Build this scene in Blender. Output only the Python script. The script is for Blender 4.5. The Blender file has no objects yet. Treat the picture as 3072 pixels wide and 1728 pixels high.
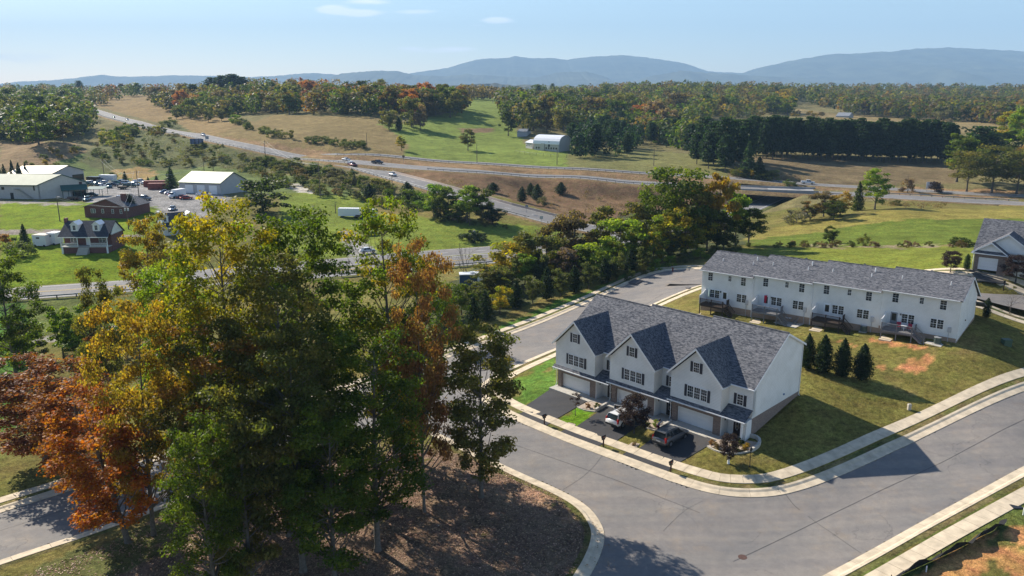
import bpy, math, random
import numpy as np
from mathutils import Vector
R = math.radians
SC = bpy.context.scene
COL = SC.collection
random.seed(7); RNG = np.random.default_rng(7)

# ------------------------------------------------------------------ camera, sky, sun, exposure
F_PX, PITCH, CAM_H = 2389.0, 0.2475, 37.6
cam_d = bpy.data.cameras.new('camera'); cam = bpy.data.objects.new('camera', cam_d); COL.objects.link(cam)
cam_d.sensor_width = 36.0; cam_d.lens = 36.0 * F_PX / 3072.0
cam_d.clip_start = 0.5; cam_d.clip_end = 60000
cam.location = (0, 0, CAM_H); cam.rotation_euler = (math.pi / 2 - PITCH, 0, 0)
SC.camera = cam
SUN_AZ, SUN_EL = 314.5, 32.5            # compass bearing of the sun, clockwise from the view direction
world = bpy.data.worlds.new('World'); SC.world = world; world.use_nodes = True
nt = world.node_tree; nt.nodes.clear()
w_out = nt.nodes.new('ShaderNodeOutputWorld'); w_bg = nt.nodes.new('ShaderNodeBackground')
sky = nt.nodes.new('ShaderNodeTexSky'); sky.sky_type = 'NISHITA'; sky.sun_disc = False
sky.sun_elevation = R(SUN_EL); sky.sun_rotation = R(SUN_AZ); sky.altitude = 200
sky.air_density = 1.25; sky.dust_density = 0.6; sky.ozone_density = 2.6
w_bg.inputs['Strength'].default_value = 0.061
# a few thin fair-weather clouds low in the sky ahead
def wn(t, **k):
    n = nt.nodes.new(t)
    for a, b in k.items(): setattr(n, a, b)
    return n
geo = wn('ShaderNodeNewGeometry'); sep = wn('ShaderNodeSeparateXYZ')
nt.links.new(geo.outputs['Incoming'], sep.inputs[0])
def wm(op, a, b=None, c=None):
    n = wn('ShaderNodeMath', operation=op)
    for i, v in enumerate((a, b, c)):
        if v is None: continue
        if isinstance(v, (int, float)): n.inputs[i].default_value = v
        else: nt.links.new(v, n.inputs[i])
    return n.outputs[0]
fy = wm('MAXIMUM', wm('MULTIPLY', sep.outputs[1], -1.0), 0.02)
ax = wm('DIVIDE', wm('MULTIPLY', sep.outputs[0], -1.0), fy); az = wm('DIVIDE', wm('MULTIPLY', sep.outputs[2], -1.0), fy)
comb = wn('ShaderNodeCombineXYZ'); nt.links.new(ax, comb.inputs[0]); nt.links.new(az, comb.inputs[1])
mp = wn('ShaderNodeMapping'); mp.inputs['Scale'].default_value = (9, 40, 1); nt.links.new(comb.outputs[0], mp.inputs[0])
cn = wn('ShaderNodeTexNoise'); cn.inputs['Scale'].default_value = 1.6; cn.inputs['Detail'].default_value = 9; cn.inputs['Roughness'].default_value = 0.62
nt.links.new(mp.outputs[0], cn.inputs[0])
msk = None
# tangent-plane spots (x/y, z/y, half width, half height, strength)
for (cx, cz, sx, sz, st) in [(-.215,.0895,.020,.0050,1.15),(-.180,.0850,.026,.0042,1.15),(-.018,.0773,.020,.0042,1.0),(-.115,.0862,.03,.004,.66),(-.17,.098,.03,.004,.7),(-.045,.071,.016,.002,.5),
                             (-.067,.044,.03,.0036,.66),(-.125,.045,.02,.003,.6),(-.24,.11,.05,.003,.42),(-.60,.035,.16,.012,.42),(-.05,.05,.03,.003,.3),(.03,.075,.02,.002,.4),(-.12,.04,.06,.004,.34),(-.45,.05,.1,.004,.3)]:
    q = wm('ADD', wm('POWER', wm('DIVIDE', wm('SUBTRACT', ax, cx), sx), 2.0), wm('POWER', wm('DIVIDE', wm('SUBTRACT', az, cz), sz), 2.0))
    g = wm('MULTIPLY', wm('EXPONENT', wm('MULTIPLY', q, -1.0)), st)
    msk = g if msk is None else wm('ADD', msk, g)
cl = wm('MULTIPLY', wm('MULTIPLY', wm('SUBTRACT', wm('ADD', msk, wm('MULTIPLY', cn.outputs[0], .9)), 0.78), 2.6), 1.0)
clc = wn('ShaderNodeClamp'); nt.links.new(cl, clc.inputs[0])
gate = wn('ShaderNodeClamp'); nt.links.new(wm('MULTIPLY', msk, 4.0), gate.inputs[0])
front = wm('LESS_THAN', sep.outputs[1], -0.05)
mixc = wn('ShaderNodeMix', data_type='RGBA'); nt.links.new(wm('MULTIPLY', wm('MULTIPLY', clc.outputs[0], gate.outputs[0]), wm('MULTIPLY', front, 0.8)), mixc.inputs['Factor'])
up_ = wm('MAXIMUM', wm('MULTIPLY', sep.outputs[2], -1.0), 0.0)
gain = wm('ADD', wm('MULTIPLY', wm('EXPONENT', wm('MULTIPLY', up_, -13.0)), 1.35), 1.0)     # pale glow added to the sky colour towards the horizon, all round
tv = wn('ShaderNodeVectorMath', operation='MULTIPLY'); tv.inputs[1].default_value = (.90, .97, 1.12); nt.links.new(sky.outputs[0], tv.inputs[0])
gv = wn('ShaderNodeVectorMath', operation='SCALE'); nt.links.new(tv.outputs[0], gv.inputs[0]); nt.links.new(gain, gv.inputs['Scale'])
nt.links.new(gv.outputs[0], mixc.inputs['A']); mixc.inputs['B'].default_value = (16.0, 16.0, 16.4, 1)
nt.links.new(mixc.outputs['Result'], w_bg.inputs['Color']); nt.links.new(w_bg.outputs[0], w_out.inputs[0])

sd = bpy.data.lights.new('sun', 'SUN'); sun = bpy.data.objects.new('sun', sd); COL.objects.link(sun)
sd.energy = 5.0; sd.angle = R(0.53); sd.color = (1.0, 0.92, 0.79)
_a, _e = R(SUN_AZ), R(SUN_EL)
SUN_DIR = Vector((math.sin(_a) * math.cos(_e), math.cos(_a) * math.cos(_e), math.sin(_e)))
sun.rotation_euler = (-SUN_DIR).to_track_quat('-Z', 'Y').to_euler(); sun.location = (-60, 60, 80)
SC.view_settings.view_transform = 'Standard'; SC.view_settings.look = 'None'
SC.view_settings.exposure = 1.0; SC.view_settings.gamma = 1.0
SC.cycles.max_bounces = 6; SC.cycles.diffuse_bounces = 2; SC.cycles.glossy_bounces = 2; SC.cycles.transmission_bounces = 4
SC.cycles.volume_bounces = 0; SC.cycles.transparent_max_bounces = 8; SC.cycles.use_denoising = True
SC.cycles.caustics_reflective = False; SC.cycles.caustics_refractive = False
SC.cycles.sample_clamp_indirect = 6

# ------------------------------------------------------------------ photogrammetry helpers (photo pixels, 3072 wide -> metres)
_c, _s = math.cos(PITCH), math.sin(PITCH)
def ray(px, py):
    X = (px - 1536) / F_PX; Y = -(py - 864) / F_PX
    return np.array([X, _c + Y * _s, -_s + Y * _c])
def Gz(px, py, z=0.0):
    d = ray(px, py); t = (z - CAM_H) / d[2]; return np.array([0, 0, CAM_H]) + t * d
def Dy(px, py, y):
    d = ray(px, py); return np.array([0, 0, CAM_H]) + d * y / d[1]
YAW = .796
cY, sY = math.cos(YAW), math.sin(YAW)
def U1(u, v, z=0.0):                     # front townhouse row: u along the facade, v into the building
    return np.array([6.247 + u * cY + v * sY, 97.4 - u * sY + v * cY, z])
YAW2 = R(39.3)
c2, s2 = math.cos(YAW2), math.sin(YAW2)
ROW2 = np.array([29.96, 122.0])          # left rear corner of the second row
def U2(u, v, z=0.0):
    return np.array([ROW2[0] + u * c2 + v * s2, ROW2[1] - u * s2 + v * c2, z])

# ------------------------------------------------------------------ terrain height: thin plate spline through surveyed spots
A = []
def az_(px, py, z): p = Gz(px, py, z); A.append((p[0], p[1], z))
def ay_(px, py, y): p = Dy(px, py, y); A.append((p[0], p[1], p[2]))
def aw_(x, y, z): A.append((x, y, z))
for u, v, z in [(-1,-1,-.12),(4,-1.5,-.1),(8.6,-1,.05),(13,-1.5,.15),(17.2,-1,.3),(22,-1.5,.35),(26,-1,.75),(27,5,1.75),(27,11,2.85),(17,12,2.5),(8,12,1.9),(-1,12,.6),(-1.2,5,.05),(13,5,.6),(0,-7,-.75),(10,-8,-.7),(20,-8,-.62),(27,-6,-.1)]:
    p = U1(u, v); aw_(p[0], p[1], z)
for u, v, z in [(0,-2,3.1),(9,-2,3.5),(18,-2,4.0),(27,-2,4.5),(37,-2,4.9),(0,12,3.4),(18,12,4.3),(37,12,5.7),(18,22,4.6),(40,5,5.3)]:
    p = U2(u, v); aw_(p[0], p[1], z)
for a in [(1562,1271,-.95),(2010,1442,-.85),(2233,1490,-.7),(2457,1451,-.1),(2738,1323,1.2),(3072,1172,3.2),(3500,980,6.0),
          (3072,1419,1.4),(2788,1570,.2),(2457,1728,-.7),(1765,1728,-1.2),(1813,1580,-1.1),(1550,1419,-1.1),(2000,1600,-.95),(1300,1600,-.9),(1000,1728,-.8),
          (600,1700,-1.1),(0,1690,-1.9),(0,1530,-2.2),(347,1500,-2.0),(200,1300,-2.9),(700,1400,-1.5),(1100,1270,-1.5),(1000,1100,-3.0),
          (1430,1130,-1.6),(1660,1040,-1.6),(1541,990,-1.9),(1779,890,-1.2),(1918,825,.2),(2048,800,1.2),(1939,925,.4),
          (1500,880,-3.0),(1700,800,-2.5),(1900,740,-2.2),(2150,735,1.3),(2500,745,2.8),(2900,760,5.4),(3060,790,8.0),(2950,815,8.3),(2990,812,8.4),(2925,800,8.3),(3060,880,6.2),(3300,850,8.5),
          (3072,1060,4.0),(3072,960,5.0),
          (2350,720,-1.8),(2600,690,-1.0),(2900,665,.5),(3072,650,1.0),(2700,632,.3),(3072,625,-1.8),(2350,655,-4.5),
          (0,1100,-4.0),(300,1000,-4.5),(300,950,-5.6),(800,960,-5.0),(0,918,-6.5),(250,885,-7),(700,860,-7.3),(1000,835,-7.6),(1400,765,-8),(1700,735,-8.5),(2050,700,-9),(2290,665,-9.2),
          (1200,870,-5.5),(1400,850,-5.0),(0,855,-6.0),(300,830,-5.6),(250,745,-4.0),(0,720,-4.2),(450,740,-4.4),(350,655,-3.2),(0,660,-3.2),
          (1080,760,-6.8),(1150,700,-6.5),(1350,690,-6.5),(1550,700,-7.5),(1100,640,-5.5),(1250,630,-5),
          (100,590,-2.2),(430,600,-2.3),(300,560,-2.0),(640,570,-2.2),(520,650,-3.3),(900,600,-3.5),(0,560,-1.8),
          (500,500,-.5),(250,505,-.3),(0,460,2.5),(300,440,3.0),(550,440,5.5),(500,385,8.5),(820,520,-1.0),(950,560,-2.2),(1100,580,-3.0),(900,480,1.8),
          (1180,520,1.0),(1300,553,0.0),(1481,608,-3.2),(1676,655,-6.3),(1000,490,2.6),(750,445,6.0),(560,405,9.0),(400,370,12.0),
          (1500,522,.5),(1750,537,-1.0),(1990,550,-2.6),(2163,560,-3.4),(2680,592,-4.6),(3072,615,-5.3),(1600,570,-4.8),(1800,590,-6.5),(2000,590,-6.5),(1800,640,-8.0),
          (1300,490,2.2),(1600,503,.8),(2000,522,-1.0),(2449,556,-3.4),(2700,575,-4.2),(2900,560,-3.5),
          (1100,450,6.5),(900,425,8.5),(1250,420,6.5),(1640,440,4.0),(1500,410,6.0),(1800,470,1.5),(1400,460,3.0)]:
    az_(*a)
for a in [(258,316,960),(1000,368,545),(1200,330,620),(750,350,640),(500,345,760),(350,330,860),(1450,345,640),(1560,395,560),(1480,300,950),(1480,287,1300),
          (2150,475,420),(2500,478,432),(2850,500,400),(2650,520,372),(2300,500,380),(3050,540,350),(1900,420,560),(2100,395,640),(2250,330,900),(2800,362,740),(2600,345,850),(3072,375,660),(3072,330,950),
          (150,420,430),(0,390,560),(100,320,800),(0,290,1100),(2700,300,1300),(3072,290,1400),(2300,290,1200),(1800,310,1000),(1900,268,1500),
          (-700,300,900),(-700,420,380),(-700,600,240),(-900,900,150),(3700,300,1100),(3700,420,450),(3800,560,260),(-900,1500,70),(3900,800,160),(3900,1400,80)]:
    ay_(*a)
for a in [(75.5,125.5,8.8),(80,122,8.7),(83,130,9.0),(77,131,8.9),(-150,700,22),(-350,900,28),(0,1500,18),(-900,1500,30),(900,1500,26),(0,2400,20),(1500,2400,26),(-1500,2400,28),(0,15,-1),(-25,10,-1),(30,12,0),(0,-25,-1)]: aw_(*a)
A = np.array(A)
def _q(x, y):
    yy = np.maximum(y, -30) + 70.0
    return np.stack([x / yy * 1.5, np.log(yy)], -1)
_Q = _q(A[:, 0], A[:, 1])
def _k(d2): return 0.5 * d2 * np.log(d2 + 1e-12)
_n = len(A)
_K = _k(((_Q[:, None] - _Q[None]) ** 2).sum(-1)) + np.eye(_n) * 4e-4
_P = np.c_[np.ones(_n), _Q]
_M = np.block([[_K, _P], [_P.T, np.zeros((3, 3))]])
_W = np.linalg.solve(_M, np.r_[A[:, 2], 0, 0, 0])
def T(x, y):
    """ground height at x, y (arrays or numbers)"""
    x = np.asarray(x, float); y = np.asarray(y, float); sh = np.broadcast(x, y).shape
    x = np.broadcast_to(x, sh).ravel(); y = np.broadcast_to(y, sh).ravel()
    out = np.empty(len(x))
    for i in range(0, len(x), 20000):
        q = _q(x[i:i+20000], y[i:i+20000])
        d2 = ((q[:, None] - _Q[None]) ** 2).sum(-1)
        out[i:i+20000] = _k(d2) @ _W[:_n] + np.c_[np.ones(len(q)), q] @ _W[_n:]
    return out.reshape(sh) if sh else float(out[0])
_far = np.r_[np.linspace(30, 200, 240), np.geomspace(202, 3000, 260)]
def at(px, py, dz=0.0):
    """point of the ground under a photo pixel"""
    d = ray(px, py); p = np.array([0, 0, CAM_H])[None] + d[None] * (_far / d[1])[:, None]
    h = p[:, 2] - T(p[:, 0], p[:, 1]); k = np.nonzero(h < 0)[0]
    if len(k) == 0: q = p[-1].copy(); q[2] = T(q[0], q[1]); return q
    k = max(k[0], 1); a, b = p[k-1], p[k]
    for _ in range(3):
        m = a[None] + (b - a)[None] * np.linspace(0, 1, 12)[:, None]
        hh = m[:, 2] - T(m[:, 0], m[:, 1]); j = np.nonzero(hh < 0)[0]
        j = max(j[0], 1) if len(j) else 11
        a, b = m[j-1], m[j]
    q = (a + b) / 2; q[2] = T(q[0], q[1]) + dz; return q
def pix(x, y, z):
    z = z - CAM_H; f = y * _c - z * _s; u = y * _s + z * _c
    return 1536 + F_PX * x / f, 864 - F_PX * u / f

# ------------------------------------------------------------------ materials
MATS = {}
def nodes(name):
    m = bpy.data.materials.new(name); m.use_nodes = True; t = m.node_tree; b = t.nodes['Principled BSDF']; MATS[name] = m
    return m, t, b
def N(t, typ, **k):
    n = t.nodes.new(typ)
    for a, b in k.items(): setattr(n, a, b)
    return n
def mat(name, col, rough=.8, metal=0., var=.12, scale=8., bump=.0, bscale=None, spec=.3, coat=0., coords='Object'):
    """plain surface with fine tonal variation"""
    m, t, b = nodes(name)
    b.inputs['Roughness'].default_value = rough; b.inputs['Metallic'].default_value = metal
    b.inputs['Specular IOR Level'].default_value = spec
    if coat: b.inputs['Coat Weight'].default_value = coat; b.inputs['Coat Roughness'].default_value = .08
    if var:
        tc = N(t, 'ShaderNodeTexCoord'); n = N(t, 'ShaderNodeTexNoise'); n.inputs['Scale'].default_value = scale; n.inputs['Detail'].default_value = 6
        t.links.new(tc.outputs[coords], n.inputs[0])
        r = N(t, 'ShaderNodeValToRGB'); r.color_ramp.elements[0].position = .3; r.color_ramp.elements[1].position = .7
        r.color_ramp.elements[0].color = (*[c * (1 - var) for c in col], 1); r.color_ramp.elements[1].color = (*[min(1, c * (1 + var)) for c in col], 1)
        t.links.new(n.outputs[0], r.inputs[0]); t.links.new(r.outputs[0], b.inputs['Base Color'])
        if bump:
            n2 = N(t, 'ShaderNodeTexNoise'); n2.inputs['Scale'].default_value = bscale or scale * 3; n2.inputs['Detail'].default_value = 4
            t.links.new(tc.outputs[coords], n2.inputs[0])
            bp = N(t, 'ShaderNodeBump'); bp.inputs['Strength'].default_value = bump; bp.inputs['Distance'].default_value = .05
            t.links.new(n2.outputs[0], bp.inputs['Height']); t.links.new(bp.outputs[0], b.inputs['Normal'])
    else: b.inputs['Base Color'].default_value = (*col, 1)
    return m

# ------------------------------------------------------------------ object helpers
KIDS = {}
def tag(o, label=None, cat=None, group=None, kind=None):
    for k, v in (('label', label), ('category', cat), ('group', group), ('kind', kind)):
        if v: o[k] = v
    return o
def link(name, data, parent=None):
    o = bpy.data.objects.new(name, data); COL.objects.link(o)
    if parent is not None: o.parent = parent; KIDS.setdefault(parent.name, []).append(o)
    return o
def thing(name, loc, label, cat, rz=0.0, group=None):
    o = link(name, None); o.location = tuple(loc); o.rotation_euler = (0, 0, rz); o.empty_display_size = .5
    return tag(o, label, cat, group)
def raw_mesh(name, V, Fs, mats, mi=None, smooth=False, tint=None):
    """fast mesh from arrays; Fs is a list of faces or an (n,k) array"""
    me = bpy.data.meshes.new(name)
    if isinstance(Fs, np.ndarray):
        V = np.asarray(V, np.float32); n, k = Fs.shape
        me.vertices.add(len(V)); me.vertices.foreach_set('co', V.ravel())
        me.loops.add(n * k); me.loops.foreach_set('vertex_index', Fs.astype(np.int32).ravel())
        me.polygons.add(n); me.polygons.foreach_set('loop_start', np.arange(0, n * k, k, dtype=np.int32)); me.polygons.foreach_set('loop_total', np.full(n, k, np.int32))
        me.update(calc_edges=True)
    else:
        me.from_pydata([tuple(map(float, v)) for v in V], [], [tuple(f) for f in Fs])
    for m in (mats if isinstance(mats, (list, tuple)) else [mats]): me.materials.append(m)
    if mi is not None: me.polygons.foreach_set('material_index', np.asarray(mi, np.int32))
    if smooth: me.polygons.foreach_set('use_smooth', np.ones(len(me.polygons), bool))
    if tint is not None:
        a = me.color_attributes.new('tint', 'FLOAT_COLOR', 'POINT'); c = np.ones((len(me.vertices), 4), np.float32); c[:, :3] = tint; a.data.foreach_set('color', c.ravel())
    return me
class MB:
    """mesh builder: boxes, prisms, tubes, spheres collected into one mesh"""
    def __init__(s): s.v = []; s.f = []; s.m = []; s.k = 0
    def mat(s, k): s.k = k; return s
    def add(s, V, Fs):
        n = len(s.v); s.v += [tuple(map(float, p)) for p in V]
        for f in Fs: s.f.append(tuple(i + n for i in f)); s.m.append(s.k)
        return s
    def box(s, x0, x1, y0, y1, z0, z1):
        V = [(x, y, z) for z in (z0, z1) for y in (y0, y1) for x in (x0, x1)]
        return s.add(V, [(0,2,3,1),(4,5,7,6),(0,1,5,4),(2,6,7,3),(0,4,6,2),(1,3,7,5)])
    def hull8(s, b, t):                   # bottom quad, top quad (counter-clockwise from above)
        return s.add(list(b) + list(t), [(3,2,1,0),(4,5,6,7),(0,1,5,4),(1,2,6,5),(2,3,7,6),(3,0,4,7)])
    def prism(s, poly, a, b, axis='y'):   # polygon in the other two axes, extruded along axis
        f = {'y': lambda p, q: (p[0], q, p[1]), 'x': lambda p, q: (q, p[0], p[1]), 'z': lambda p, q: (p[0], p[1], q)}[axis]
        n = len(poly); V = [f(p, a) for p in poly] + [f(p, b) for p in poly]
        return s.add(V, [tuple(range(n)), tuple(range(2 * n - 1, n - 1, -1))] + [((i + 1) % n, i, n + i, n + (i + 1) % n) for i in range(n)])
    def tube(s, P, r, n=8, caps=True):
        P = [Vector(p) for p in P]; rr = r if isinstance(r, (list, tuple)) else [r] * len(P); V = []
        for i, p in enumerate(P):
            d = (P[min(i + 1, len(P) - 1)] - P[max(i - 1, 0)]).normalized()
            a = d.cross(Vector((0, 0, 1)) if abs(d.z) < .95 else Vector((1, 0, 0))).normalized(); b = d.cross(a)
            V += [p + (a * math.cos(2 * math.pi * k / n) + b * math.sin(2 * math.pi * k / n)) * rr[i] for k in range(n)]
        Fs = [(i * n + k, i * n + (k + 1) % n, (i + 1) * n + (k + 1) % n, (i + 1) * n + k) for i in range(len(P) - 1) for k in range(n)]
        if caps: Fs += [tuple(range(n - 1, -1, -1)), tuple(range((len(P) - 1) * n, len(P) * n))]
        return s.add(V, Fs)
    def ball(s, c, r, n=10, m=6):
        r = r if isinstance(r, (tuple, list)) else (r, r, r); V = [(c[0], c[1], c[2] - r[2])]
        for j in range(1, m):
            a = math.pi * j / m - math.pi / 2
            V += [(c[0] + r[0] * math.cos(a) * math.cos(2 * math.pi * k / n), c[1] + r[1] * math.cos(a) * math.sin(2 * math.pi * k / n), c[2] + r[2] * math.sin(a)) for k in range(n)]
        V.append((c[0], c[1], c[2] + r[2])); t = len(V) - 1
        Fs = [(0, 1 + (k + 1) % n, 1 + k) for k in range(n)]
        Fs += [(1 + j * n + k, 1 + j * n + (k + 1) % n, 1 + (j + 1) * n + (k + 1) % n, 1 + (j + 1) * n + k) for j in range(m - 2) for k in range(n)]
        Fs += [(t, 1 + (m - 2) * n + k, 1 + (m - 2) * n + (k + 1) % n) for k in range(n)]
        return s.add(V, Fs)
    def mesh(s, name, mats, smooth=False):
        return raw_mesh(name, s.v, s.f, mats, s.m if isinstance(mats, (list, tuple)) else None, smooth)
    def part(s, name, mats, parent, smooth=False, label=None):
        o = link(name, s.mesh(name, mats, smooth), parent)
        if label: o['label'] = label
        return o
def copy_tree(o, parent=None):
    c = o.copy(); COL.objects.link(c)
    if parent is not None: c.parent = parent; KIDS.setdefault(parent.name, []).append(c)
    for ch in KIDS.get(o.name, []): copy_tree(ch, c)
    return c
def inst(root, loc, rz=None, label=None, group=None, sc=None):
    c = copy_tree(root); c.location = tuple(loc)
    if rz is not None: c.rotation_euler = (0, 0, rz)
    if sc is not None: c.scale = (sc, sc, sc) if isinstance(sc, (int, float)) else sc
    if label: c['label'] = label
    if group: c['group'] = group
    return c
# ------------------------------------------------------------------ streets near the camera: kerb lines surveyed from the photo
def gp(L, dz=0.0): return [at(px, py, dz) for px, py in L]
def smooth(P, step=.8, it=2):
    P = np.array(P, float)
    for _ in range(it):
        Q = [P[0]]
        for a, b in zip(P[:-1], P[1:]): Q += [a * .75 + b * .25, a * .25 + b * .75]
        P = np.array(Q + [P[-1]])
    s = np.r_[0, np.cumsum(np.hypot(*(P[1:, :2] - P[:-1, :2]).T))]
    n = max(2, int(s[-1] / step)); t = np.linspace(0, s[-1], n + 1)
    return np.stack([np.interp(t, s, P[:, i]) for i in range(2)], -1), t
KN_N = [(-330,1640),(0,1535),(221,1465),(560,1350),(900,1228),(1250,1103),(1541,1001),(1779,899),(1918,834),(1986,812),(2048,806),(2110,806)]
KN_H = [(2128,850),(2100,853),(2060,866),(1939,918),(1800,980),(1668,1040),(1535,1098),(1478,1126),(1438,1152),(1428,1180),(1462,1218),(1562,1268),(1767,1350),(1935,1412),(2010,1440),(2103,1471),(2175,1485),(2262,1490),(2350,1483),(2457,1451),(2590,1396),(2738,1323),(2900,1247),(3072,1172),(3300,1075),(3560,975)]
KN_R = [(3900,1040),(3500,1200),(3300,1292),(3072,1397),(2788,1547),(2457,1728),(2200,1868)]
KN_I = [(1690,1850),(1760,1740),(1795,1680),(1815,1622),(1812,1578),(1767,1514),(1680,1466),(1587,1427),(1480,1378),(1380,1328),(1300,1290),(1235,1262),(1180,1258),(1100,1282),(1000,1320),(700,1430),(347,1563),(0,1674),(-330,1790)]
C_N, s_n = smooth(gp(KN_N)); C_H, s_h = smooth(gp(KN_H)); C_R, s_r = smooth(gp(KN_R)); C_I, s_i = smooth(gp(KN_I))
ASPH = np.r_[C_N, C_H, C_R, C_I]
def inside(P, x, y):
    c = np.zeros(x.shape, bool); n = len(P)
    for i in range(n):
        x0, y0 = P[i][0], P[i][1]; x1, y1 = P[(i + 1) % n][0], P[(i + 1) % n][1]
        if y0 == y1: continue
        h = (y0 > y) != (y1 > y)
        if h.any(): c ^= h & (x < (x1 - x0) * (y - y0) / (y1 - y0) + x0)
    return c
def off(C, d):
    t = np.gradient(C, axis=0); t /= np.maximum(np.hypot(t[:, 0], t[:, 1])[:, None], 1e-9)
    return C + np.stack([-t[:, 1], t[:, 0]], -1) * d

# ------------------------------------------------------------------ distant road lines: centre points, width
def line_of(L, half, lift=0.0, step=3.0, z=None):
    P = gp(L) if z is None else z
    C, s = smooth(P, step); zz = T(C[:, 0], C[:, 1])
    k = 9; zz = np.convolve(np.pad(zz, k // 2, mode='edge'), np.ones(k) / k, 'valid') + lift
    return dict(C=C, z=zz, h=half)
ROADS = dict(
    highway=line_of([(215,305),(270,329),(338,351),(397,369),(480,388),(576,406),(676,430),(795,454),(914,474),(1024,486),(1155,497),(1302,508),(1421,517),(1620,530),(1819,542),(1974,552),(2163,563),(2330,573),(2497,581),(2672,592),(2870,603),(3072,613),(3400,635)], 7.0, .35),
    far_highway=line_of([(985,462),(1024,466),(1302,482),(1560,498),(1800,510),(1998,523),(2167,533),(2394,551),(2557,560),(2668,567),(2783,574),(2900,580),(3100,588)], 5.0, .1),
    ramp=line_of([(1030,493),(1076,500),(1127,516),(1183,531),(1286,559),(1380,586),(1481,615),(1580,641),(1676,666),(1780,690),(1900,706)], 5.8, .15),
    state_road=line_of([(-150,897),(0,886),(100,879),(286,867),(480,850),(700,835),(900,822),(1050,811),(1200,797),(1370,784),(1477,776),(1600,765),(1800,746),(2000,722)], 6.2, .1),
    far_state_road=line_of([(480,835),(700,815),(900,798),(1080,783),(1374,757),(1497,749),(1650,735),(1900,712),(2100,694),(2250,674),(2350,656),(2430,640),(2500,622)], 5.0, .1),
    upper_street=line_of(None, 4.6, .05, 1.5, z=[np.r_[at(2020,838)[:2], 0]] + [np.r_[U2(u, v)[:2], 0] for u, v in [(-2, 25), (6, 25.5), (20, 25), (40, 24.5), (60, 25), (80, 25)]]),
)
_r = ROADS['far_state_road']; _u = np.array([.62, .785]); _e = at(2350, 656)
_keep = _r['C'][:, 1] < _e[1]; _c0 = _r['C'][_keep]; _u = np.array(U1(0, 0)[:2]) * 0 + (lambda v: v / np.hypot(*v))(np.array([.54, .84]))
_ext = np.array([_c0[-1] + _u * t_ for t_ in np.arange(3, 110, 3)]); _z0 = _r['z'][_keep]
_r['C'] = np.r_[_c0, _ext]; _r['z'] = np.r_[_z0, np.full(len(_ext), _z0[-1] - .1)]

# ------------------------------------------------------------------ ground sheet
ny, nx = 720, 480
yv = np.r_[np.linspace(-60, 18, 12)[:-1], np.geomspace(58, 3040, ny) - 40]
yv = np.unique(np.round(yv, 4)); nyy = len(yv)
tv = np.linspace(-1.0, 1.0, nx)
GX = (tv[None] * (np.abs(yv)[:, None] + 42)).astype(float); GY = np.repeat(yv[:, None], nx, 1)
GZ = T(GX, GY)
def vnoise(x, y, s, seed):
    r = np.random.default_rng(seed); g = r.random((256, 256)); u = x / s; v = y / s
    i, j = np.floor(u).astype(int), np.floor(v).astype(int); a, b = u - i, v - j; a = a * a * (3 - 2 * a); b = b * b * (3 - 2 * b)
    q = lambda p, w: g[p & 255, w & 255]
    return (q(i, j) * (1 - a) + q(i + 1, j) * a) * (1 - b) + (q(i, j + 1) * (1 - a) + q(i + 1, j + 1) * a) * b
rough_amp = np.clip((GY - 230) / 400, 0, 1)
GZ = GZ + rough_amp * (vnoise(GX, GY, 60, 1) - .5) * 1.6 * np.clip(GY / 500, 0, 3)
PXX, PYY = pix(GX, np.maximum(GY, 20), GZ)
jx = (vnoise(GX, GY, 4, 2) - .5) + .6 * (vnoise(GX, GY, 1.2, 3) - .5); jy = (vnoise(GX, GY, 4, 4) - .5) + .6 * (vnoise(GX, GY, 1.2, 5) - .5)
far_s = np.clip(120 / np.maximum(GY, 20), .26, 1.6)
jpx, jpy = PXX + jx * 34 * far_s, PYY + jy * 16 * far_s
DRY = np.array([.150, .115, .040]); LAWN = np.array([.090, .095, .022])
m = vnoise(GX, GY, 9, 11) * .5 + vnoise(GX, GY, 2.6, 12) * .5
GC = LAWN[None, None] * (1 - m[..., None]) + DRY[None, None] * m[..., None]
fm = (GY > 300)[..., None]
GC = np.where(fm, np.array([.125, .108, .047])[None, None] * (.8 + .4 * m[..., None]), GC)
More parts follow.
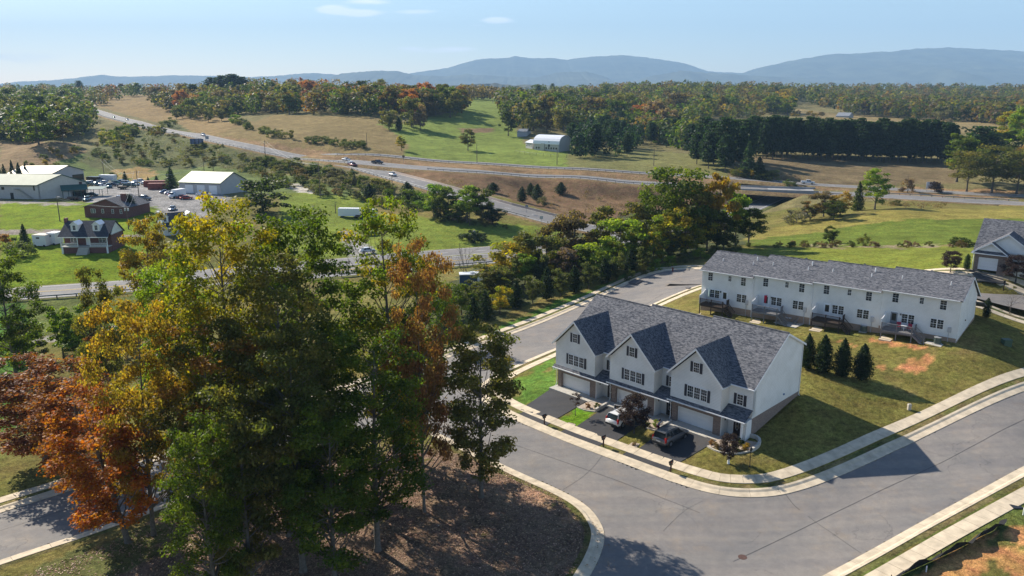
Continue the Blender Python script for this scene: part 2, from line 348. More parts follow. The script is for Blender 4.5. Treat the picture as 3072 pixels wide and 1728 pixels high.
ZONES = [
 ([(1500,1728),(1500,1440),(3072,560),(3072,1728)], (.118,.104,.028), .55),
 ([(250,285),(460,285),(700,360),(1010,385),(1200,470),(1100,500),(900,470),(700,425),(400,350),(260,310)], (.170,.118,.052), 1),
 ([(640,405),(820,345),(1130,350),(1190,400),(1250,440),(1210,480),(1000,470),(760,440)], (.150,.112,.048), 1),
 ([(1130,372),(1240,372),(1300,350),(1400,325),(1400,262),(1500,262),(1520,325),(1545,372),(1570,430),(1710,440),(1710,506),(1560,503),(1300,488),(1190,472),(1230,440),(1180,395)], (.115,.145,.030), 1),
 ([(1380,385),(1480,383),(1480,398),(1380,400)], (.15,.10,.055), .8),
 ([(1700,440),(1900,450),(2240,470),(2240,540),(1990,522),(1700,505)], (.12,.115,.042), 1),
 ([(650,402),(1100,468),(1500,497),(2170,530),(2560,560),(2560,575),(2150,560),(1500,522),(1000,495),(640,430)], (.175,.115,.06), 1),
 ([(1130,505),(2170,562),(2290,600),(2260,650),(2000,640),(1800,680),(1690,650),(1500,590),(1290,535)], (.125,.078,.042), 1),
 ([(0,425),(230,428),(270,470),(120,505),(0,515)], (.16,.112,.06), 1),
 ([(110,510),(270,450),(330,520),(640,500),(900,530),(1100,580),(1090,620),(600,560),(350,545)], (.092,.115,.036), 1),
 ([(230,480),(300,425),(520,365),(640,430),(760,480),(1050,530),(900,520),(640,500),(330,522)], (.085,.088,.036), 1),
 ([(330,510),(420,500),(480,520),(420,548),(360,545)], (.22,.15,.06), .7),
 ([(265,560),(350,548),(560,560),(700,590),(640,640),(560,672),(440,618),(285,612),(225,592)], (.20,.19,.18), 1),
 ([(840,548),(900,552),(960,580),(1000,592),(1000,602),(900,580)], (.34,.31,.26), 1),
 ([(0,600),(300,608),(470,620),(480,830),(300,850),(60,875),(0,880)], (.110,.150,.008), 1),
 ([(-50,598),(240,611),(240,618),(-50,606)], (.2,.18,.15), 1),
 ([(-50,690),(170,688),(420,704),(420,712),(180,700),(-50,706)], (.2,.17,.14), .8),
 ([(60,905),(420,888),(420,985),(100,1002)], (.085,.10,.026), 1),
 ([(60,1018),(200,996),(420,975),(420,990),(100,1032)], (.22,.2,.17), 1),
 ([(-200,900),(60,905),(100,1000),(60,1300),(-200,1400)], (.06,.12,.018), .8),
 ([(840,575),(1110,590),(1120,640),(1720,690),(1650,762),(1050,805),(840,800)], (.118,.145,.022), 1),
 ([(1030,688),(1075,700),(1120,750),(1130,800),(1040,812),(1035,760),(1020,700)], (.21,.2,.18), 1),
 ([(2180,735),(2400,662),(2700,628),(3300,628),(3300,655),(2700,660),(2300,715)], (.165,.14,.036), 1),
 ([(2200,735),(2330,712),(2700,660),(3300,655),(3300,735),(2900,738),(2250,738)], (.085,.108,.018), 1),
 ([(2400,737),(2900,735),(2900,742),(2400,742)], (.2,.16,.10), .6),
 ([(2150,745),(2960,742),(2960,830),(2400,830),(2150,800)], (.12,.135,.022), 1),
 ([(2180,540),(2200,468),(2870,488),(2870,552),(2500,552)], (.12,.09,.048), 1),
 ([(2500,555),(2700,560),(3200,575),(3200,608),(2700,585)], (.21,.135,.07), 1),
 ([(2390,325),(2500,342),(3000,362),(3060,420),(2900,402),(2600,372),(2400,352)], (.165,.125,.058), 1),
 ([(2820,255),(2960,258),(3072,255),(3072,262),(2820,264)], (.26,.2,.12), 1),
 ([(2650,1728),(2900,1615),(3120,1530),(3400,1480),(3400,1900),(2650,1900)], (.36,.185,.07), .9),
 ([(2500,1728),(2760,1600),(3100,1440),(3300,1400),(3300,1500),(3120,1560),(2950,1600),(2800,1700),(2600,1800)], (.085,.10,.025), .75),
 ([(2690,1098),(2800,1062),(2790,1085),(2745,1112),(2640,1108),(2630,1092)], (.33,.16,.065), .62),
 ([(2590,1019),(2700,1032),(2770,1046),(2760,1054),(2680,1044),(2590,1030)], (.33,.16,.065), .6),
 ([(2530,1020),(2570,1018),(2560,1036),(2530,1034)], (.33,.16,.065), .4),
 ([(100,1728),(350,1625),(640,1480),(1200,1330),(1500,1400),(1680,1490),(1760,1570),(1770,1640),(1740,1728),(1700,1850),(0,1900)], (.150,.100,.068), .88),
 ([(1560,1460),(1680,1490),(1760,1570),(1700,1580),(1640,1520)], (.27,.17,.10), .7),
 ([(100,1700),(330,1610),(520,1560),(560,1640),(300,1760),(60,1800)], (.085,.088,.03), .7),
 ([(1655,1262),(1738,1228),(1795,1243),(1745,1282)], (.075,.145,.010), 1),
 ([(1560,1130),(1668,1060),(1680,1180),(1610,1210),(1540,1215)], (.075,.13,.022), .8),
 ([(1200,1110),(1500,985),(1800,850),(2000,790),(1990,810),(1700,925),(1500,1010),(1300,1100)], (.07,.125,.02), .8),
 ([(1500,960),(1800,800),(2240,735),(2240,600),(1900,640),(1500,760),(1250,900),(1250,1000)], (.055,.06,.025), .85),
]
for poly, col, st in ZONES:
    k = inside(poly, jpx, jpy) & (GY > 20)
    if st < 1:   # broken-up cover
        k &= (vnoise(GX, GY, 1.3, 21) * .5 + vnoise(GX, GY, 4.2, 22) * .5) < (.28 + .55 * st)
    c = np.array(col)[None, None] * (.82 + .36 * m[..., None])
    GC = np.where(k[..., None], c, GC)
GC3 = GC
# sink the sheet under asphalt and road decks
_rim = np.r_[off(C_N, .95), off(C_H, .95), off(C_R, .95), off(C_I, .95)]
sink = inside(_rim, GX, GY)
GZ = np.where(sink, GZ - .42, GZ)
def near_line(C, X, Y, lim):
    """distance and station of the nearest centreline point, only where within lim of its bounding box"""
    lo, hi = C.min(0) - lim, C.max(0) + lim
    k = (X > lo[0]) & (X < hi[0]) & (Y > lo[1]) & (Y < hi[1]); idx = np.nonzero(k.ravel())[0]
    x, y = X.ravel()[idx], Y.ravel()[idx]; D = np.full(X.size, 1e9); J = np.zeros(X.size, int)
    for i in range(0, len(idx), 4000):
        d2 = (x[i:i+4000, None] - C[None, :, 0]) ** 2 + (y[i:i+4000, None] - C[None, :, 1]) ** 2
        j = d2.argmin(1); D[idx[i:i+4000]] = np.sqrt(d2[np.arange(len(j)), j]); J[idx[i:i+4000]] = j
    return D.reshape(X.shape), J.reshape(X.shape)
def bridge_gap(x, y):                     # where the bridge spans the lower road
    return (np.hypot(x - BR_C[0], y - BR_C[1]) < 17)
_b = Dy(2365, 567, 318); BR_C = (_b[0], _b[1])
for nm, r in ROADS.items():
    D_, J_ = near_line(r['C'], GX, GY, r['h'] + 14)
    zr = r['z'][J_]; w = np.clip((D_ - r['h'] - 2.0) / 9.0, 0, 1)
    k = D_ < r['h'] + 11
    tgt = np.where(D_ < r['h'] + 1.2 + GY * .006, zr - .14 - GY * .0007, (zr - .12) * (1 - w) + GZ * w)
    if nm == 'highway': GZ_hw = None
    if nm == 'upper_street': k &= D_ < r['h'] + .4; tgt = GZ - .42
    GZ = np.where(k, tgt, GZ)
_rel = (GX - 6.247) * cY - (GY - 97.4) * sY; _rv = (GX - 6.247) * sY + (GY - 97.4) * cY      # ground kept below the front row's floors
GZ = np.where((_rel > -.45) & (_rel < 26.2) & (_rv > -1.9) & (_rv < 11.2), np.minimum(GZ, .0293 * _rel - .32), GZ)
idx = np.arange(nyy * nx).reshape(nyy, nx)
Q = np.stack([idx[:-1, :-1], idx[:-1, 1:], idx[1:, 1:], idx[1:, :-1]], -1).reshape(-1, 4)
g_m, t, b = nodes('ground_cover')
at_ = N(t, 'ShaderNodeAttribute', attribute_name='tint'); tc = N(t, 'ShaderNodeTexCoord')
def noise(sc, det=5, ro=.6, src=None):
    n = N(t, 'ShaderNodeTexNoise'); n.inputs['Scale'].default_value = sc; n.inputs['Detail'].default_value = det; n.inputs['Roughness'].default_value = ro
    t.links.new(src or tc.outputs['Object'], n.inputs[0]); return n.outputs[0]
def mth(op, a, b2=None):
    n = N(t, 'ShaderNodeMath', operation=op)
    for i, v in enumerate((a, b2)):
        if v is None: continue
        if isinstance(v, (int, float)): n.inputs[i].default_value = v
        else: t.links.new(v, n.inputs[i])
    return n.outputs[0]
n1, n2, n3, n4 = noise(1.7, 8, .75), noise(.22, 6), noise(.035, 6), noise(9, 3, .7)
f1 = mth('MULTIPLY', mth('MAXIMUM', mth('ADD', mth('MULTIPLY', n1, 3.2), -.6), .2), mth('ADD', mth('MULTIPLY', n2, 1.4), .3))
f1 = mth('MULTIPLY', mth('MULTIPLY', f1, mth('ADD', mth('MULTIPLY', n3, .7), .65)), mth('MAXIMUM', mth('ADD', mth('MULTIPLY', n4, 2.2), -.1), .25))
vm = N(t, 'ShaderNodeVectorMath', operation='SCALE'); t.links.new(at_.outputs['Color'], vm.inputs[0]); f1 = mth('MULTIPLY', f1, 1.42); t.links.new(f1, vm.inputs['Scale'])
hs = N(t, 'ShaderNodeHueSaturation'); t.links.new(vm.outputs[0], hs.inputs['Color']); t.links.new(mth('ADD', mth('MULTIPLY', mth('SUBTRACT', noise(.5, 5), .5), .09), .5), hs.inputs['Hue'])
t.links.new(hs.outputs[0], b.inputs['Base Color']); b.inputs['Roughness'].default_value = 1; b.inputs['Specular IOR Level'].default_value = .05
bp = N(t, 'ShaderNodeBump'); bp.inputs['Strength'].default_value = .9; bp.inputs['Distance'].default_value = .25
t.links.new(mth('ADD', noise(3.2, 6, .8), mth('MULTIPLY', noise(.5, 4), 1.2)), bp.inputs['Height']); t.links.new(bp.outputs[0], b.inputs['Normal'])
ground = link('ground', raw_mesh('ground', np.stack([GX, GY, GZ], -1).reshape(-1, 3), Q, g_m, smooth=True, tint=GC.reshape(-1, 3).astype(np.float32)))
tag(ground, 'rolling grassland, lawns and fields', kind='structure')
# plain beyond the ground sheet, out to the foot of the mountains
ys = np.array([3000, 3600, 4500, 6000, 9000, 16500.0]); xs = np.linspace(-1.3, 1.3, 60)
PX_, PY_ = xs[None] * ys[:, None], np.repeat(ys[:, None], 60, 1); PZ_ = 12 + 14 * vnoise(PX_, PY_, 900, 31); PZ_[0] = 8
ii = np.arange(PX_.size).reshape(PX_.shape)
plain_m = mat('plain_cover', (.07, .07, .035), 1, var=.35, scale=.004)
pl = link('plain', raw_mesh('plain', np.stack([PX_, PY_, PZ_], -1).reshape(-1, 3), np.stack([ii[:-1, :-1], ii[:-1, 1:], ii[1:, 1:], ii[1:, :-1]], -1).reshape(-1, 4), plain_m, smooth=True)); tag(pl, kind='structure')

# ------------------------------------------------------------------ mountains
mt_m = mat('mountain_forest', (.06, .065, .04), 1, var=.6, scale=.004, bump=0)
def mountain(name, pts, y, depth=1800, seed=1, base=12, label=None):
    y, depth = (y * 1.4, depth * 1.4) if y > 5000 else (y, depth)
    P = np.array(pts, float); px = np.linspace(P[0, 0], P[-1, 0], 220); py = np.interp(px, P[:, 0], P[:, 1])
    r = np.random.default_rng(seed); V = []
    gul = np.cumsum(r.normal(0, 1, 220)); gul = np.convolve(gul, np.ones(9) / 9, 'same'); gul = (gul - gul.mean()) / (gul.std() + 1e-6)
    py = py + np.convolve(r.normal(0, 1.3, 220), np.ones(3) / 3, 'same')
    for k, (dy, f) in enumerate([(-1, 0), (-.8, .10), (-.62, .26), (-.45, .45), (-.3, .62), (-.16, .80), (-.06, .94), (0, 1), (.2, .9), (1, -.1)]):
        for i in range(220):
            c = Dy(px[i], py[i], y); z = c[2]; w = math.sin(min(1, max(0, f)) * math.pi)
            V.append((c[0], y + dy * depth * (1 + .25 * w * gul[i] * 1.2) + w * gul[i] * 170, base + (z - base) * f + w * r.normal(0, 6)))
    ii = np.arange(2200).reshape(10, 220)
    Fm = np.stack([ii[:-1, :-1], ii[:-1, 1:], ii[1:, 1:], ii[1:, :-1]], -1).reshape(-1, 4)
    o = link(name, raw_mesh(name, np.array(V), Fm, mt_m, smooth=True)); tag(o, label, kind='structure')
mountain('mountain', [(1180,262),(1231,220),(1342,204),(1402,186),(1453,176),(1521,174),(1545,168),(1580,174),(1660,174),(1700,179),(1759,172),(1859,165),(1938,172),(2048,188),(2088,202),(2127,214),(2235,220),(2330,240),(2450,262)], 9500, 2200, 1)
mountain('mountain', [(2180,262),(2239,220),(2298,200),(2386,180),(2485,164),(2644,156),(2724,150),(2743,145),(2862,143),(2981,149),(3072,153),(3300,170),(3700,190)], 8300, 2400, 2)
mountain('mountain', [(980,240),(1024,221),(1115,212),(1191,212),(1243,225),(1330,229),(1402,222),(1501,228),(1600,233),(1680,216),(1759,214),(1819,230),(1870,262)], 7200, 1400, 3)
mountain('mountain', [(1870,262),(1898,247),(1958,226),(2048,212),(2247,226),(2406,233),(2520,250),(2620,262)], 7000, 1300, 4)
mountain('mountain', [(-400,250),(-100,258),(20,256),(60,245),(159,241),(238,233),(310,225),(390,231),(457,227),(616,227),(755,231),(840,226),(934,218),(1024,224),(1100,240),(1180,262)], 8800, 1500, 5)
mountain('hill', [(1200,275),(1258,266),(1302,260),(1382,254),(1481,250),(1540,256),(1588,254),(1680,258),(1900,262),(2100,262)], 3600, 500, 6, base=8)

# ------------------------------------------------------------------ road surfaces
def asphalt_mat(name, col, warm=.12):
    m, t, b = nodes(name)
    tc = N(t, 'ShaderNodeTexCoord')
    def nz(sc, det=5, ro=.6):
        n = N(t, 'ShaderNodeTexNoise'); n.inputs['Scale'].default_value = sc; n.inputs['Detail'].default_value = det; n.inputs['Roughness'].default_value = ro
        t.links.new(tc.outputs['Object'], n.inputs[0]); return n.outputs[0]
    def mth2(op, a, b_):
        n = N(t, 'ShaderNodeMath', operation=op)
        for i, v_ in enumerate((a, b_)):
            if isinstance(v_, (int, float)): n.inputs[i].default_value = v_
            else: t.links.new(v_, n.inputs[i])
        return n.outputs[0]
    def rp(src, p0, c0, p1, c1):
        r = N(t, 'ShaderNodeValToRGB'); r.color_ramp.elements[0].position = p0; r.color_ramp.elements[1].position = p1
        r.color_ramp.elements[0].color = (*c0, 1); r.color_ramp.elements[1].color = (*c1, 1); t.links.new(src, r.inputs[0]); return r.outputs[0]
    def mul(a, b_):
        x = N(t, 'ShaderNodeMix', data_type='RGBA', blend_type='MULTIPLY'); x.inputs['Factor'].default_value = 1
        t.links.new(a, x.inputs['A']); t.links.new(b_, x.inputs['B']); return x.outputs['Result']
    base = rp(nz(.16, 6, .6), .35, [c * .88 for c in col], .68, [c * 1.14 * f for c, f in zip(col, (1 + warm * .5, 1, 1 - warm * .6))])
    c = mul(base, rp(nz(28, 3, .7), .3, (.72, .72, .72), .7, (1.25, 1.25, 1.25)))
    mpp = N(t, 'ShaderNodeMapping'); mpp.inputs['Rotation'].default_value = (0, 0, -.42); mpp.inputs['Scale'].default_value = (.04, .8, 1); t.links.new(tc.outputs['Object'], mpp.inputs[0])
    ns = N(t, 'ShaderNodeTexNoise'); ns.inputs['Scale'].default_value = 1.0; ns.inputs['Detail'].default_value = 5; t.links.new(mpp.outputs[0], ns.inputs[0])
    c = mul(c, rp(ns.outputs[0], .38, (.90, .90, .92), .62, (1.05, 1.04, 1.02)))
    c = mul(c, rp(nz(.33, 7, .75), .52, (1, 1, 1), .74, (1.18, 1.06, .92)))
    c = mul(c, rp(nz(1.3, 6, .7), .36, (.9, .9, .9), .66, (1.08, 1.07, 1.05)))
    v = N(t, 'ShaderNodeTexVoronoi', feature='DISTANCE_TO_EDGE'); v.inputs['Scale'].default_value = .12
    mp = N(t, 'ShaderNodeVectorMath', operation='ADD'); nn = N(t, 'ShaderNodeTexNoise'); nn.inputs['Scale'].default_value = .35; nn.inputs['Detail'].default_value = 6
    sc_ = N(t, 'ShaderNodeVectorMath', operation='SCALE'); sc_.inputs['Scale'].default_value = 5
    t.links.new(tc.outputs['Object'], nn.inputs[0]); t.links.new(nn.outputs['Color'], sc_.inputs[0]); t.links.new(tc.outputs['Object'], mp.inputs[0]); t.links.new(sc_.outputs[0], mp.inputs[1]); t.links.new(mp.outputs[0], v.inputs[0])
    c = mul(c, rp(mth2('MAXIMUM', v.outputs['Distance'], mth2('MULTIPLY', mth2('SUBTRACT', nz(.09, 3), .42), .2)), .002, (.68, .68, .7), .006, (1, 1, 1)))
    t.links.new(c, b.inputs['Base Color']); b.inputs['Roughness'].default_value = .85; b.inputs['Specular IOR Level'].default_value = .25
    bp = N(t, 'ShaderNodeBump'); bp.inputs['Strength'].default_value = .35; bp.inputs['Distance'].default_value = .02; t.links.new(nz(30, 3), bp.inputs['Height']); t.links.new(bp.outputs[0], b.inputs['Normal'])
    return m
asph = asphalt_mat('street_asphalt', (.20, .192, .188)); drive_m = asphalt_mat('driveway_asphalt', (.052, .052, .056), 0)
hwy_m = asphalt_mat('highway_asphalt', (.19, .186, .186), .05)
conc = mat('concrete', (.57, .475, .345), .9, var=.2, scale=1.1, bump=.3, bscale=25)
conc_g = mat('pale_concrete', (.46, .43, .38), .9, var=.1, scale=2, bump=.2, bscale=25)
paint_w = mat('road_paint_white', (.62, .61, .58), .7, var=.2, scale=3); paint_y = mat('road_paint_yellow', (.62, .42, .07), .7, var=.2, scale=3)
# street sheet
cs = .4; x0, x1, y0, y1 = -60, 95, 44, 190
sx, sy_ = np.arange(x0, x1, cs), np.arange(y0, y1, cs); SX, SY = np.meshgrid(sx, sy_)
SZ = T(SX, SY) - .14
cc = inside(ASPH, SX, SY)
grow = cc.copy(); grow[1:] |= cc[:-1]; grow[:-1] |= cc[1:]; grow[:, 1:] |= cc[:, :-1]; grow[:, :-1] |= cc[:, 1:]
ii = np.arange(SX.size).reshape(SX.shape); kq = grow[:-1, :-1] & grow[1:, 1:] & grow[:-1, 1:] & grow[1:, :-1]
qq = np.stack([ii[:-1, :-1], ii[:-1, 1:], ii[1:, 1:], ii[1:, :-1]], -1)[kq]
used, inv = np.unique(qq.ravel(), return_inverse=True)
street = link('road', raw_mesh('road', np.stack([SX, SY, SZ], -1).reshape(-1, 3)[used], inv.reshape(-1, 4), asph, smooth=True)); tag(street, 'grey asphalt street and intersection in front of the white townhouses', kind='structure')
def ribbon(C, z, h0, h1, m_, name, parent=None, thick=0.0, zoff=0.0):
    a, b_ = off(C, h0), off(C, h1); n = len(C); zz = np.asarray(z) + zoff
    V = np.r_[np.c_[a, zz], np.c_[b_, zz]]
    Fq = np.array([(i, i + 1, n + i + 1, n + i) for i in range(n - 1)])
    if h1 > h0: pass
    else: Fq = Fq[:, ::-1]
    if thick:
        V = np.r_[V, V - [0, 0, thick]]
        Fq = np.r_[Fq, np.array([(2*n+i, 2*n+i+1, i+1, i) for i in range(n-1)]), np.array([(n+i, n+i+1, 3*n+i+1, 3*n+i) for i in range(n-1)])]
    return link(name, raw_mesh(name, V, Fq, m_), parent)
def dashes(C, z, o, w, m_, name, parent, on=3.0, gap=9.0, zoff=.02):
    s = np.r_[0, np.cumsum(np.hypot(*(C[1:] - C[:-1]).T))]; V = []; Fq = []; d = 0.0; A_, B_ = off(C, o - w), off(C, o + w)
    while d + on < s[-1]:
        p = []
        for q in (d, d + on):
            for L in (A_, B_): p.append((np.interp(q, s, L[:, 0]), np.interp(q, s, L[:, 1]), np.interp(q, s, z) + zoff))
        n = len(V); V += p; Fq.append((n, n + 2, n + 3, n + 1)); d += on + gap
    return link(name, raw_mesh(name, np.array(V), np.array(Fq), m_), parent)
LBL = dict(highway='divided highway carriageway crossing the valley', far_highway='far carriageway of the highway', ramp='exit ramp curving down to the lower road', state_road='near carriageway of the lower road', far_state_road='far carriageway of the lower road', upper_street='street behind the long white townhouse row')
for nm, r in ROADS.items():
    mm = asph if nm == 'upper_street' else hwy_m
    zr = r['z'] - (.205 if nm == 'upper_street' else 0)
    o = ribbon(r['C'], zr, -r['h'], r['h'], mm, 'road'); tag(o, LBL[nm], kind='structure')
    if nm == 'upper_street': continue
    for sg in (-1, 1):   # grassy shoulder falling away from the road edge
        a_, b_, c_ = off(r['C'], sg * r['h']), off(r['C'], sg * (r['h'] + 1.3)), off(r['C'], sg * (r['h'] + 3.2)); n = len(a_)
        V = np.r_[np.c_[a_, zr - .03], np.c_[b_, zr - .12], np.c_[c_, zr - 1.3]]; Fq = np.array([(k * n + i, k * n + i + 1, (k + 1) * n + i + 1, (k + 1) * n + i) for k in range(2) for i in range(n - 1)])
        link('shoulder', raw_mesh('shoulder', V, Fq if sg > 0 else Fq[:, ::-1], g_m, tint=np.tile(np.array([[.17, .12, .06]] if 'hi' in nm or nm == 'ramp' else [[.12, .12, .04]], np.float32), (len(V), 1))), o)
    h = r['h']
    for e in (-h + (2.0 if nm == 'highway' else .9), h - .9): ribbon(r['C'], zr, e - .12, e + .12, paint_w, 'edge_line', o, zoff=.03)
    if nm == 'state_road':
        for e in (.15, .45): ribbon(r['C'], zr, e - .07, e + .07, paint_y, 'centre_line', o, zoff=.03)
    else: dashes(r['C'], zr, 0.0, .12, paint_w, 'lane_line', o, zoff=.03)

# ------------------------------------------------------------------ kerbs and sidewalks, section by section
def along(C):
    return np.r_[0, np.cumsum(np.hypot(*(C[1:] - C[:-1]).T))]
def sect(C, s, a, b_, n=3):
    q = np.linspace(a, b_, n); return np.stack([np.interp(q, s, C[:, 0]), np.interp(q, s, C[:, 1])], -1)
def profile_piece(C, s, a, b_, prof, m_, name, parent, n=3):
    """one cast piece: profile [(offset, height over ground)] swept from station a to b"""
    V = []; k = len(prof); ts = np.linspace(a, b_, n)
    for o_, h in prof:
        L = off(C, o_); V.append(np.stack([np.interp(ts, s, L[:, 0]), np.interp(ts, s, L[:, 1])], -1))
    Z = [T(v[:, 0], v[:, 1]) for v in V]; V = np.array([[np.r_[V[j][i], Z[j][i] + prof[j][1]] for j in range(k)] for i in range(n)]).reshape(-1, 3)
    Fq = [(i * k + j, i * k + (j + 1) % k, (i + 1) * k + (j + 1) % k, (i + 1) * k + j) for i in range(n - 1) for j in range(k)] + [tuple(range(k)), tuple(range((n - 1) * k, n * k))[::-1]]
    return link(name, raw_mesh(name, V, Fq, m_), parent)
KERB = [(0, -.09), (.70, -.055), (.92, .045), (1.18, .06), (1.18, -.4), (0, -.4)]
def verge(C, sgn, w0, w1, label, a=0.0):
    s = along(C); ns = max(4, int(s[-1] / .6)); ts = np.linspace(a, s[-1], ns); K = 4; V = []; 
    for o_ in np.linspace(w0, w1, K):
        L = off(C, sgn * o_); x, y = np.interp(ts, s, L[:, 0]), np.interp(ts, s, L[:, 1]); V.append(np.c_[x, y, T(x, y) + (.015 if o_ < w1 else -.06)])
    V = np.array(V).transpose(1, 0, 2).reshape(-1, 3); Fq = np.array([(i * K + j, i * K + j + 1, (i + 1) * K + j + 1, (i + 1) * K + j) for i in range(ns - 1) for j in range(K - 1)])
    q = vnoise(V[:, 0], V[:, 1], 1.1, 41)[:, None]; tn = (np.array([.075, .09, .024]) * (1 - q) + np.array([.155, .115, .055]) * q).astype(np.float32)
    o = link('grass_verge', raw_mesh('grass_verge', V, Fq, g_m, smooth=True, tint=tn)); tag(o, label, kind='structure')
def kerb_run(C, sgn, a, b_, label, walk=None, kerb_len=3.05, wide=(1.98, 3.3)):
    s = along(C); k = thing('kerb', (0, 0, 0), None, None); tag(k, label, kind='structure')
    d = a
    while d < min(b_, s[-1]) - .3:
        e = min(d + kerb_len, b_, s[-1]); profile_piece(C, s, d + .012, e - .012, [(sgn * o_, h) for o_, h in KERB], conc, 'kerb_section', k, 5); d = e
    verge(C, sgn, 1.12, 2.02 if walk else 2.0, 'narrow grass strip behind the ' + label, a)
    if walk:
        w = thing('sidewalk', (0, 0, 0), None, None); tag(w, walk, kind='structure'); d = a
        while d < min(b_, s[-1]) - .3:
            e = min(d + 1.52, b_, s[-1])
            j = random.uniform(-.006, .006)
            profile_piece(C, s, d + .018, e - .018, [(sgn * wide[0], .055 + j), (sgn * wide[1], .06 + j), (sgn * wide[1], -.3), (sgn * wide[0], -.3)], conc, 'concrete_slab', w, 2); d = e
kerb_run(C_N, 1, 0, 400, 'pale concrete kerb on the wooded side of the street', 'concrete sidewalk along the wooded side of the street')
kerb_run(C_H, 1, 0, 400, 'pale concrete kerb rounding the townhouse corner', 'concrete sidewalk round the townhouse corner')
kerb_run(C_R, 1, 0, 400, 'pale concrete kerb on the bare building lot side', 'concrete sidewalk beside the bare orange lot', wide=(2.05, 3.55))
kerb_run(C_I, 1, 0, 400, 'pale concrete kerb round the wooded island')
r = ROADS['upper_street']
for sg, nm in ((-1, 'kerb of the upper street on the long row side'), (1, 'kerb of the upper street on the field side')):
    Cc = off(r['C'], sg * r['h']); Cc = Cc[((Cc[:, 0] - ROW2[0]) * c2 - (Cc[:, 1] - ROW2[1]) * s2) > 4]
    kerb_run(Cc, sg, 0, 120, nm, nm.replace('kerb', 'sidewalk'), 6.0)
# long joints and sealed cracks of the street
crack_m = mat('crack_filler', (.04, .04, .042), .7, var=.1)
def crack(L, w=.035, wob=.12, seed=0):
    C, s = smooth(gp(L), .5, 1); r_ = np.random.default_rng(seed)
    C = C + np.cumsum(r_.normal(0, wob * .3, C.shape), 0) * .25 if wob else C
    ribbon(C, T(C[:, 0], C[:, 1]) - .14, -w / 2, w / 2, crack_m, 'crack', street, zoff=.012)
crack([(1540,1330),(1700,1385),(1900,1455),(2100,1535)], .05, .02, 1)
crack([(2200,1680),(2330,1618),(2460,1555),(2700,1440),(2900,1345),(3072,1255)], .045, .05, 2)
crack([(2355,1478),(2380,1510),(2400,1526)], .05, .2, 3); crack([(2425,1545),(2455,1568),(2490,1590),(2585,1655)], .04, .15, 4)
crack([(1690,1465),(1760,1420),(1820,1350)], .025, .2, 5); crack([(1990,1590),(2050,1530),(2110,1500)], .02, .2, 6)
crack([(2770,1345),(2850,1370),(2880,1380)], .02, .2, 7); crack([(0,1588),(120,1550),(300,1490)], .04, .05, 8)
crack([(1560,1500-300),(1640,1095),(1720,1040),(1850,960),(1990,880)], .04, .05, 9)

# ------------------------------------------------------------------ air
hz = MB().box(-15500, 15500, -70, 17500, -30, 1300).mesh('haze', [])
hz_m = bpy.data.materials.new('air'); hz_m.use_nodes = True; ht = hz_m.node_tree; ht.nodes.clear()
ho = ht.nodes.new('ShaderNodeOutputMaterial'); hv = ht.nodes.new('ShaderNodeVolumePrincipled')
hv.inputs['Color'].default_value = (.42, .68, 1.0, 1); hv.inputs['Density'].default_value = .000095; hv.inputs['Anisotropy'].default_value = 0
ht.links.new(hv.outputs[0], ho.inputs['Volume']); hz.materials.append(hz_m)
tag(link('haze', hz), 'thin blue valley haze', kind='stuff')
# ------------------------------------------------------------------ building materials
def siding_mat(name, col, lap=.17):
    m, t, b = nodes(name); tc = N(t, 'ShaderNodeTexCoord'); sp = N(t, 'ShaderNodeSeparateXYZ'); t.links.new(tc.outputs['Object'], sp.inputs[0])
    fr = N(t, 'ShaderNodeMath', operation='FRACT'); dv = N(t, 'ShaderNodeMath', operation='DIVIDE'); dv.inputs[1].default_value = lap
    t.links.new(sp.outputs[2], dv.inputs[0]); t.links.new(dv.outputs[0], fr.inputs[0])
    r = N(t, 'ShaderNodeValToRGB'); e = r.color_ramp.elements; e[0].position = 0; e[0].color = (*[c * .62 for c in col], 1); e[1].position = .2; e[1].color = (*col, 1)
    t.links.new(fr.outputs[0], r.inputs[0])
    n = N(t, 'ShaderNodeTexNoise'); n.inputs['Scale'].default_value = .7; n.inputs['Detail'].default_value = 7; t.links.new(tc.outputs['Object'], n.inputs[0])
    r2 = N(t, 'ShaderNodeValToRGB'); e = r2.color_ramp.elements; e[0].position = .3; e[0].color = (.88, .88, .87, 1); e[1].position = .6; e[1].color = (1, 1, 1, 1); t.links.new(n.outputs[0], r2.inputs[0])
    x = N(t, 'ShaderNodeMix', data_type='RGBA', blend_type='MULTIPLY'); x.inputs['Factor'].default_value = 1; t.links.new(r.outputs[0], x.inputs['A']); t.links.new(r2.outputs[0], x.inputs['B'])
    t.links.new(x.outputs['Result'], b.inputs['Base Color']); b.inputs['Roughness'].default_value = .55; b.inputs['Specular IOR Level'].default_value = .25
    bp = N(t, 'ShaderNodeBump'); bp.inputs['Strength'].default_value = .5; bp.inputs['Distance'].default_value = .015; t.links.new(fr.outputs[0], bp.inputs['Height']); t.links.new(bp.outputs[0], b.inputs['Normal'])
    return m
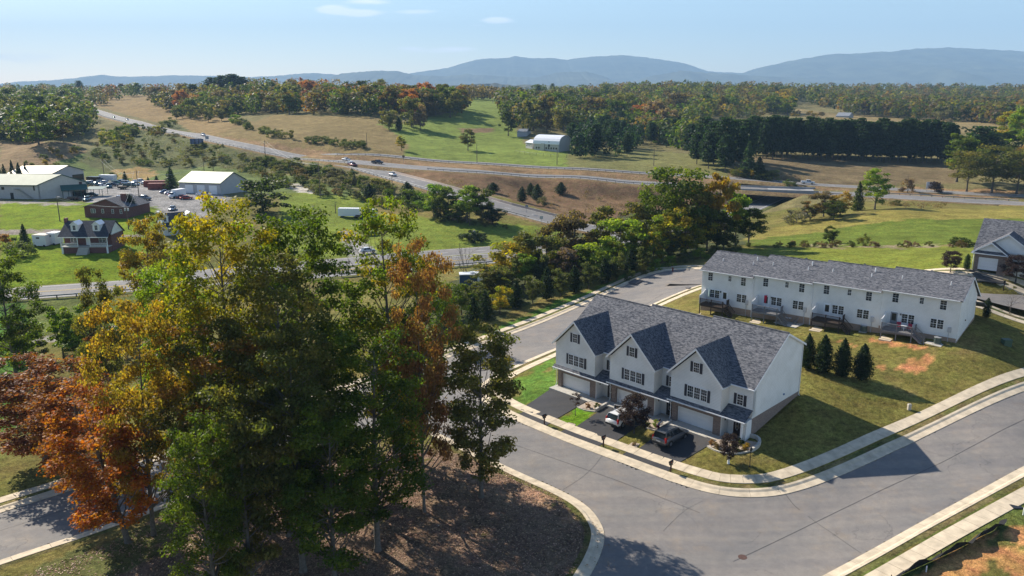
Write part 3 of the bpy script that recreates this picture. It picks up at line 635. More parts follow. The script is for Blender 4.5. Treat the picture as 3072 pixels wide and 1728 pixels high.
def shingle_mat(name, c1, c2, sc=1.0):
    m, t, b = nodes(name); tc = N(t, 'ShaderNodeTexCoord')
    def nz(v, d=4, stretch=None):
        n = N(t, 'ShaderNodeTexNoise'); n.inputs['Scale'].default_value = v; n.inputs['Detail'].default_value = d; n.inputs['Roughness'].default_value = .7
        if stretch:
            mp = N(t, 'ShaderNodeMapping'); mp.inputs['Scale'].default_value = stretch; t.links.new(tc.outputs['Object'], mp.inputs[0]); t.links.new(mp.outputs[0], n.inputs[0])
        else: t.links.new(tc.outputs['Object'], n.inputs[0])
        return n.outputs[0]
    r = N(t, 'ShaderNodeValToRGB'); e = r.color_ramp.elements; e[0].position = .38; e[0].color = (*c1, 1); e[1].position = .62; e[1].color = (*c2, 1)
    t.links.new(nz(1.0, 3, (2.4 * sc, 5.5 * sc, 5.5 * sc)), r.inputs[0])
    r2 = N(t, 'ShaderNodeValToRGB'); e = r2.color_ramp.elements; e[0].position = .3; e[0].color = (.8, .8, .82, 1); e[1].position = .7; e[1].color = (1.12, 1.1, 1.08, 1)
    t.links.new(nz(.5, 5), r2.inputs[0])
    x = N(t, 'ShaderNodeMix', data_type='RGBA', blend_type='MULTIPLY'); x.inputs['Factor'].default_value = 1; t.links.new(r.outputs[0], x.inputs['A']); t.links.new(r2.outputs[0], x.inputs['B'])
    t.links.new(x.outputs['Result'], b.inputs['Base Color']); b.inputs['Roughness'].default_value = .95; b.inputs['Specular IOR Level'].default_value = .12
    bp = N(t, 'ShaderNodeBump'); bp.inputs['Strength'].default_value = .5; bp.inputs['Distance'].default_value = .03; t.links.new(nz(1.0, 3, (2.4 * sc, 5.5 * sc, 5.5 * sc)), bp.inputs['Height']); t.links.new(bp.outputs[0], b.inputs['Normal'])
    return m
def brick_mat(name, c1, c2, mortar, sc=1.0):
    m, t, b = nodes(name); tc = N(t, 'ShaderNodeTexCoord'); sp = N(t, 'ShaderNodeSeparateXYZ'); t.links.new(tc.outputs['Object'], sp.inputs[0])
    ad = N(t, 'ShaderNodeMath', operation='ADD'); t.links.new(sp.outputs[0], ad.inputs[0]); t.links.new(sp.outputs[1], ad.inputs[1])
    cb = N(t, 'ShaderNodeCombineXYZ'); t.links.new(ad.outputs[0], cb.inputs[0]); t.links.new(sp.outputs[2], cb.inputs[1])
    br = N(t, 'ShaderNodeTexBrick'); br.inputs['Scale'].default_value = 4.6 * sc; br.inputs['Color1'].default_value = (*c1, 1); br.inputs['Color2'].default_value = (*c2, 1); br.inputs['Mortar'].default_value = (*mortar, 1)
    br.inputs['Mortar Size'].default_value = .02; br.inputs['Brick Width'].default_value = 1.0; br.inputs['Row Height'].default_value = .35
    t.links.new(cb.outputs[0], br.inputs[0]); t.links.new(br.outputs[0], b.inputs['Base Color']); b.inputs['Roughness'].default_value = .9
    bp = N(t, 'ShaderNodeBump'); bp.inputs['Strength'].default_value = .4; bp.inputs['Distance'].default_value = .01; t.links.new(br.outputs['Fac'], bp.inputs['Height']); bp.invert = True; t.links.new(bp.outputs[0], b.inputs['Normal'])
    return m
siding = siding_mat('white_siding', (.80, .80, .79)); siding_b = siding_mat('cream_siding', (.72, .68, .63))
trim = mat('white_trim', (.80, .80, .80), .45, var=.04); shutter_m = mat('dark_shutter', (.035, .036, .05), .5, var=.08)
roof_m = shingle_mat('grey_shingle', (.050, .056, .070), (.190, .192, .205))
brick_m = brick_mat('brown_brick', (.17, .12, .10), (.25, .185, .155), (.28, .26, .24))
red_brick = brick_mat('red_brick', (.11, .035, .03), (.16, .05, .042), (.2, .16, .15))
found_m = brick_mat('tan_block', (.30, .21, .15), (.38, .27, .2), (.35, .31, .27))
glass_m, t_, b_ = nodes('window_glass'); b_.inputs['Base Color'].default_value = (.018, .024, .03, 1); b_.inputs['Roughness'].default_value = .06; b_.inputs['Specular IOR Level'].default_value = .6
garage_m = mat('garage_door_white', (.80, .80, .80), .5, var=.03)
black_m = mat('black_metal', (.02, .02, .022), .45, var=.1); galv = mat('galvanized_steel', (.30, .31, .32), .6, .3, var=.15, scale=3)
wood_dark = mat('dark_stained_wood', (.055, .038, .03), .8, var=.3, scale=6); wood_grey = mat('weathered_grey_wood', (.20, .195, .20), .85, var=.25, scale=6)
pole_m = mat('utility_pole_wood', (.13, .10, .08), .9, var=.25, scale=3)
bark_m = mat('tree_bark', (.105, .088, .075), .95, var=.35, scale=4, bump=.6, bscale=12)
bark_pale = mat('pale_bark', (.13, .115, .10), .95, var=.3, scale=4, bump=.6, bscale=12)

class Frame:
    """wall frame: local s along wall, z up, out = outward normal distance; maps into parent's local axes"""
    def __init__(s, o, d, n): s.o = Vector(o); s.d = Vector(d).normalized(); s.n = Vector(n).normalized()
    def p(s, a, z, out=0.0): return tuple(s.o + s.d * a + Vector((0, 0, z)) + s.n * out)
    def box(s, mb, a0, a1, z0, z1, o0, o1):
        P = [s.p(a, z, o) for z in (z0, z1) for a, o in ((a0, o0), (a1, o0), (a1, o1), (a0, o1))]
        mb.add(P, [(3,2,1,0),(4,5,6,7),(0,1,5,4),(1,2,6,5),(2,3,7,6),(3,0,4,7)]); return mb
def window(par, F, a0, z0, w, h, n=1, shutters=False, grid=(2, 2), sh_w=.33, gap=.12):
    """n sashes side by side in one opening: frame with bars, glass, shutters"""
    a = a0
    for k in range(n):
        f = MB()
        F.box(f, a - .06, a + w + .06, z0 - .07, z0, 0, .06); F.box(f, a - .06, a + w + .06, z0 + h, z0 + h + .08, 0, .06)
        F.box(f, a - .06, a, z0, z0 + h, 0, .06); F.box(f, a + w, a + w + .06, z0, z0 + h, 0, .06)
        F.box(f, a, a + w, z0 + h / 2 - .025, z0 + h / 2 + .025, .0, .045)
        for i in range(1, grid[0]): F.box(f, a + w * i / grid[0] - .009, a + w * i / grid[0] + .009, z0, z0 + h, .0, .032)
        for j in (1, 3):
            if grid[1] >= 2: F.box(f, a, a + w, z0 + h * j / 4 - .009, z0 + h * j / 4 + .009, .0, .032)
        o = f.part('window', trim, par)
        F.box(MB(), a, a + w, z0, z0 + h, .004, .02).part('pane', glass_m, o)
        a += w + gap
    if shutters:
        for q in (a0 - .08 - sh_w, a - gap + .08): F.box(MB(), q, q + sh_w, z0 - .04, z0 + h + .04, .0, .045).part('shutter', shutter_m, par)
def slab(par, name, pts, th, m_, label=None):
    """roof plane with thickness: pts counter-clockwise from above"""
    P = [Vector(p) for p in pts]; n = (P[1] - P[0]).cross(P[-1] - P[0]).normalized()
    if n.z < 0: P = P[::-1]; n = -n
    k = len(P); V = P + [p - n * th for p in P]
    Fs = [tuple(range(k)), tuple(range(2 * k - 1, k - 1, -1))] + [((i + 1) % k, i, k + i, k + (i + 1) % k) for i in range(k)]
    return MB().add(V, Fs).part(name, m_, par, label=label)
def board(par, name, a, b_, w, t, m_):
    """board from a to b with height w and thickness t (fascia, rail)"""
    a, b_ = Vector(a), Vector(b_); d = (b_ - a).normalized(); s_ = d.cross(Vector((0, 0, 1))).normalized() * t / 2
    V = [a - s_, a + s_, b_ + s_, b_ - s_]; W = [v - Vector((0, 0, w)) for v in V]
    return MB().hull8(W, V).part(name, m_, par)

# ------------------------------------------------------------------ front row: three joined townhouses
row = thing('townhouse_row', (6.247, 97.4, 0), 'row of three joined white townhouses with three dark front gables and garages', 'townhouses', -YAW)
W1 = 8.632; Wg = 6.456; UE = 3 * W1 + .72 + .02
def ulocal(P): return P
gdoor_sub = []
for i in range(3):
    ou, ov, oz = W1 * i, .2 * i, .253 * i
    uR = W1 if i < 2 else W1 + .70        # right end of this unit
    def L(u, v, z): return (ou + u, ov + v, oz + z)
    base = -1.2
    # ground floor masses
    mb = MB()
    mb.box(ou + 0, ou + .62, ov - .45, ov + .4, base, oz + 2.72).box(ou + 5.40, ou + 6.35, ov - .45, ov + .4, base, oz + 2.72).box(ou + .62, ou + 5.40, ov - .45, ov + .4, oz + 1.99, oz + 2.72)
    mb.part('garage_front', brick_m, row)
    gd = thing('garage_door', (0, 0, 0), None, None); gd.parent = row; KIDS.setdefault(row.name, []).append(gd)
    for k in range(4):
        z0 = oz + .02 + k * .49; p = MB().box(ou + .64, ou + 5.38, ov - .02, ov + .06, z0, z0 + .478)
        for q in range(4): p.box(ou + .80 + q * 1.15, ou + 1.72 + q * 1.15, ov - .032, ov - .02, z0 + .1, z0 + .38)
        p.part('door_panel', garage_m, gd)
    MB().box(ou + .56, ou + .64, ov - .06, ov + .02, oz, oz + 2.02).box(ou + 5.38, ou + 5.46, ov - .06, ov + .02, oz, oz + 2.02).box(ou + .56, ou + 5.46, ov - .06, ov + .02, oz + 1.975, oz + 2.06).part('door_casing', trim, row)
    # upper gable wall
    c = ou + Wg / 2; v0 = ov - .88
    w = MB().prism([(ou, oz + 2.95), (ou + Wg, oz + 2.95), (ou + Wg, oz + 5.98), (c, oz + 9.18), (ou, oz + 5.98)], v0, v0 + 1.8, 'y'); w.part('gable_wall', siding, row)
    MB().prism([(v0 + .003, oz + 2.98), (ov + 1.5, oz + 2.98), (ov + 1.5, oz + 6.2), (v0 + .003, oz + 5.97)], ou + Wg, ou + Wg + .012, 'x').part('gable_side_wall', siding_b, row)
    # pent roof and gutter
    gl = -.25 if i == 0 else -.2
    slab(row, 'pent_roof', [L(gl, -1.14, 2.80), L(Wg + .02, -1.14, 2.80), L(Wg + .02, -.86, 3.12), L(gl, -.86, 3.12)], .05, roof_m)
    slab(row, 'porch_roof', [L(Wg + .02, -1.14, 2.80), L(uR + .22, -1.14, 2.80), L(uR + .06, .72, 3.62), L(Wg + .02, .72, 3.62)], .06, roof_m)
    MB().box(ou + gl - .02, ou + uR + .24, ov - 1.27, ov - 1.15, oz + 2.68, oz + 2.79).box(ou + gl, ou + uR + .2, ov - 1.15, ov - .45, oz + 2.67, oz + 2.70).part('gutter', trim, row)
    MB().tube([L(-.12, -1.2, 2.7), L(-.12, -1.2, 2.45), L(-.10, -.55, 2.25), L(-.10, -.52, .45), L(-.06, -.75, .2)], .045, 6).part('downspout', trim, row)
    # entry bay
    e = MB().box(ou + 6.35, ou + uR - .005, ov + 1.0, ov + 1.5, base, oz + 3.6).part('entry_wall', siding, row)
    MB().box(ou + 6.35, ou + 6.40, ov - .45, ov + 1.0, base, oz + 2.75).part('porch_side_wall', siding, row)
    MB().box(ou + Wg + .013, ou + uR, ov + .72, ov + 1.3, oz + 2.9, oz + 6.05).part('upper_entry_wall', siding, row)
    FE = Frame(L(0, 1.0, 0), (1, 0, 0), (0, -1, 0))
    dz = 7.12
    d_ = FE.box(MB(), dz - .08, dz + .98, .08, 2.2, 0, .05).part('door_frame', trim, row)
    d_ = FE.box(MB(), dz, dz + .9, .1, 2.12, .05, .075).part('front_door', mat('dark_door', (.025, .018, .02), .4, var=.1) if i == 0 else MATS['dark_door'], row)
    ov_pts = [(dz + .45 + .2 * math.cos(a), 1.25 + .55 * math.sin(a)) for a in np.linspace(0, 2 * math.pi, 18, endpoint=False)]
    g = MB(); P0 = [FE.p(a, z, .078) for a, z in ov_pts]; P1 = [FE.p(a, z, .09) for a, z in ov_pts]; g.add(P0 + P1, [tuple(range(18, 36))[::-1], tuple(range(18, 36))] + [(k, (k + 1) % 18, 18 + (k + 1) % 18, 18 + k) for k in range(18)])
    g.part('oval_pane', trim, d_); g2 = [FE.p(dz + .45 + (a - dz - .45) * .78, 1.25 + (z - 1.25) * .86, .094) for a, z in ov_pts]; MB().add(g2, [tuple(range(18))[::-1]]).part('pane', glass_m, d_)
    MB().ball(FE.p(dz + .8, 1.1, .11), .035).part('door_knob', galv, d_)
    MB().box(ou + 6.18 + .24, ou + 6.5, ov + .2, ov + .32, oz + 1.75, oz + 2.0).part('wall_lamp', black_m, row)
    MB().box(ou + 6.41, ou + uR, ov - 1.35, ov + 1.0, base, oz + .02).part('porch_floor', conc_g, row)
    # windows
    FG = Frame((ou, v0, oz), (1, 0, 0), (0, -1, 0))
    window(row, FG, 2.25, 3.68, .72, 1.3, 3, True, (3, 2), .33, .14)
    window(row, FG, 2.85, 6.72, .70, 1.1, 1, True, (3, 2), .33)
    FU = Frame((ou, ov + .72, oz), (1, 0, 0), (0, -1, 0))
    window(row, FU, 7.48, 3.82, .68, 1.16, 1, True, (2, 2), .33)
    # gable roof: two planes, trim boards
    ze, zp, oh = 6.02, 9.60, .36; va = v0 - .40; sl = (zp - ze) / (Wg / 2 + oh); VE, ZE, VR, ZR = .38, 6.05, 7.3, 10.83; sm = (ZR - ZE) / (VR - VE)
    vb = VE + (zp - ZE) / sm; vv = VE + (ze - ZE) / sm
    for sgn, nm in ((-1, 'gable_roof'), (1, 'gable_roof')):
        ue = Wg / 2 + sgn * (Wg / 2 + oh)
        slab(row, nm, [L(Wg / 2, va - ov + ov - 0, zp) if False else (c, va, oz + zp), (ou + ue, va, oz + ze), (ou + ue, ov + vv, oz + ze), (c, ov + vb, oz + zp)], .13, roof_m)
        board(row, 'rake_board', (c, va - .02, oz + zp - .03), (ou + ue, va - .02, oz + ze - .03), .26, .04, trim)
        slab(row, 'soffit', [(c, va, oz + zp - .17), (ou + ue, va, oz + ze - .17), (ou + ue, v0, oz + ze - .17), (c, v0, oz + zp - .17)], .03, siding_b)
    MB().box(ou + Wg + .02, ou + Wg + oh + .02, va, ov + vv + .3, oz + ze - .2, oz + ze - .14).part('eave_trim', trim, row)
    # main roof planes
    ul = -.25 if i == 0 else 0.0; ur = uR + (.2 if i == 2 else 0)
    slab(row, 'main_roof', [(ou + ul, ov + VE, oz + ZE), (ou + ur, ov + VE, oz + ZE), (ou + ur, ov + VR, oz + ZR), (ou + ul, ov + VR, oz + ZR)], .14, roof_m)
    slab(row, 'rear_roof', [(ou + ul, ov + VR, oz + ZR), (ou + ur, ov + VR, oz + ZR), (ou + ur, ov + 11.75, oz + 8.66), (ou + ul, ov + 11.75, oz + 8.66)], .14, roof_m)
    MB().tube([(ou + ul, ov + VR, oz + ZR + .02), (ou + ur, ov + VR, oz + ZR + .02)], .09, 6).part('ridge_cap', roof_m, row)
    MB().box(ou + Wg, ou + ur, ov + VE - .12, ov + VE, oz + ZE - .12, oz + ZE - .01).part('eave_gutter', trim, row)
    # end and rear walls of the block
    V1 = 11.35
    if i == 2:
        # brick corner to slanted grade, siding above
        MB().prism([(.72 + ov, base), (V1 + ov, base), (V1 + ov, 3.40), (.72 + ov, 3.14)], ou + uR - .3, ou + uR + .02, 'x').part('brick_side_wall', brick_m, row)
        MB().box(ou + uR - .62, ou + uR + .02, ov - .35, ov + .72, base, oz + 2.62).part('porch_corner_wall', siding, row)
        MB().prism([(.72 + ov, 3.13), (V1 + ov, 3.39), (V1 + ov, oz + 8.72), (VR + ov, oz + ZR - .15), (.74 + ov, oz + 6.12)], ou + uR - .3, ou + uR, 'x').part('side_wall', siding, row)
        board(row, 'rake_board', (ou + ur + .02, ov + VE, oz + ZE - .02), (ou + ur + .02, ov + VR, oz + ZR - .02), .24, .04, trim)
        board(row, 'rake_board', (ou + ur + .02, ov + VR, oz + ZR - .02), (ou + ur + .02, ov + 11.75, oz + 8.64), .24, .04, trim)
        MB().box(ou + 9.02, ou + 9.20, ov - .98, ov - .80, base, oz + 2.70).part('porch_post', trim, row)
        MB().tube([(ou + uR + .06, ov + 11.3, oz + 8.6), (ou + uR + .06, ov + 11.3, 3.0), (ou + uR + .25, ov + 11.3, 2.8)], .045, 6).part('downspout', trim, row)
        MB().tube([(ou + uR, ov + 7.6, 4.05), (ou + uR + .1, ov + 7.6, 4.05)], .12, 8).part('dryer_vent', mat('blue_plastic', (.1, .2, .35), .5, var=0), row)
    if i == 0:
        MB().prism([(-.4, base), (V1, base), (V1, 8.72), (VR, ZR - .15), (.74, 6.12), (-.4, 5.9)], ou, ou + .2, 'x').part('side_wall', siding, row)
    MB().box(ou, ou + uR - .02, ov + V1 - .2, ov + V1, base, oz + 8.72).part('rear_wall', siding, row)
    MB().box(ou + .22, ou + uR - .32, ov + 1.5, ov + V1 - .22, base, oz + 5.6).part('inner_wall', siding, row)

# ------------------------------------------------------------------ second row seen from behind: four joined townhouses
row2 = thing('townhouse_row', (ROW2[0], ROW2[1], 0), 'long white townhouse row of four units seen from behind with four raised decks', 'townhouses', -YAW2)
UB = [0, 8.45, 17.3, 26.6, 36.15]; EV = [9.78, 10.22, 10.52, 10.88]; GR = [3.15, 3.55, 4.05, 4.6]
WIN = [dict(a=1.04, b=4.38, c=6.43, pair=1.50, door=3.52, far=5.93), dict(a=1.45, b=4.78, c=6.85, pair=2.9, door=1.62, far=6.14),
       dict(a=1.5, b=4.78, c=7.25, pair=2.95, door=1.75, far=6.32), dict(a=1.35, b=4.72, c=7.2, pair=2.78, door=1.35, far=6.33)]
VRG, RG = 5.6, 2.13
for i in range(4):
    u0, u1, ez, g = UB[i], UB[i + 1], EV[i], GR[i]; w2 = u1 - u0; vo = 0 if i in (0,) else 0
    sb = ez - 5.17
    MB().box(u0, u1 - .01, vo, vo + .25, sb, ez - .05).part('rear_wall', siding, row2)
    MB().box(u0, u1 - .01, vo + .03, vo + .5, g - 1.6, sb).part('foundation', found_m, row2)
    MB().box(u0 + .1, u1 - .1, vo + .3, 11.2, g - 1, ez - .3).part('inner_wall', siding, row2)
    slab(row2, 'rear_roof', [(u0 - (.3 if i == 0 else 0), -.38, ez), (u1 + (.3 if i == 3 else 0), -.38, ez), (u1 + (.3 if i == 3 else 0), VRG, ez + RG), (u0 - (.3 if i == 0 else 0), VRG, ez + RG)], .14, roof_m)
    slab(row2, 'front_roof', [(u0 - (.3 if i == 0 else 0), VRG, ez + RG), (u1 + (.3 if i == 3 else 0), VRG, ez + RG), (u1 + (.3 if i == 3 else 0), 12.8, ez - 1.9), (u0 - (.3 if i == 0 else 0), 12.8, ez - 1.9)], .14, roof_m)
    MB().tube([(u0, VRG, ez + RG + .01), (u1, VRG, ez + RG + .01)], .09, 6).part('ridge_cap', roof_m, row2)
    MB().box(u0 - (.3 if i == 0 else 0), u1 - .05, -.50, -.385, ez - .12, ez - .01).part('gutter', trim, row2)
    for q, (pu, pv, ph) in enumerate([(2.0 if i == 0 else 1.6, 2.9, .42), (6.9 if i < 3 else 7.6, 3.0, .45), (7.0, 4.3, .55)]):
        if i == 3 and q == 2: continue
        z0 = ez + (pv + .38) * RG / (VRG + .38); MB().tube([(u0 + pu, pv, z0 - .05), (u0 + pu, pv, z0 + ph)], .06 + .03 * (q == 2), 8).part('vent_pipe', trim, row2)
    FR = Frame((u0, vo, 0), (1, 0, 0), (0, -1, 0)); D = WIN[i]
    window(row2, FR, D['a'], ez - 1.55, .74, 1.22, 1, False, (2, 2)); window(row2, FR, D['b'], ez - 1.2, .48, .8, 1, False, (2, 2)); window(row2, FR, D['c'], ez - 1.55, .74, 1.22, 1, False, (2, 2))
    window(row2, FR, D['pair'], ez - 4.18, .70, 1.2, 2, False, (2, 2)); window(row2, FR, D['far'], ez - 4.18, .70, 1.2, 2, False, (2, 2))
    FR.box(MB(), D['door'] - .07, D['door'] + .97, ez - 4.95, ez - 2.85, 0, .05).part('door_frame', trim, row2)
    dd = FR.box(MB(), D['door'], D['door'] + .9, ez - 4.95, ez - 2.92, .05, .07).part('back_door', trim if i != 3 else mat('grey_storm_door', (.25, .26, .28), .5, var=.1), row2)
    FR.box(MB(), D['door'] + .17, D['door'] + .73, ez - 4.1, ez - 3.1, .07, .078).part('pane', glass_m, dd)
    FR.box(MB(), D['door'] + (1.2 if i else -.35), D['door'] + (1.34 if i else -.21), ez - 3.2, ez - 2.98, 0, .15).part('wall_lamp', black_m, row2)
    FR.box(MB(), w2 - 1.1, w2 - .68, ez - 4.45, ez - 3.75, 0, .14).part('electric_meter', mat('meter_grey', (.45, .46, .48), .5, var=.1) if i == 0 else MATS['meter_grey'], row2)
    MB().tube([(u0 + w2 - .95, -.06, ez - 4.4), (u0 + w2 - .95, -.06, g + .1)], .035, 6).part('conduit', MATS['meter_grey'], row2)
    if i in (0, 1): MB().tube([(u1 - .06, -.45, ez - .1), (u1 - .06, -.08, ez - .4), (u1 - .06, -.08, g + .3), (u1 + .04, -.25, g + .15)], .045, 6).part('downspout', trim, row2)
    # deck
    dk = ['dark_stained_wood', 'weathered_grey_wood', 'dark_stained_wood', 'weathered_grey_wood'][i]; dm = MATS[dk]; f = ez - 4.98; dl, dr, dd_ = .85, 4.75, 2.25
    deck = MB(); 
    for b in range(15):
        y = -.06 - b * .148; deck.box(u0 + dl, u0 + dr, y - .138, y, f - .04, f)
    deck.box(u0 + dl, u0 + dr, -2.29, -2.25, f - .26, f - .04).box(u0 + dl, u0 + dl + .04, -2.25, 0, f - .26, f - .04).box(u0 + dr - .04, u0 + dr, -2.25, 0, f - .26, f - .04)
    dko = deck.part('deck', dm, row2)
    for px_, py_ in ((dl + .06, -2.2), ((dl + dr) / 2, -2.2), (dr - .06, -2.2)): MB().box(u0 + px_ - .06, u0 + px_ + .06, py_ - .06, py_ + .06, g - .6, f + (1.0)).part('deck_post', dm, dko)
    rl = MB(); x = dl + .1
    while x < dr: rl.box(u0 + x, u0 + x + .035, -2.24, -2.2, f + .08, f + .9); x += .125
    y = -2.1
    while y < -.1: rl.box(u0 + dr - .04, u0 + dr, y, y + .035, f + .08, f + .9) if y > -1.0 else None; y += .125
    rl.box(u0 + dl, u0 + dr, -2.27, -2.17, f + .9, f + .95).box(u0 + dr - .07, u0 + dr + .02, -1.0, 0, f + .9, f + .95).part('railing', dm, dko)
    # stairs down to the right
    st = MB(); n_ = int(round((f - g) / .18)); run = 1.5 / max(n_, 1)
    for k in range(n_): st.box(u0 + dr + k * run, u0 + dr + (k + 1) * run + .03, -2.25, -1.1, f - (k + 1) * .18 - .04, f - (k + 1) * .18)
    for yy in (-2.27, -1.08): st.prism([(u0 + dr, f - .3), (u0 + dr, f), (u0 + dr + 1.5, g + .1), (u0 + dr + 1.5, g - .2)], yy, yy + .05, 'y'); st.prism([(u0 + dr, f + .86), (u0 + dr, f + .95), (u0 + dr + 1.5, g + 1.02), (u0 + dr + 1.5, g + .93)], yy, yy + .06, 'y')
    for k in range(11):
        x = u0 + dr + .07 + k * .135; zz = f + (g - f) * (x - u0 - dr) / 1.5
        for yy in (-2.255, -1.065): st.box(x, x + .035, yy, yy + .035, zz, zz + .9)
    st.box(u0 + dr + 1.45, u0 + dr + 1.55, -2.29, -2.2, g - .3, g + 1.1).part('stairs', dm, dko)
    # privacy panel, white with a curved top
    pp = [(-2.2, f + .05), (0, f + .05), (0, f + 1.95), (-.3, f + 1.93), (-.6, f + 1.8), (-1.0, f + 1.6), (-1.6, f + 1.45), (-2.2, f + 1.42)]
    MB().prism(pp, u0 + dl - .1, u0 + dl - .02, 'x').part('privacy_panel', trim, row2)
    MB().box(u0 + dl, u0 + dl + 1.5, -2.9, -.6, g - .5, g + .05).part('patio_slab', conc, row2)
# end walls, front gables of the far side
ez = EV[3]
MB().prism([(0.03, 2.0), (11.2, 3.0), (11.2, ez - 1.35), (VRG, ez + RG - .15), (0.03, ez - .1)], 36.14, 36.22, 'x').part('side_wall', siding, row2)
MB().prism([(0.0, 2.0), (11.2, 3.0), (11.2, 6.2), (0.0, 5.35)], 36.18, 36.25, 'x').part('foundation', found_m, row2)
MB().prism([(0.03, 1.5), (11.2, 2.5), (11.2, EV[0] - 1.35), (VRG, EV[0] + RG - .15), (0.03, EV[0] - .1)], -.02, .06, 'x').part('side_wall', siding, row2)
board(row2, 'rake_board', (36.46, -.38, ez - .02), (36.46, VRG, ez + RG - .02), .22, .04, trim); board(row2, 'rake_board', (36.46, VRG, ez + RG - .02), (36.46, 12.8, ez - 1.92), .22, .04, trim)
MB().tube([(36.22, 4.2, 7.3), (36.32, 4.2, 7.3)], .1, 8).part('dryer_vent', black_m, row2)
slab(row2, 'porch_roof', [(33.0, 10.6, ez - 2.3), (37.3, 10.6, ez - 2.3), (37.3, 13.8, ez - 3.6), (33.0, 13.8, ez - 3.6)], .1, roof_m)
for i in range(4):   # fronts on the street side
    u0, u1, ez = UB[i], UB[i + 1], EV[i]; MB().box(u0, u1, 11.2, 11.6, GR[i] - .6, ez - 1.4).part('front_wall', siding, row2)
    c = u0 + 3.2
    for sg in (-1, 1): slab(row2, 'gable_roof', [(c, 12.9, ez + .9), (c + sg * 3.5, 12.9, ez - 2.3), (c + sg * 3.5, 11.6, ez - 2.3), (c, 8.3, ez + .9)], .13, roof_m)

# ------------------------------------------------------------------ house at the right edge
h1 = thing('house', (74.56, 126.6, 0), 'grey roofed house with a brick front garage at the right edge', 'house', -YAW2); gz = 8.95
MB().box(.45, 1.08, 0, .3, 5.5, gz + 2.75).box(3.82, 4.9, 0, .3, 5.5, gz + 2.75).box(1.08, 3.82, 0, .3, gz + 2.02, gz + 2.75).part('garage_front', brick_m, h1)
gd = thing('garage_door', (0, 0, 0), None, None); gd.parent = h1; KIDS.setdefault(h1.name, []).append(gd)
for k in range(4): MB().box(1.08, 3.82, .12, .2, gz + .01 + k * .5, gz + k * .5 + .49).part('door_panel', garage_m, gd)
MB().box(.46, .7, .31, 9, 5.5, gz + 2.8).box(4.65, 4.89, .31, 2, 5.5, gz + 2.8).part('side_wall', siding, h1); MB().box(4.9, 15, 1.5, 1.8, 5.5, gz + 3.0).part('wall', siding, h1)
MB().prism([(.45, gz + 2.76), (4.9, gz + 2.76), (2.66, gz + 4.4)], .04, .3, 'y').part('gable_wall', siding, h1)
MB().prism([(.6, gz + 2.85), (9.0, gz + 2.85), (4.7, gz + 5.7)], 1.1, 1.4, 'y').part('front_gable', siding, h1)
for pk, e, z_, v_0, v_1 in ((2.66, (-.05, 5.15), 4.62, -.42, 1.6), (4.7, (-.1, 9.3), 6.0, .75, 5.2)):
    for q_ in e: slab(h1, 'gable_roof', [(pk, v_0, gz + z_), (q_, v_0, gz + 2.78), (q_, v_0 + 1.3 if v_0 > 0 else v_1, gz + 2.78), (pk, v_1, gz + z_)], .12, roof_m); board(h1, 'rake_board', (pk, v_0 - .03, gz + z_ - .02), (q_, v_0 - .03, gz + 2.76), .2, .04, trim)
slab(h1, 'pent_roof', [(.2, -.5, gz + 2.72), (5.0, -.5, gz + 2.72), (5.0, .02, gz + 3.1), (.2, .02, gz + 3.1)], .07, roof_m); MB().box(.15, 5.05, -.6, -.51, gz + 2.6, gz + 2.72).part('gutter', trim, h1)
slab(h1, 'main_roof', [(-.1, 1.7, gz + 2.9), (16, 1.7, gz + 2.9), (16, 7.6, gz + 7.3), (-.1, 7.6, gz + 7.3)], .14, roof_m)
slab(h1, 'rear_roof', [(-.1, 7.6, gz + 7.3), (16, 7.6, gz + 7.3), (16, 13.5, gz + 2.9), (-.1, 13.5, gz + 2.9)], .14, roof_m)
MB().prism([(1.9, gz + 2.8), (13.3, gz + 2.8), (7.6, gz + 7.1)], .3, .5, 'x').part('end_gable', siding, h1); MB().box(.3, .5, 1.9, 13.3, 5.5, gz + 2.8).part('end_wall', siding, h1)
MB().tube([(0.35, -.5, gz + 2.6), (0.35, -.1, gz + 2.3), (.35, -.1, gz)], .05, 6).part('downspout', trim, h1)
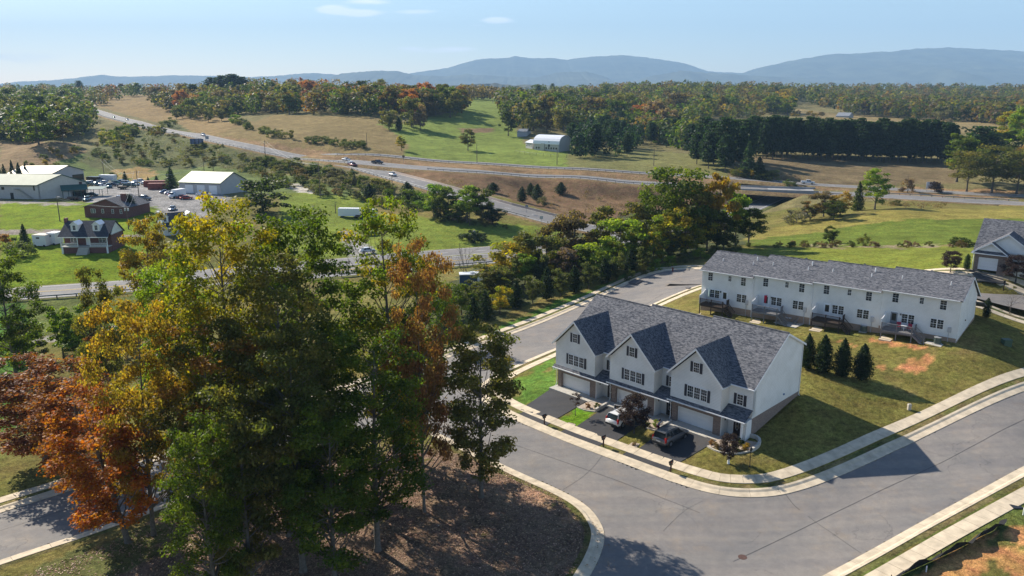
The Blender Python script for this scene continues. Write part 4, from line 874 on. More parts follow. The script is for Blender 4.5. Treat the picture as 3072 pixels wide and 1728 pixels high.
# ------------------------------------------------------------------ foliage
def foliage(name, A_, B_, transl=.5, hue=.02):
    """leaf surface: two leaf colours mixed clump by clump (tint.g), brightness by leaf (tint.r)"""
    m = bpy.data.materials.new(name); m.use_nodes = True; t = m.node_tree; t.nodes.clear(); MATS[name] = m
    o = t.nodes.new('ShaderNodeOutputMaterial'); a = N(t, 'ShaderNodeAttribute', attribute_name='tint'); s = N(t, 'ShaderNodeSeparateColor'); t.links.new(a.outputs['Color'], s.inputs[0])
    mx = N(t, 'ShaderNodeMix', data_type='RGBA'); mx.inputs['A'].default_value = (*A_, 1); mx.inputs['B'].default_value = (*B_, 1)
    oi = N(t, 'ShaderNodeObjectInfo')
    mr = N(t, 'ShaderNodeMath', operation='ADD'); t.links.new(s.outputs[1], mr.inputs[0])
    md = N(t, 'ShaderNodeMath', operation='MULTIPLY_ADD'); md.inputs[1].default_value = .5; md.inputs[2].default_value = -.25; t.links.new(oi.outputs['Random'], md.inputs[0]); t.links.new(md.outputs[0], mr.inputs[1]); mr.use_clamp = True
    t.links.new(mr.outputs[0], mx.inputs['Factor'])
    vs = N(t, 'ShaderNodeVectorMath', operation='SCALE'); t.links.new(mx.outputs['Result'], vs.inputs[0]); t.links.new(s.outputs[0], vs.inputs['Scale'])
    h = N(t, 'ShaderNodeHueSaturation'); t.links.new(vs.outputs[0], h.inputs['Color'])
    hm = N(t, 'ShaderNodeMath', operation='MULTIPLY_ADD'); hm.inputs[1].default_value = hue * 2; hm.inputs[2].default_value = .5 - hue; t.links.new(s.outputs[2], hm.inputs[0]); t.links.new(hm.outputs[0], h.inputs['Hue'])
    d = N(t, 'ShaderNodeBsdfPrincipled'); d.inputs['Roughness'].default_value = .55; d.inputs['Specular IOR Level'].default_value = .16; t.links.new(h.outputs[0], d.inputs['Base Color'])
    tr = N(t, 'ShaderNodeBsdfTranslucent'); g = N(t, 'ShaderNodeVectorMath', operation='MULTIPLY'); g.inputs[1].default_value = (1.5, 1.6, .55); t.links.new(h.outputs[0], g.inputs[0]); t.links.new(g.outputs[0], tr.inputs[0])
    x = N(t, 'ShaderNodeMixShader'); x.inputs[0].default_value = transl; t.links.new(d.outputs[0], x.inputs[1]); t.links.new(tr.outputs[0], x.inputs[2]); t.links.new(x.outputs[0], o.inputs[0])
    return m
_up = lambda k, c: tuple(x * {'pine': 1.1, 'spruce': 1.3, 'cedar': 1.1, 'plum': 1.2, 'grey': 1.2, 'deep': 1.25, 'green': 1.5, 'brown': 1.2, 'golden': 1.25, 'mixed': 1.2}.get(k, 1.5) for x in c)
PAL = {k: foliage('foliage_' + k, _up(k, v[0]), _up(k, v[1])) for k, v in dict(
    green=((.036,.058,.008), (.085,.105,.010)), deep=((.030,.046,.007), (.065,.075,.010)), bright=((.075,.125,.014), (.14,.17,.018)),
    yellowgreen=((.085,.115,.012), (.25,.175,.012)), lime=((.13,.18,.018), (.20,.23,.022)), olive=((.06,.07,.02), (.12,.10,.026)),
    golden=((.16,.125,.022), (.27,.165,.025)), orange=((.19,.055,.010), (.26,.095,.012)), rust=((.12,.042,.018), (.23,.085,.02)),
    redbrown=((.13,.06,.03), (.20,.11,.04)), brown=((.08,.062,.032), (.13,.085,.035)), mixed=((.055,.07,.016), (.19,.09,.02)),
    pine=((.016,.035,.018), (.034,.06,.026)), spruce=((.026,.05,.024), (.05,.08,.034)), cedar=((.014,.028,.014), (.03,.048,.02)),
    plum=((.026,.017,.024), (.058,.036,.046)), grey=((.10,.095,.07), (.15,.13,.09)), shrub=((.045,.06,.022), (.085,.09,.03)), mauve=((.11,.075,.06), (.15,.10,.07))).items()}
def rand_dirs(r, n):
    v = r.normal(size=(n, 3)); return v / np.linalg.norm(v, axis=1)[:, None]
def leaf_quads(r, C, size, up=.5, outward=None, aspect=1.0):
    n = len(C); nrm = rand_dirs(r, n)
    if outward is not None: nrm = nrm * .9 + outward * .8
    nrm[:, 2] += up; nrm /= np.linalg.norm(nrm, axis=1)[:, None]
    a = np.cross(nrm, rand_dirs(r, n)); a /= np.linalg.norm(a, axis=1)[:, None] + 1e-9; b = np.cross(nrm, a)
    s = (size * r.uniform(.6, 1.35, n))[:, None]; a = a * s * aspect; b = b * s
    V = np.stack([C - a * .5, C - b * .32 - nrm * s * .08, C + a * .5, C + b * .32 + nrm * s * .1], 1).reshape(-1, 3)
    return V, np.arange(n * 4).reshape(n, 4)
def crown_radius(kind, h):
    if kind == 'oak': return np.sqrt(np.clip(np.sin(np.pi * (.10 + .80 * h)), 0, 1))
    if kind == 'tall': return np.clip(np.sin(np.pi * (.14 + .74 * h ** .9)), 0, 1) ** .8
    if kind == 'vase': return np.clip(np.sin(np.pi * (.05 + .72 * h ** 1.1)), 0, 1) ** .7
    if kind == 'shrub': return np.sqrt(np.clip(1 - (h * .95) ** 2.2, 0, 1))
    return 1 - h
def deciduous(seed, H, Rc, zb, kind, nclump, nleaf, leaf, gap=.0, patch=.35, trunk_r=.28, limbs=True):
    """returns trunk mesh and crown mesh of one tree"""
    r = np.random.default_rng(seed); Hc = H - zb
    h = r.beta(1.35, 1.25, nclump); ang = np.arange(nclump) * 2.39996 + r.normal(0, .5, nclump)
    lob = 1 + .22 * np.sin(ang * 2 + seed) + .16 * np.sin(ang * 3 + h * 6 + seed * 2)
    rad = Rc * crown_radius(kind, h) * np.sqrt(r.uniform(.12, 1, nclump)) * lob
    C = np.stack([np.cos(ang) * rad, np.sin(ang) * rad, zb + h * Hc * .96], -1)
    rc = Rc * r.uniform(.20, .36, nclump) * (.75 + .5 * crown_radius(kind, h)) * (24 / nclump) ** .27
    w = rc ** 2; cnt = np.maximum(6, (nleaf * w / w.sum()).astype(int)); L, O_, TI = [], [], []
    hue = r.random(nclump) ** 1.2; hue = np.where(r.random(nclump) < patch, np.minimum(1, hue + .5), hue * .5); bri = r.uniform(.75, 1.2, nclump)
    for k in range(nclump):
        n = cnt[k]; d = rand_dirs(r, n); d[:, 2] = d[:, 2] * .8 + .1; q = r.uniform(0, 1, n) ** .45 * (1 + .25 * np.sin(d[:, 0] * 5 + k) * np.sin(d[:, 1] * 5))
        L.append(C[k] + d * (q * rc[k])[:, None] * [1.1, 1.1, .78]); O_.append(d)
        TI.append(np.stack([bri[k] * r.uniform(.72, 1.28, n), np.clip(hue[k] + r.normal(0, .14, n), 0, 1), r.random(n)], -1))
    L = np.concatenate(L); V, Fq = leaf_quads(r, L, leaf, .45, np.concatenate(O_)); TI = np.repeat(np.concatenate(TI), 4, 0).astype(np.float32)
    tm = MB(); top = zb + Hc * .82; bend = r.normal(0, .02 * H, 2)
    def tr(z): f = z / H; return Vector((bend[0] * f * f, bend[1] * f * f, z))
    zs = [-.5, 0, .6, H * .12, H * .3, H * .5, H * .68, top]; rr = [trunk_r * 1.5, trunk_r * 1.35, trunk_r, trunk_r * .9, trunk_r * .75, trunk_r * .52, trunk_r * .3, trunk_r * .08]
    tm.tube([tr(z) for z in zs], rr, 8 if limbs else 5)
    if limbs:
        for k in np.argsort(-rc)[:int(nclump * .62)]:
            z0 = max(zb * .75, C[k][2] - r.uniform(.35, .75) * math.hypot(C[k][0], C[k][1]) - .1 * H * r.random()); a = tr(z0); c_ = Vector(C[k]); mid = a.lerp(c_, .5) + Vector((0, 0, -.06 * (c_ - a).length)) + Vector(r.normal(0, .04 * (c_ - a).length, 3))
            r0 = trunk_r * .42 * max(.25, 1 - z0 / H); tm.tube([a, a.lerp(mid, .5) + Vector(r.normal(0, .1, 3)), mid, mid.lerp(c_, .6), c_], [r0, r0 * .8, r0 * .6, r0 * .38, r0 * .12], 5, False)
    return tm, (V, Fq, TI)
def conifer(seed, H, Rc, zb, nleaf, leaf, shape='pine', trunk_r=.2, layers=14):
    r = np.random.default_rng(seed); L, O_, TI = [], [], []
    for k in range(layers):
        h = (k + .5) / layers
        R_ = Rc * {'pine': np.clip(np.sin(np.pi * (.22 + .68 * h)), 0, 1) ** .7, 'spruce': (1 - h) ** .85 * (1 if h > .06 else .8) + .03, 'arbor': np.clip(1.12 * (1 - h ** 2.2), .05, 1) * (.78 if h < .08 else 1), 'column': np.clip(1.05 - h ** 4, .12, 1)}[shape]
        nb = max(4, int(7 * (R_ / Rc + .4))); a0 = r.random() * 6.28
        n_l = max(8, int(nleaf / layers * (R_ / Rc + .15) * 1.3))
        for b in range(nb):
            a = a0 + b * 6.283 / nb + r.normal(0, .15); reach = R_ * r.uniform(.78, 1.12); n = n_l // nb + 1
            q = r.uniform(.12, 1, n) ** .75; z = zb + (H - zb) * (h + r.normal(0, .010, n)) + {'pine': .12, 'spruce': -.22, 'arbor': .35, 'column': .4}[shape] * q * reach * (.8 if shape != 'spruce' else 1)
            sp = r.normal(0, .17 * reach + .05, (n, 2)) * (1 - .4 * q[:, None]); P = np.stack([np.cos(a) * q * reach + sp[:, 0], np.sin(a) * q * reach + sp[:, 1], np.minimum(z, H) + r.normal(0, .012 * H, n)], -1)
            L.append(P); d = P.copy(); d[:, 2] = .2; O_.append(d / (np.linalg.norm(d, axis=1)[:, None] + 1e-6)); TI.append(np.stack([np.full(n, r.uniform(.75, 1.2)) * r.uniform(.75, 1.25, n), np.clip(np.full(n, r.random()) + r.normal(0, .15, n), 0, 1), r.random(n)], -1))
    L = np.concatenate(L); V, Fq = leaf_quads(r, L, leaf, .25, np.concatenate(O_)); tm = MB(); tm.tube([(0, 0, -.5), (0, 0, 0), (0, 0, H * .5), (0, 0, H * .97)], [trunk_r * 1.2, trunk_r, trunk_r * .6, .02], 6)
    return tm, (V, Fq, np.repeat(np.concatenate(TI), 4, 0).astype(np.float32))
def bare(seed, H, trunk_r=.09, spread=.5):
    r = np.random.default_rng(seed); tm = MB()
    def grow(p, d, L_, rad, lv):
        q = p + d * L_ * .5 + Vector(r.normal(0, .05 * L_, 3)); e = p + d * L_ + Vector(r.normal(0, .07 * L_, 3)); tm.tube([p, q, e], [rad, rad * .8, rad * .55], 5 if lv < 2 else 3, False)
        if lv >= 5: return
        for k in range(3 if lv < 3 else 2):
            nd = (d + Vector(r.normal(0, spread, 3)) + Vector((0, 0, .18))).normalized(); grow(e if k < 2 else q, nd, L_ * r.uniform(.62, .82), rad * .58, lv + 1)
    grow(Vector((0, 0, -.2)), Vector((0, 0, 1)), H * .3, trunk_r, 0); return tm
PROTO = {}
def proto(key, made, trunk_mat=None, pal='green', cut=None):
    tm, cr = made; PROTO[key] = dict(t=tm.mesh('trunk', trunk_mat or bark_m, True), c=raw_mesh('crown', cr[0], cr[1], PAL[pal], smooth=False, tint=cr[2]) if cr else None)
    return PROTO[key]
for k, (sd_, H_, Rc_, zb_, kd, nc, nl, tr_) in enumerate([(3, 28, 5.6, 5.5, 'tall', 175, 27000, .36), (8, 27, 5.2, 5.0, 'oak', 160, 25000, .34), (15, 26, 4.6, 4.2, 'tall', 140, 21500, .30), (23, 19, 3.9, 3.0, 'oak', 105, 16500, .24), (31, 22, 4.6, 3.6, 'oak', 125, 20000, .28)]):
    PROTO['hero%d' % k] = dict(H=H_, R=Rc_); proto_ = proto('hero%d' % k, deciduous(sd_, H_, Rc_, zb_, kd, nc, nl, .29, trunk_r=tr_), bark_pale); PROTO['hero%d' % k].update(H=H_, R=Rc_)
for k, (sd_, H_, Rc_, zb_, kd) in enumerate([(41, 9, 3.1, 1.6, 'oak'), (42, 10, 2.9, 1.8, 'tall'), (43, 8, 3.2, 1.2, 'vase'), (44, 9, 2.6, 2.4, 'tall'), (45, 11, 4.2, 3.0, 'oak')]):
    proto('mid%d' % k, deciduous(sd_, H_, Rc_, zb_, kd, 34, 5200, .36, trunk_r=.16)); PROTO['mid%d' % k].update(H=H_, R=Rc_)
for k, (sd_, H_, Rc_, zb_, kd) in enumerate([(51, 14, 5.8, 1.2, 'oak'), (52, 15, 5.2, 1.0, 'shrub'), (53, 13, 5.8, .8, 'oak'), (54, 15, 5.6, 2.5, 'oak')]):
    proto('far%d' % k, deciduous(sd_, H_, Rc_, zb_, kd, 34, 2600, .85, trunk_r=.28)); PROTO['far%d' % k].update(H=H_, R=Rc_)
for k in range(3): proto('pine%d' % k, conifer(61 + k, 20, 3.9, 3.2, 2800, .85, 'pine', .22, 12), pal='pine'); PROTO['pine%d' % k].update(H=20, R=3.9)
for k in range(2): proto('spruce%d' % k, conifer(71 + k, 12, 3.0, .4, 2600, .55, 'spruce', .18, 16), pal='spruce'); PROTO['spruce%d' % k].update(H=12, R=3.0)
for k in range(2): proto('cedar%d' % k, conifer(76 + k, 7, 1.9, .2, 2600, .34, 'arbor', .12, 16), pal='cedar'); PROTO['cedar%d' % k].update(H=7, R=1.9)
for k in range(2): proto('arbor%d' % k, conifer(81 + k, 4.6, 1.05, .1, 5600, .17, 'arbor', .07, 26), pal='cedar'); PROTO['arbor%d' % k].update(H=4.6, R=1.05)
proto('column', conifer(85, 4, .62, .05, 3600, .14, 'column', .05, 20), pal='cedar'); PROTO['column'].update(H=4, R=.62)
for k in range(3): proto('bush%d' % k, deciduous(91 + k, 3.0, 2.0, .1, 'shrub', 16, 1500, .30, trunk_r=.06, limbs=False)); PROTO['bush%d' % k].update(H=3.0, R=2.0)
proto('round_shrub', deciduous(95, 1.0, .52, .05, 'shrub', 14, 1500, .085, trunk_r=.02, limbs=False)); PROTO['round_shrub'].update(H=1.0, R=.52)
proto('plum', deciduous(97, 4.6, 1.85, 1.2, 'oak', 46, 9000, .15, trunk_r=.09), pal='plum'); PROTO['plum'].update(H=4.6, R=1.85)
proto('sapling', deciduous(98, 2.9, .62, 1.05, 'vase', 16, 900, .11, trunk_r=.035), pal='plum'); PROTO['sapling'].update(H=2.9, R=.62)
PROTO['bare'] = dict(t=bare(5, 6.5).mesh('trunk', bark_m), c=None, H=6.5, R=2.4); PROTO['bare_big'] = dict(t=bare(9, 15, .22, .38).mesh('trunk', bark_pale), c=None, H=15, R=5)
def plant(key, p, H, Rr, pal, label, cat='tree', name=None, group=None, rz=None, lean=None):
    P = PROTO[key]; s = H / P['H']; sr = (Rr / P['R']) if Rr else s
    o = link(name or 'tree', None); o.location = tuple(p); o.scale = (sr, sr, s); o.empty_display_size = 1
    o.rotation_euler = (lean[0] if lean else 0, lean[1] if lean else 0, random.random() * 6.28 if rz is None else rz); tag(o, label, cat, group)
    a = link('trunk', P['t'], o)
    if P['c'] is not None:
        c = link('crown', P['c'], o)
        if pal: c.material_slots[0].link = 'OBJECT'; c.material_slots[0].material = PAL[pal]
    return o
def height_to(p, py_top, fpx=None):
    """height so that a thing standing at p reaches photo row py_top"""
    lo, hi = 0.1, 60
    for _ in range(40):
        m = (lo + hi) / 2
        if pix(p[0], p[1], p[2] + m)[1] > py_top: lo = m
        else: hi = m
    return lo
def tree_px(key, px, pyb, pyt, wpx, pal, label, **k):
    p = at(px, pyb); H = height_to(p, pyt); f = p[1] * _c + (CAM_H - p[2]) * _s
    return plant(key, p, H, wpx / 2 * f / F_PX if wpx else None, pal, label, **k)
def tree_y(key, px, y, pyt, wpx, pal, label, lean=None, **k):
    """tree whose foot is hidden: column px at distance y"""
    d = ray(px, 1100); x = d[0] / d[1] * y; z = T(x, y)
    for _ in range(3): q = pix(x, y, z + 12); x += (px - q[0]) * y / F_PX
    z = T(x, y); p = (x, y, z); H = height_to(p, pyt); f = y * _c + (CAM_H - z - H * .6) * _s
    return plant(key, p, H, wpx / 2 * f / F_PX, pal, label, lean=lean, **k)
G1 = 'tall trees of the wooded island in the foreground'
HERO = [('hero3',1440,70,925,250,'olive','slim olive tree nearest the townhouse driveways, right edge of the wooded island'),
 ('hero2',1175,76,560,290,'yellowgreen','tall yellow topped tree rising highest on the right of the grove'),
 ('hero4',1262,67,700,180,'redbrown','tree with pinkish brown leaves beneath the yellow topped crown'),
 ('hero1',1115,60.5,950,320,'green','dark green tree over the shaded trunks in the grove centre'),
 ('hero0',690,67,548,370,'yellowgreen','tallest yellow green tree in the middle of the grove'),
 ('hero1',920,73,590,330,'green','green tree with a broad top below the grey warehouse drive'),
 ('hero2',840,63,720,330,'olive','gold flecked tree in front of the grove centre'),
 ('hero1',540,71,760,270,'bright','bright green tree above the lower road guardrail'),
 ('hero4',640,60,960,300,'mixed','mottled brown and green tree in the left of the grove'),
 ('hero0',880,57.5,960,340,'olive','dark tree with a spot of orange leaves near the grove centre'),
 ('hero3',455,112,615,165,'golden','golden brown tree on the lawn beside the brick porch house'),
 ('hero3',310,84,765,130,'olive','olive tree over the lower road beside the guardrail'),
 ('hero4',415,64,830,230,'golden','leaning tree with yellow orange leaves and a dark trunk'),
 ('hero3',335,63,1135,300,'orange','bright orange tree hanging over the left street'),
 ('hero3',90,80,1065,300,'rust','rust red tree at the left edge of the grove'),
 ('hero3',215,74,1075,280,'rust','rust coloured tree between the orange tree and the left edge'),
 ('hero1',610,51,1230,260,'green','dark green tree low in the front left of the grove'),
 ('hero3',720,53.5,1120,270,'olive','olive green tree over the leaf litter'),
 ('hero3',1230,78,900,230,'green','green tree between the two tall trunks on the right of the grove'),
 ('hero4',980,55,1190,300,'green','dark crowned tree above the pale trunks at the bottom'),
 ('hero3',15,104,735,170,'green','green tree at the far left edge beside the lower road'),
]
for i, (k, px, y, pt, w, pal, lab) in enumerate(HERO):
    ln = (0, 0)
    if 'leaning' in lab: ln = (0, -.16)
    if 'orange tree hanging' in lab: ln = (.05, -.14)
    tree_y(k, px, y, pt, w, pal, lab, lean=ln, group=G1, name='tall_tree')
# ------------------------------------------------------------------ woods, hedgerows and single trees
def scatter(poly, n, keys, pals, hr, label, group=None, cat='tree', name=None, mind=1.0, seed=0, wr=(.85, 1.15), thr=None):
    """n plants with feet inside a photo polygon, spread evenly over the ground seen there"""
    r = np.random.default_rng(seed); P = np.array(poly, float); lo, hi = P.min(0), P.max(0); got = []; tries = 0
    while len(got) < n and tries < n * 40:
        tries += 1; q = r.uniform(lo, hi)
        if not inside(P, np.array([q[0]]), np.array([q[1]]))[0]: continue
        p = at(*q)
        if p[1] > 2300: continue
        if any((p[0] - g[0]) ** 2 + (p[1] - g[1]) ** 2 < mind * mind for g in got): continue
        if thr is not None and not thr(p): continue
        got.append(p); k = keys[r.integers(len(keys))]; pal = pals[r.integers(len(pals))]; H = r.uniform(*hr); P0 = PROTO[k]
        plant(k, p, H, P0['R'] * H / P0['H'] * r.uniform(*wr), pal, label, cat, name, group)
    return got
def clear(p):
    for nm, r_ in ROADS.items():
        if ((r_['C'][:, 0] - p[0]) ** 2 + (r_['C'][:, 1] - p[1]) ** 2).min() < (r_['h'] + 2.5) ** 2: return False
    for C in (C_N, C_H, C_R, C_I):
        if ((C[:, 0] - p[0]) ** 2 + (C[:, 1] - p[1]) ** 2).min() < 5: return False
    return True
FAR = ['far0', 'far1', 'far2', 'far3']; MID = ['mid0', 'mid1', 'mid2', 'mid3']; BUSH = ['bush0', 'bush1', 'bush2']
# woods on the left hill
scatter([(-60,300),(60,285),(200,283),(262,318),(285,390),(265,425),(170,440),(0,440),(-60,440)], 28, FAR, ['deep','green','deep','olive','deep','green','brown'], (15, 20), 'bluish green tree in the hillside wood at the upper left', 'trees of the left hillside wood', mind=13, seed=1, wr=(1.0, 1.35))
scatter([(-60,266),(200,262),(330,290),(330,330),(240,300),(0,290)], 5, FAR, ['green','olive','brown','deep'], (14, 18), 'tree on the ridge above the left hillside wood', 'trees on the left ridge', mind=14, seed=2)
tree_px('far1', 190, 425, 360, 60, 'brown', 'tree with dull orange leaves at the front of the left hillside wood')
# long wood behind the brown field
scatter([(470,300),(700,285),(1000,290),(1180,300),(1390,320),(1400,352),(1180,352),(1000,350),(820,345),(740,358),(640,362),(540,350),(470,330)], 40, FAR, ['olive','green','brown','deep','mixed','olive','brown','green'], (15, 20), 'autumn tree in the long wood behind the brown field', 'trees of the long wood behind the brown field', mind=13, seed=3, thr=clear, wr=(1.0, 1.4))
scatter([(480,355),(620,366),(700,365),(690,345),(520,338)], 14, FAR + MID, ['green','olive','green'], (9, 13), 'green tree at the foot of the long wood', 'green trees at the foot of the long wood', mind=7, seed=31, thr=clear)
scatter([(240,262),(470,258),(800,262),(1150,262),(1200,290),(820,285),(480,288),(330,305)], 5, FAR, ['brown','olive','mixed','green','rust'], (14, 18), 'autumn tree on the ridge behind the long wood', 'trees on the ridge behind the long wood', mind=16, seed=4)
for px, pb, pt, w, pal in [(545,338,270,50,'rust'),(590,332,282,60,'redbrown'),(690,345,300,44,'redbrown'),(930,300,240,60,'rust')]: tree_px('far0', px, pb, pt, w, pal, None).update_tag()
for o in list(COL.objects)[-60:]:
    if o.parent is None and o.name.startswith('tree') and not o.get('label'):
        o['label'] = 'reddish tree standing out in the long wood'; o['category'] = 'tree'; o['group'] = 'reddish trees of the long wood'
for px, pt, w in [(640,232,60),(672,226,60),(700,222,62),(728,230,52)]: tree_px('pine0', px, 290, pt, w, 'pine', 'dark pine in the clump that rises above the long wood', group='pines rising above the long wood')
for px, pt, w in [(240,242,26)]: tree_px('pine1', px, 282, pt, w, 'pine', 'single dark pine on the ridge above the left wood')
# trees in and round the pasture
for px, pb, pt, w, k, pal, lab in [(1167,388,325,60,'far2','olive','round olive tree alone at the top of the pasture'),(1197,393,352,24,'cedar0','cedar','small dark cedar on the pasture between two broad trees'),
    (1235,384,290,78,'far0','olive','tall broad tree at the edge of the pasture'),(1262,392,310,44,'far3','mauve','thin greyish tree at the pasture edge'),
    (1404,452,385,48,'mid1','olive','half bare tree in the middle of the green pasture'),(1205,452,406,32,'mid1','yellowgreen','small yellow green tree low in the pasture'),
    (706,376,342,38,'mid0','bright','light green tree where the hedgerow meets the wood')]: tree_px(k, px, pb, pt, w, pal, lab)
scatter([(1180,352),(1300,345),(1400,348),(1410,335),(1300,322),(1180,325)], 15, FAR, ['deep','brown','olive','green','rust'], (16, 21), 'dark oak at the right end of the long wood', 'oaks at the end of the long wood', mind=12, seed=5, wr=(1.0,1.3))
scatter([(705,378),(800,410),(900,425),(890,418),(800,398),(715,366)], 16, BUSH + ['mid0'], ['shrub','deep','olive'], (3, 6), 'bush in the hedgerow across the brown field', 'bushes of the hedgerow', 'bush', 'bush', 4, 6)
scatter([(920,430),(1100,448),(1100,440),(930,420)], 12, BUSH, ['shrub','deep'], (3, 4.5), 'bush in the short hedge above the highway', 'bushes above the highway', 'bush', 'bush', 4, 7)
# trees round the barn and the farm
for px, pb, pt, w, pal in [(1525,405,332,52,'deep'),(1545,368,300,80,'green'),(1600,392,296,84,'olive'),(1640,396,285,56,'brown'),(1585,402,352,30,'olive'),(1690,392,318,84,'olive'),(1730,372,290,60,'deep'),(1790,372,282,90,'brown'),(1800,386,330,60,'olive'),(1850,380,290,72,'green'),(1870,356,272,80,'olive'),(1660,350,276,70,'green'),(1770,350,268,70,'deep'),(1960,392,300,80,'mauve'),(2000,420,325,70,'mauve'),(2030,350,270,80,'brown')]:
    tree_px('far%d' % (px % 4), px, pb, pt, w, pal, 'oak standing round the farm buildings behind the barn', group='oaks round the farm')
tree_px('far0', 1926, 385, 312, 78, 'orange', 'orange maple glowing among the farm oaks')
scatter([(1500,345),(1700,350),(2080,352),(2250,340),(2350,300),(2350,285),(1900,275),(1650,272),(1500,300)], 12, FAR + ['pine0'], ['deep','green','olive','brown','deep','mauve'], (16, 20), 'tree in the dark wood behind the farm', 'trees of the dark wood behind the farm', mind=15, seed=8, wr=(1.1,1.4))
scatter([(2060,372),(2370,350),(2390,300),(2250,290),(2080,330)], 14, ['far0','far1','far3','pine1'], ['olive','brown','green','golden','deep'], (16, 20), 'autumn oak in the wood above the pine belt', 'oaks above the pine belt', mind=11, seed=9, wr=(1.1,1.4))
scatter([(1700,478),(1840,482),(2010,445),(2070,405),(1960,380),(1800,400),(1710,440)], 26, ['pine0','pine1','pine2'], ['pine'], (12, 17), 'dark pine beside the white barn', 'pines beside the barn', mind=7, seed=10, wr=(1.2,1.5))
# pine belt on the right
i = 0
for x in np.arange(2255, 2850, 15):
    for rw in range(1):
        pb = 473 + (x - 2255) * .030 + rw * -9 + random.uniform(-2, 2); p = at(x + random.uniform(-4, 4), pb)
        plant('pine%d' % (i % 3), p, random.uniform(20, 22.5), random.uniform(3.7, 4.5), 'pine', 'tall pine in the even row above the highway', group='pines of the even row'); i += 1
for px, pb, pt, w in [(2075,468,372,70),(2110,482,352,74),(2140,492,365,78),(2170,500,352,70),(2200,492,358,70),(2235,486,358,60),(2125,505,395,60),(2175,515,405,56),(2090,492,400,50),(2215,505,380,56)]: tree_px('pine%d' % (px % 3), px, pb, pt, w, 'pine', 'dense pine in the clump left of the even pine row', group='pines of the left clump')
tree_px('spruce0', 2242, 528, 424, 66, 'spruce', 'pointed blue green spruce in front of the pine clump')
tree_px('spruce1', 2275, 536, 470, 60, 'cedar', 'smaller dark spruce at the foot of the pointed spruce')
scatter([(2180,520),(2330,535),(2330,545),(2200,532)], 9, BUSH, ['shrub','olive','golden'], (3, 5), 'scrubby bush at the foot of the pines', 'bushes at the foot of the pines', 'bush', 'bush', 4, 12)
# right hand trees by the highway
for px, pb, pt, w, k, pal, lab in [(2900,572,455,130,'mid4','olive','big olive tree at the roadside left of its taller neighbours'),(2975,575,440,150,'mid4','olive','largest olive tree at the roadside on the right'),(3050,578,450,130,'mid4','olive','olive tree at the roadside cut by the picture edge'),(2870,545,400,100,'mid3','green','green tree behind the big roadside trees'),(2930,520,380,120,'pine1','pine','pine behind the big roadside trees'),(3000,500,390,100,'mid3','deep','dark tree behind the big roadside trees'),
    (3060,480,315,110,'mid1','bright','tall light green tree at the right edge'),(3020,440,330,80,'mid1','yellowgreen','yellow green tree behind the big roadside trees'),(3072,560,430,70,'mid0','redbrown','dull red tree at the right edge'),
    (2624,628,502,86,'mid1','bright','light green tree alone beside the bridge'),(2572,632,545,46,'spruce1','deep','dark narrow tree left of the light green one by the bridge'),(2690,618,600,30,'bush0','deep','low dark bush right of the light green tree'),
    (2470,650,572,80,'mid0','brown','brown bush on the bank above the bridge opening'),(2520,645,575,66,'mid2','golden','yellowish bush behind the bridge rail'),(2430,660,605,66,'mid2','mixed','orange tinged bush on the bank by the bridge'),(2390,668,622,74,'bush1','grey','grey bush nearest the lower road under the bridge'),(2500,660,600,70,'mid0','deep','dark bush on the bank right of the bridge opening'),
    (2803,577,545,52,'bush2','plum','dark plum coloured bush beside the highway'),(2370,562,538,40,'bush1','shrub','bush in the median by the white pickup')]: tree_px(k, px, pb, pt, w, pal, lab, cat='bush' if 'bush' in lab else 'tree')
tree_px('bare', 2722, 578, 524, 50, None, 'half bare bushy tree beside the highway exit')
tree_px('bush0', 2722, 578, 534, 44, 'mauve', 'thin pinkish bush under the half bare tree')
WEEDS = [([(2640,622),(2830,628),(2830,618),(2640,608)], 30), ([(1290,540),(1700,570),(2150,600),(2150,640),(1900,640),(1700,640),(1500,590)], 60)]
# right far woods
scatter([(2390,345),(2560,348),(2900,372),(3072,385),(3072,330),(2700,318),(2400,310)], 14, FAR, ['brown','olive','green','grey','mixed','brown','deep','mauve'], (13, 17), 'autumn tree in the woods across the dry field', 'trees of the woods across the dry field', mind=12, seed=14, wr=(1.1,1.4))
scatter([(2370,352),(2470,352),(2470,344),(2370,344)], 7, BUSH, ['golden','brown'], (4, 6), 'thicket bush at the edge of the dry field', 'thicket bushes by the dry field', 'bush', 'bush', 5, 141)
for px, pb in [(2755,348),(2834,392),(2890,388),(2720,358),(3010,384)]: tree_px('bush0', px, pb, pb - 9, 14, 'deep', 'small dark bush alone on the dry field', cat='bush', name='bush', group='small bushes on the dry field')
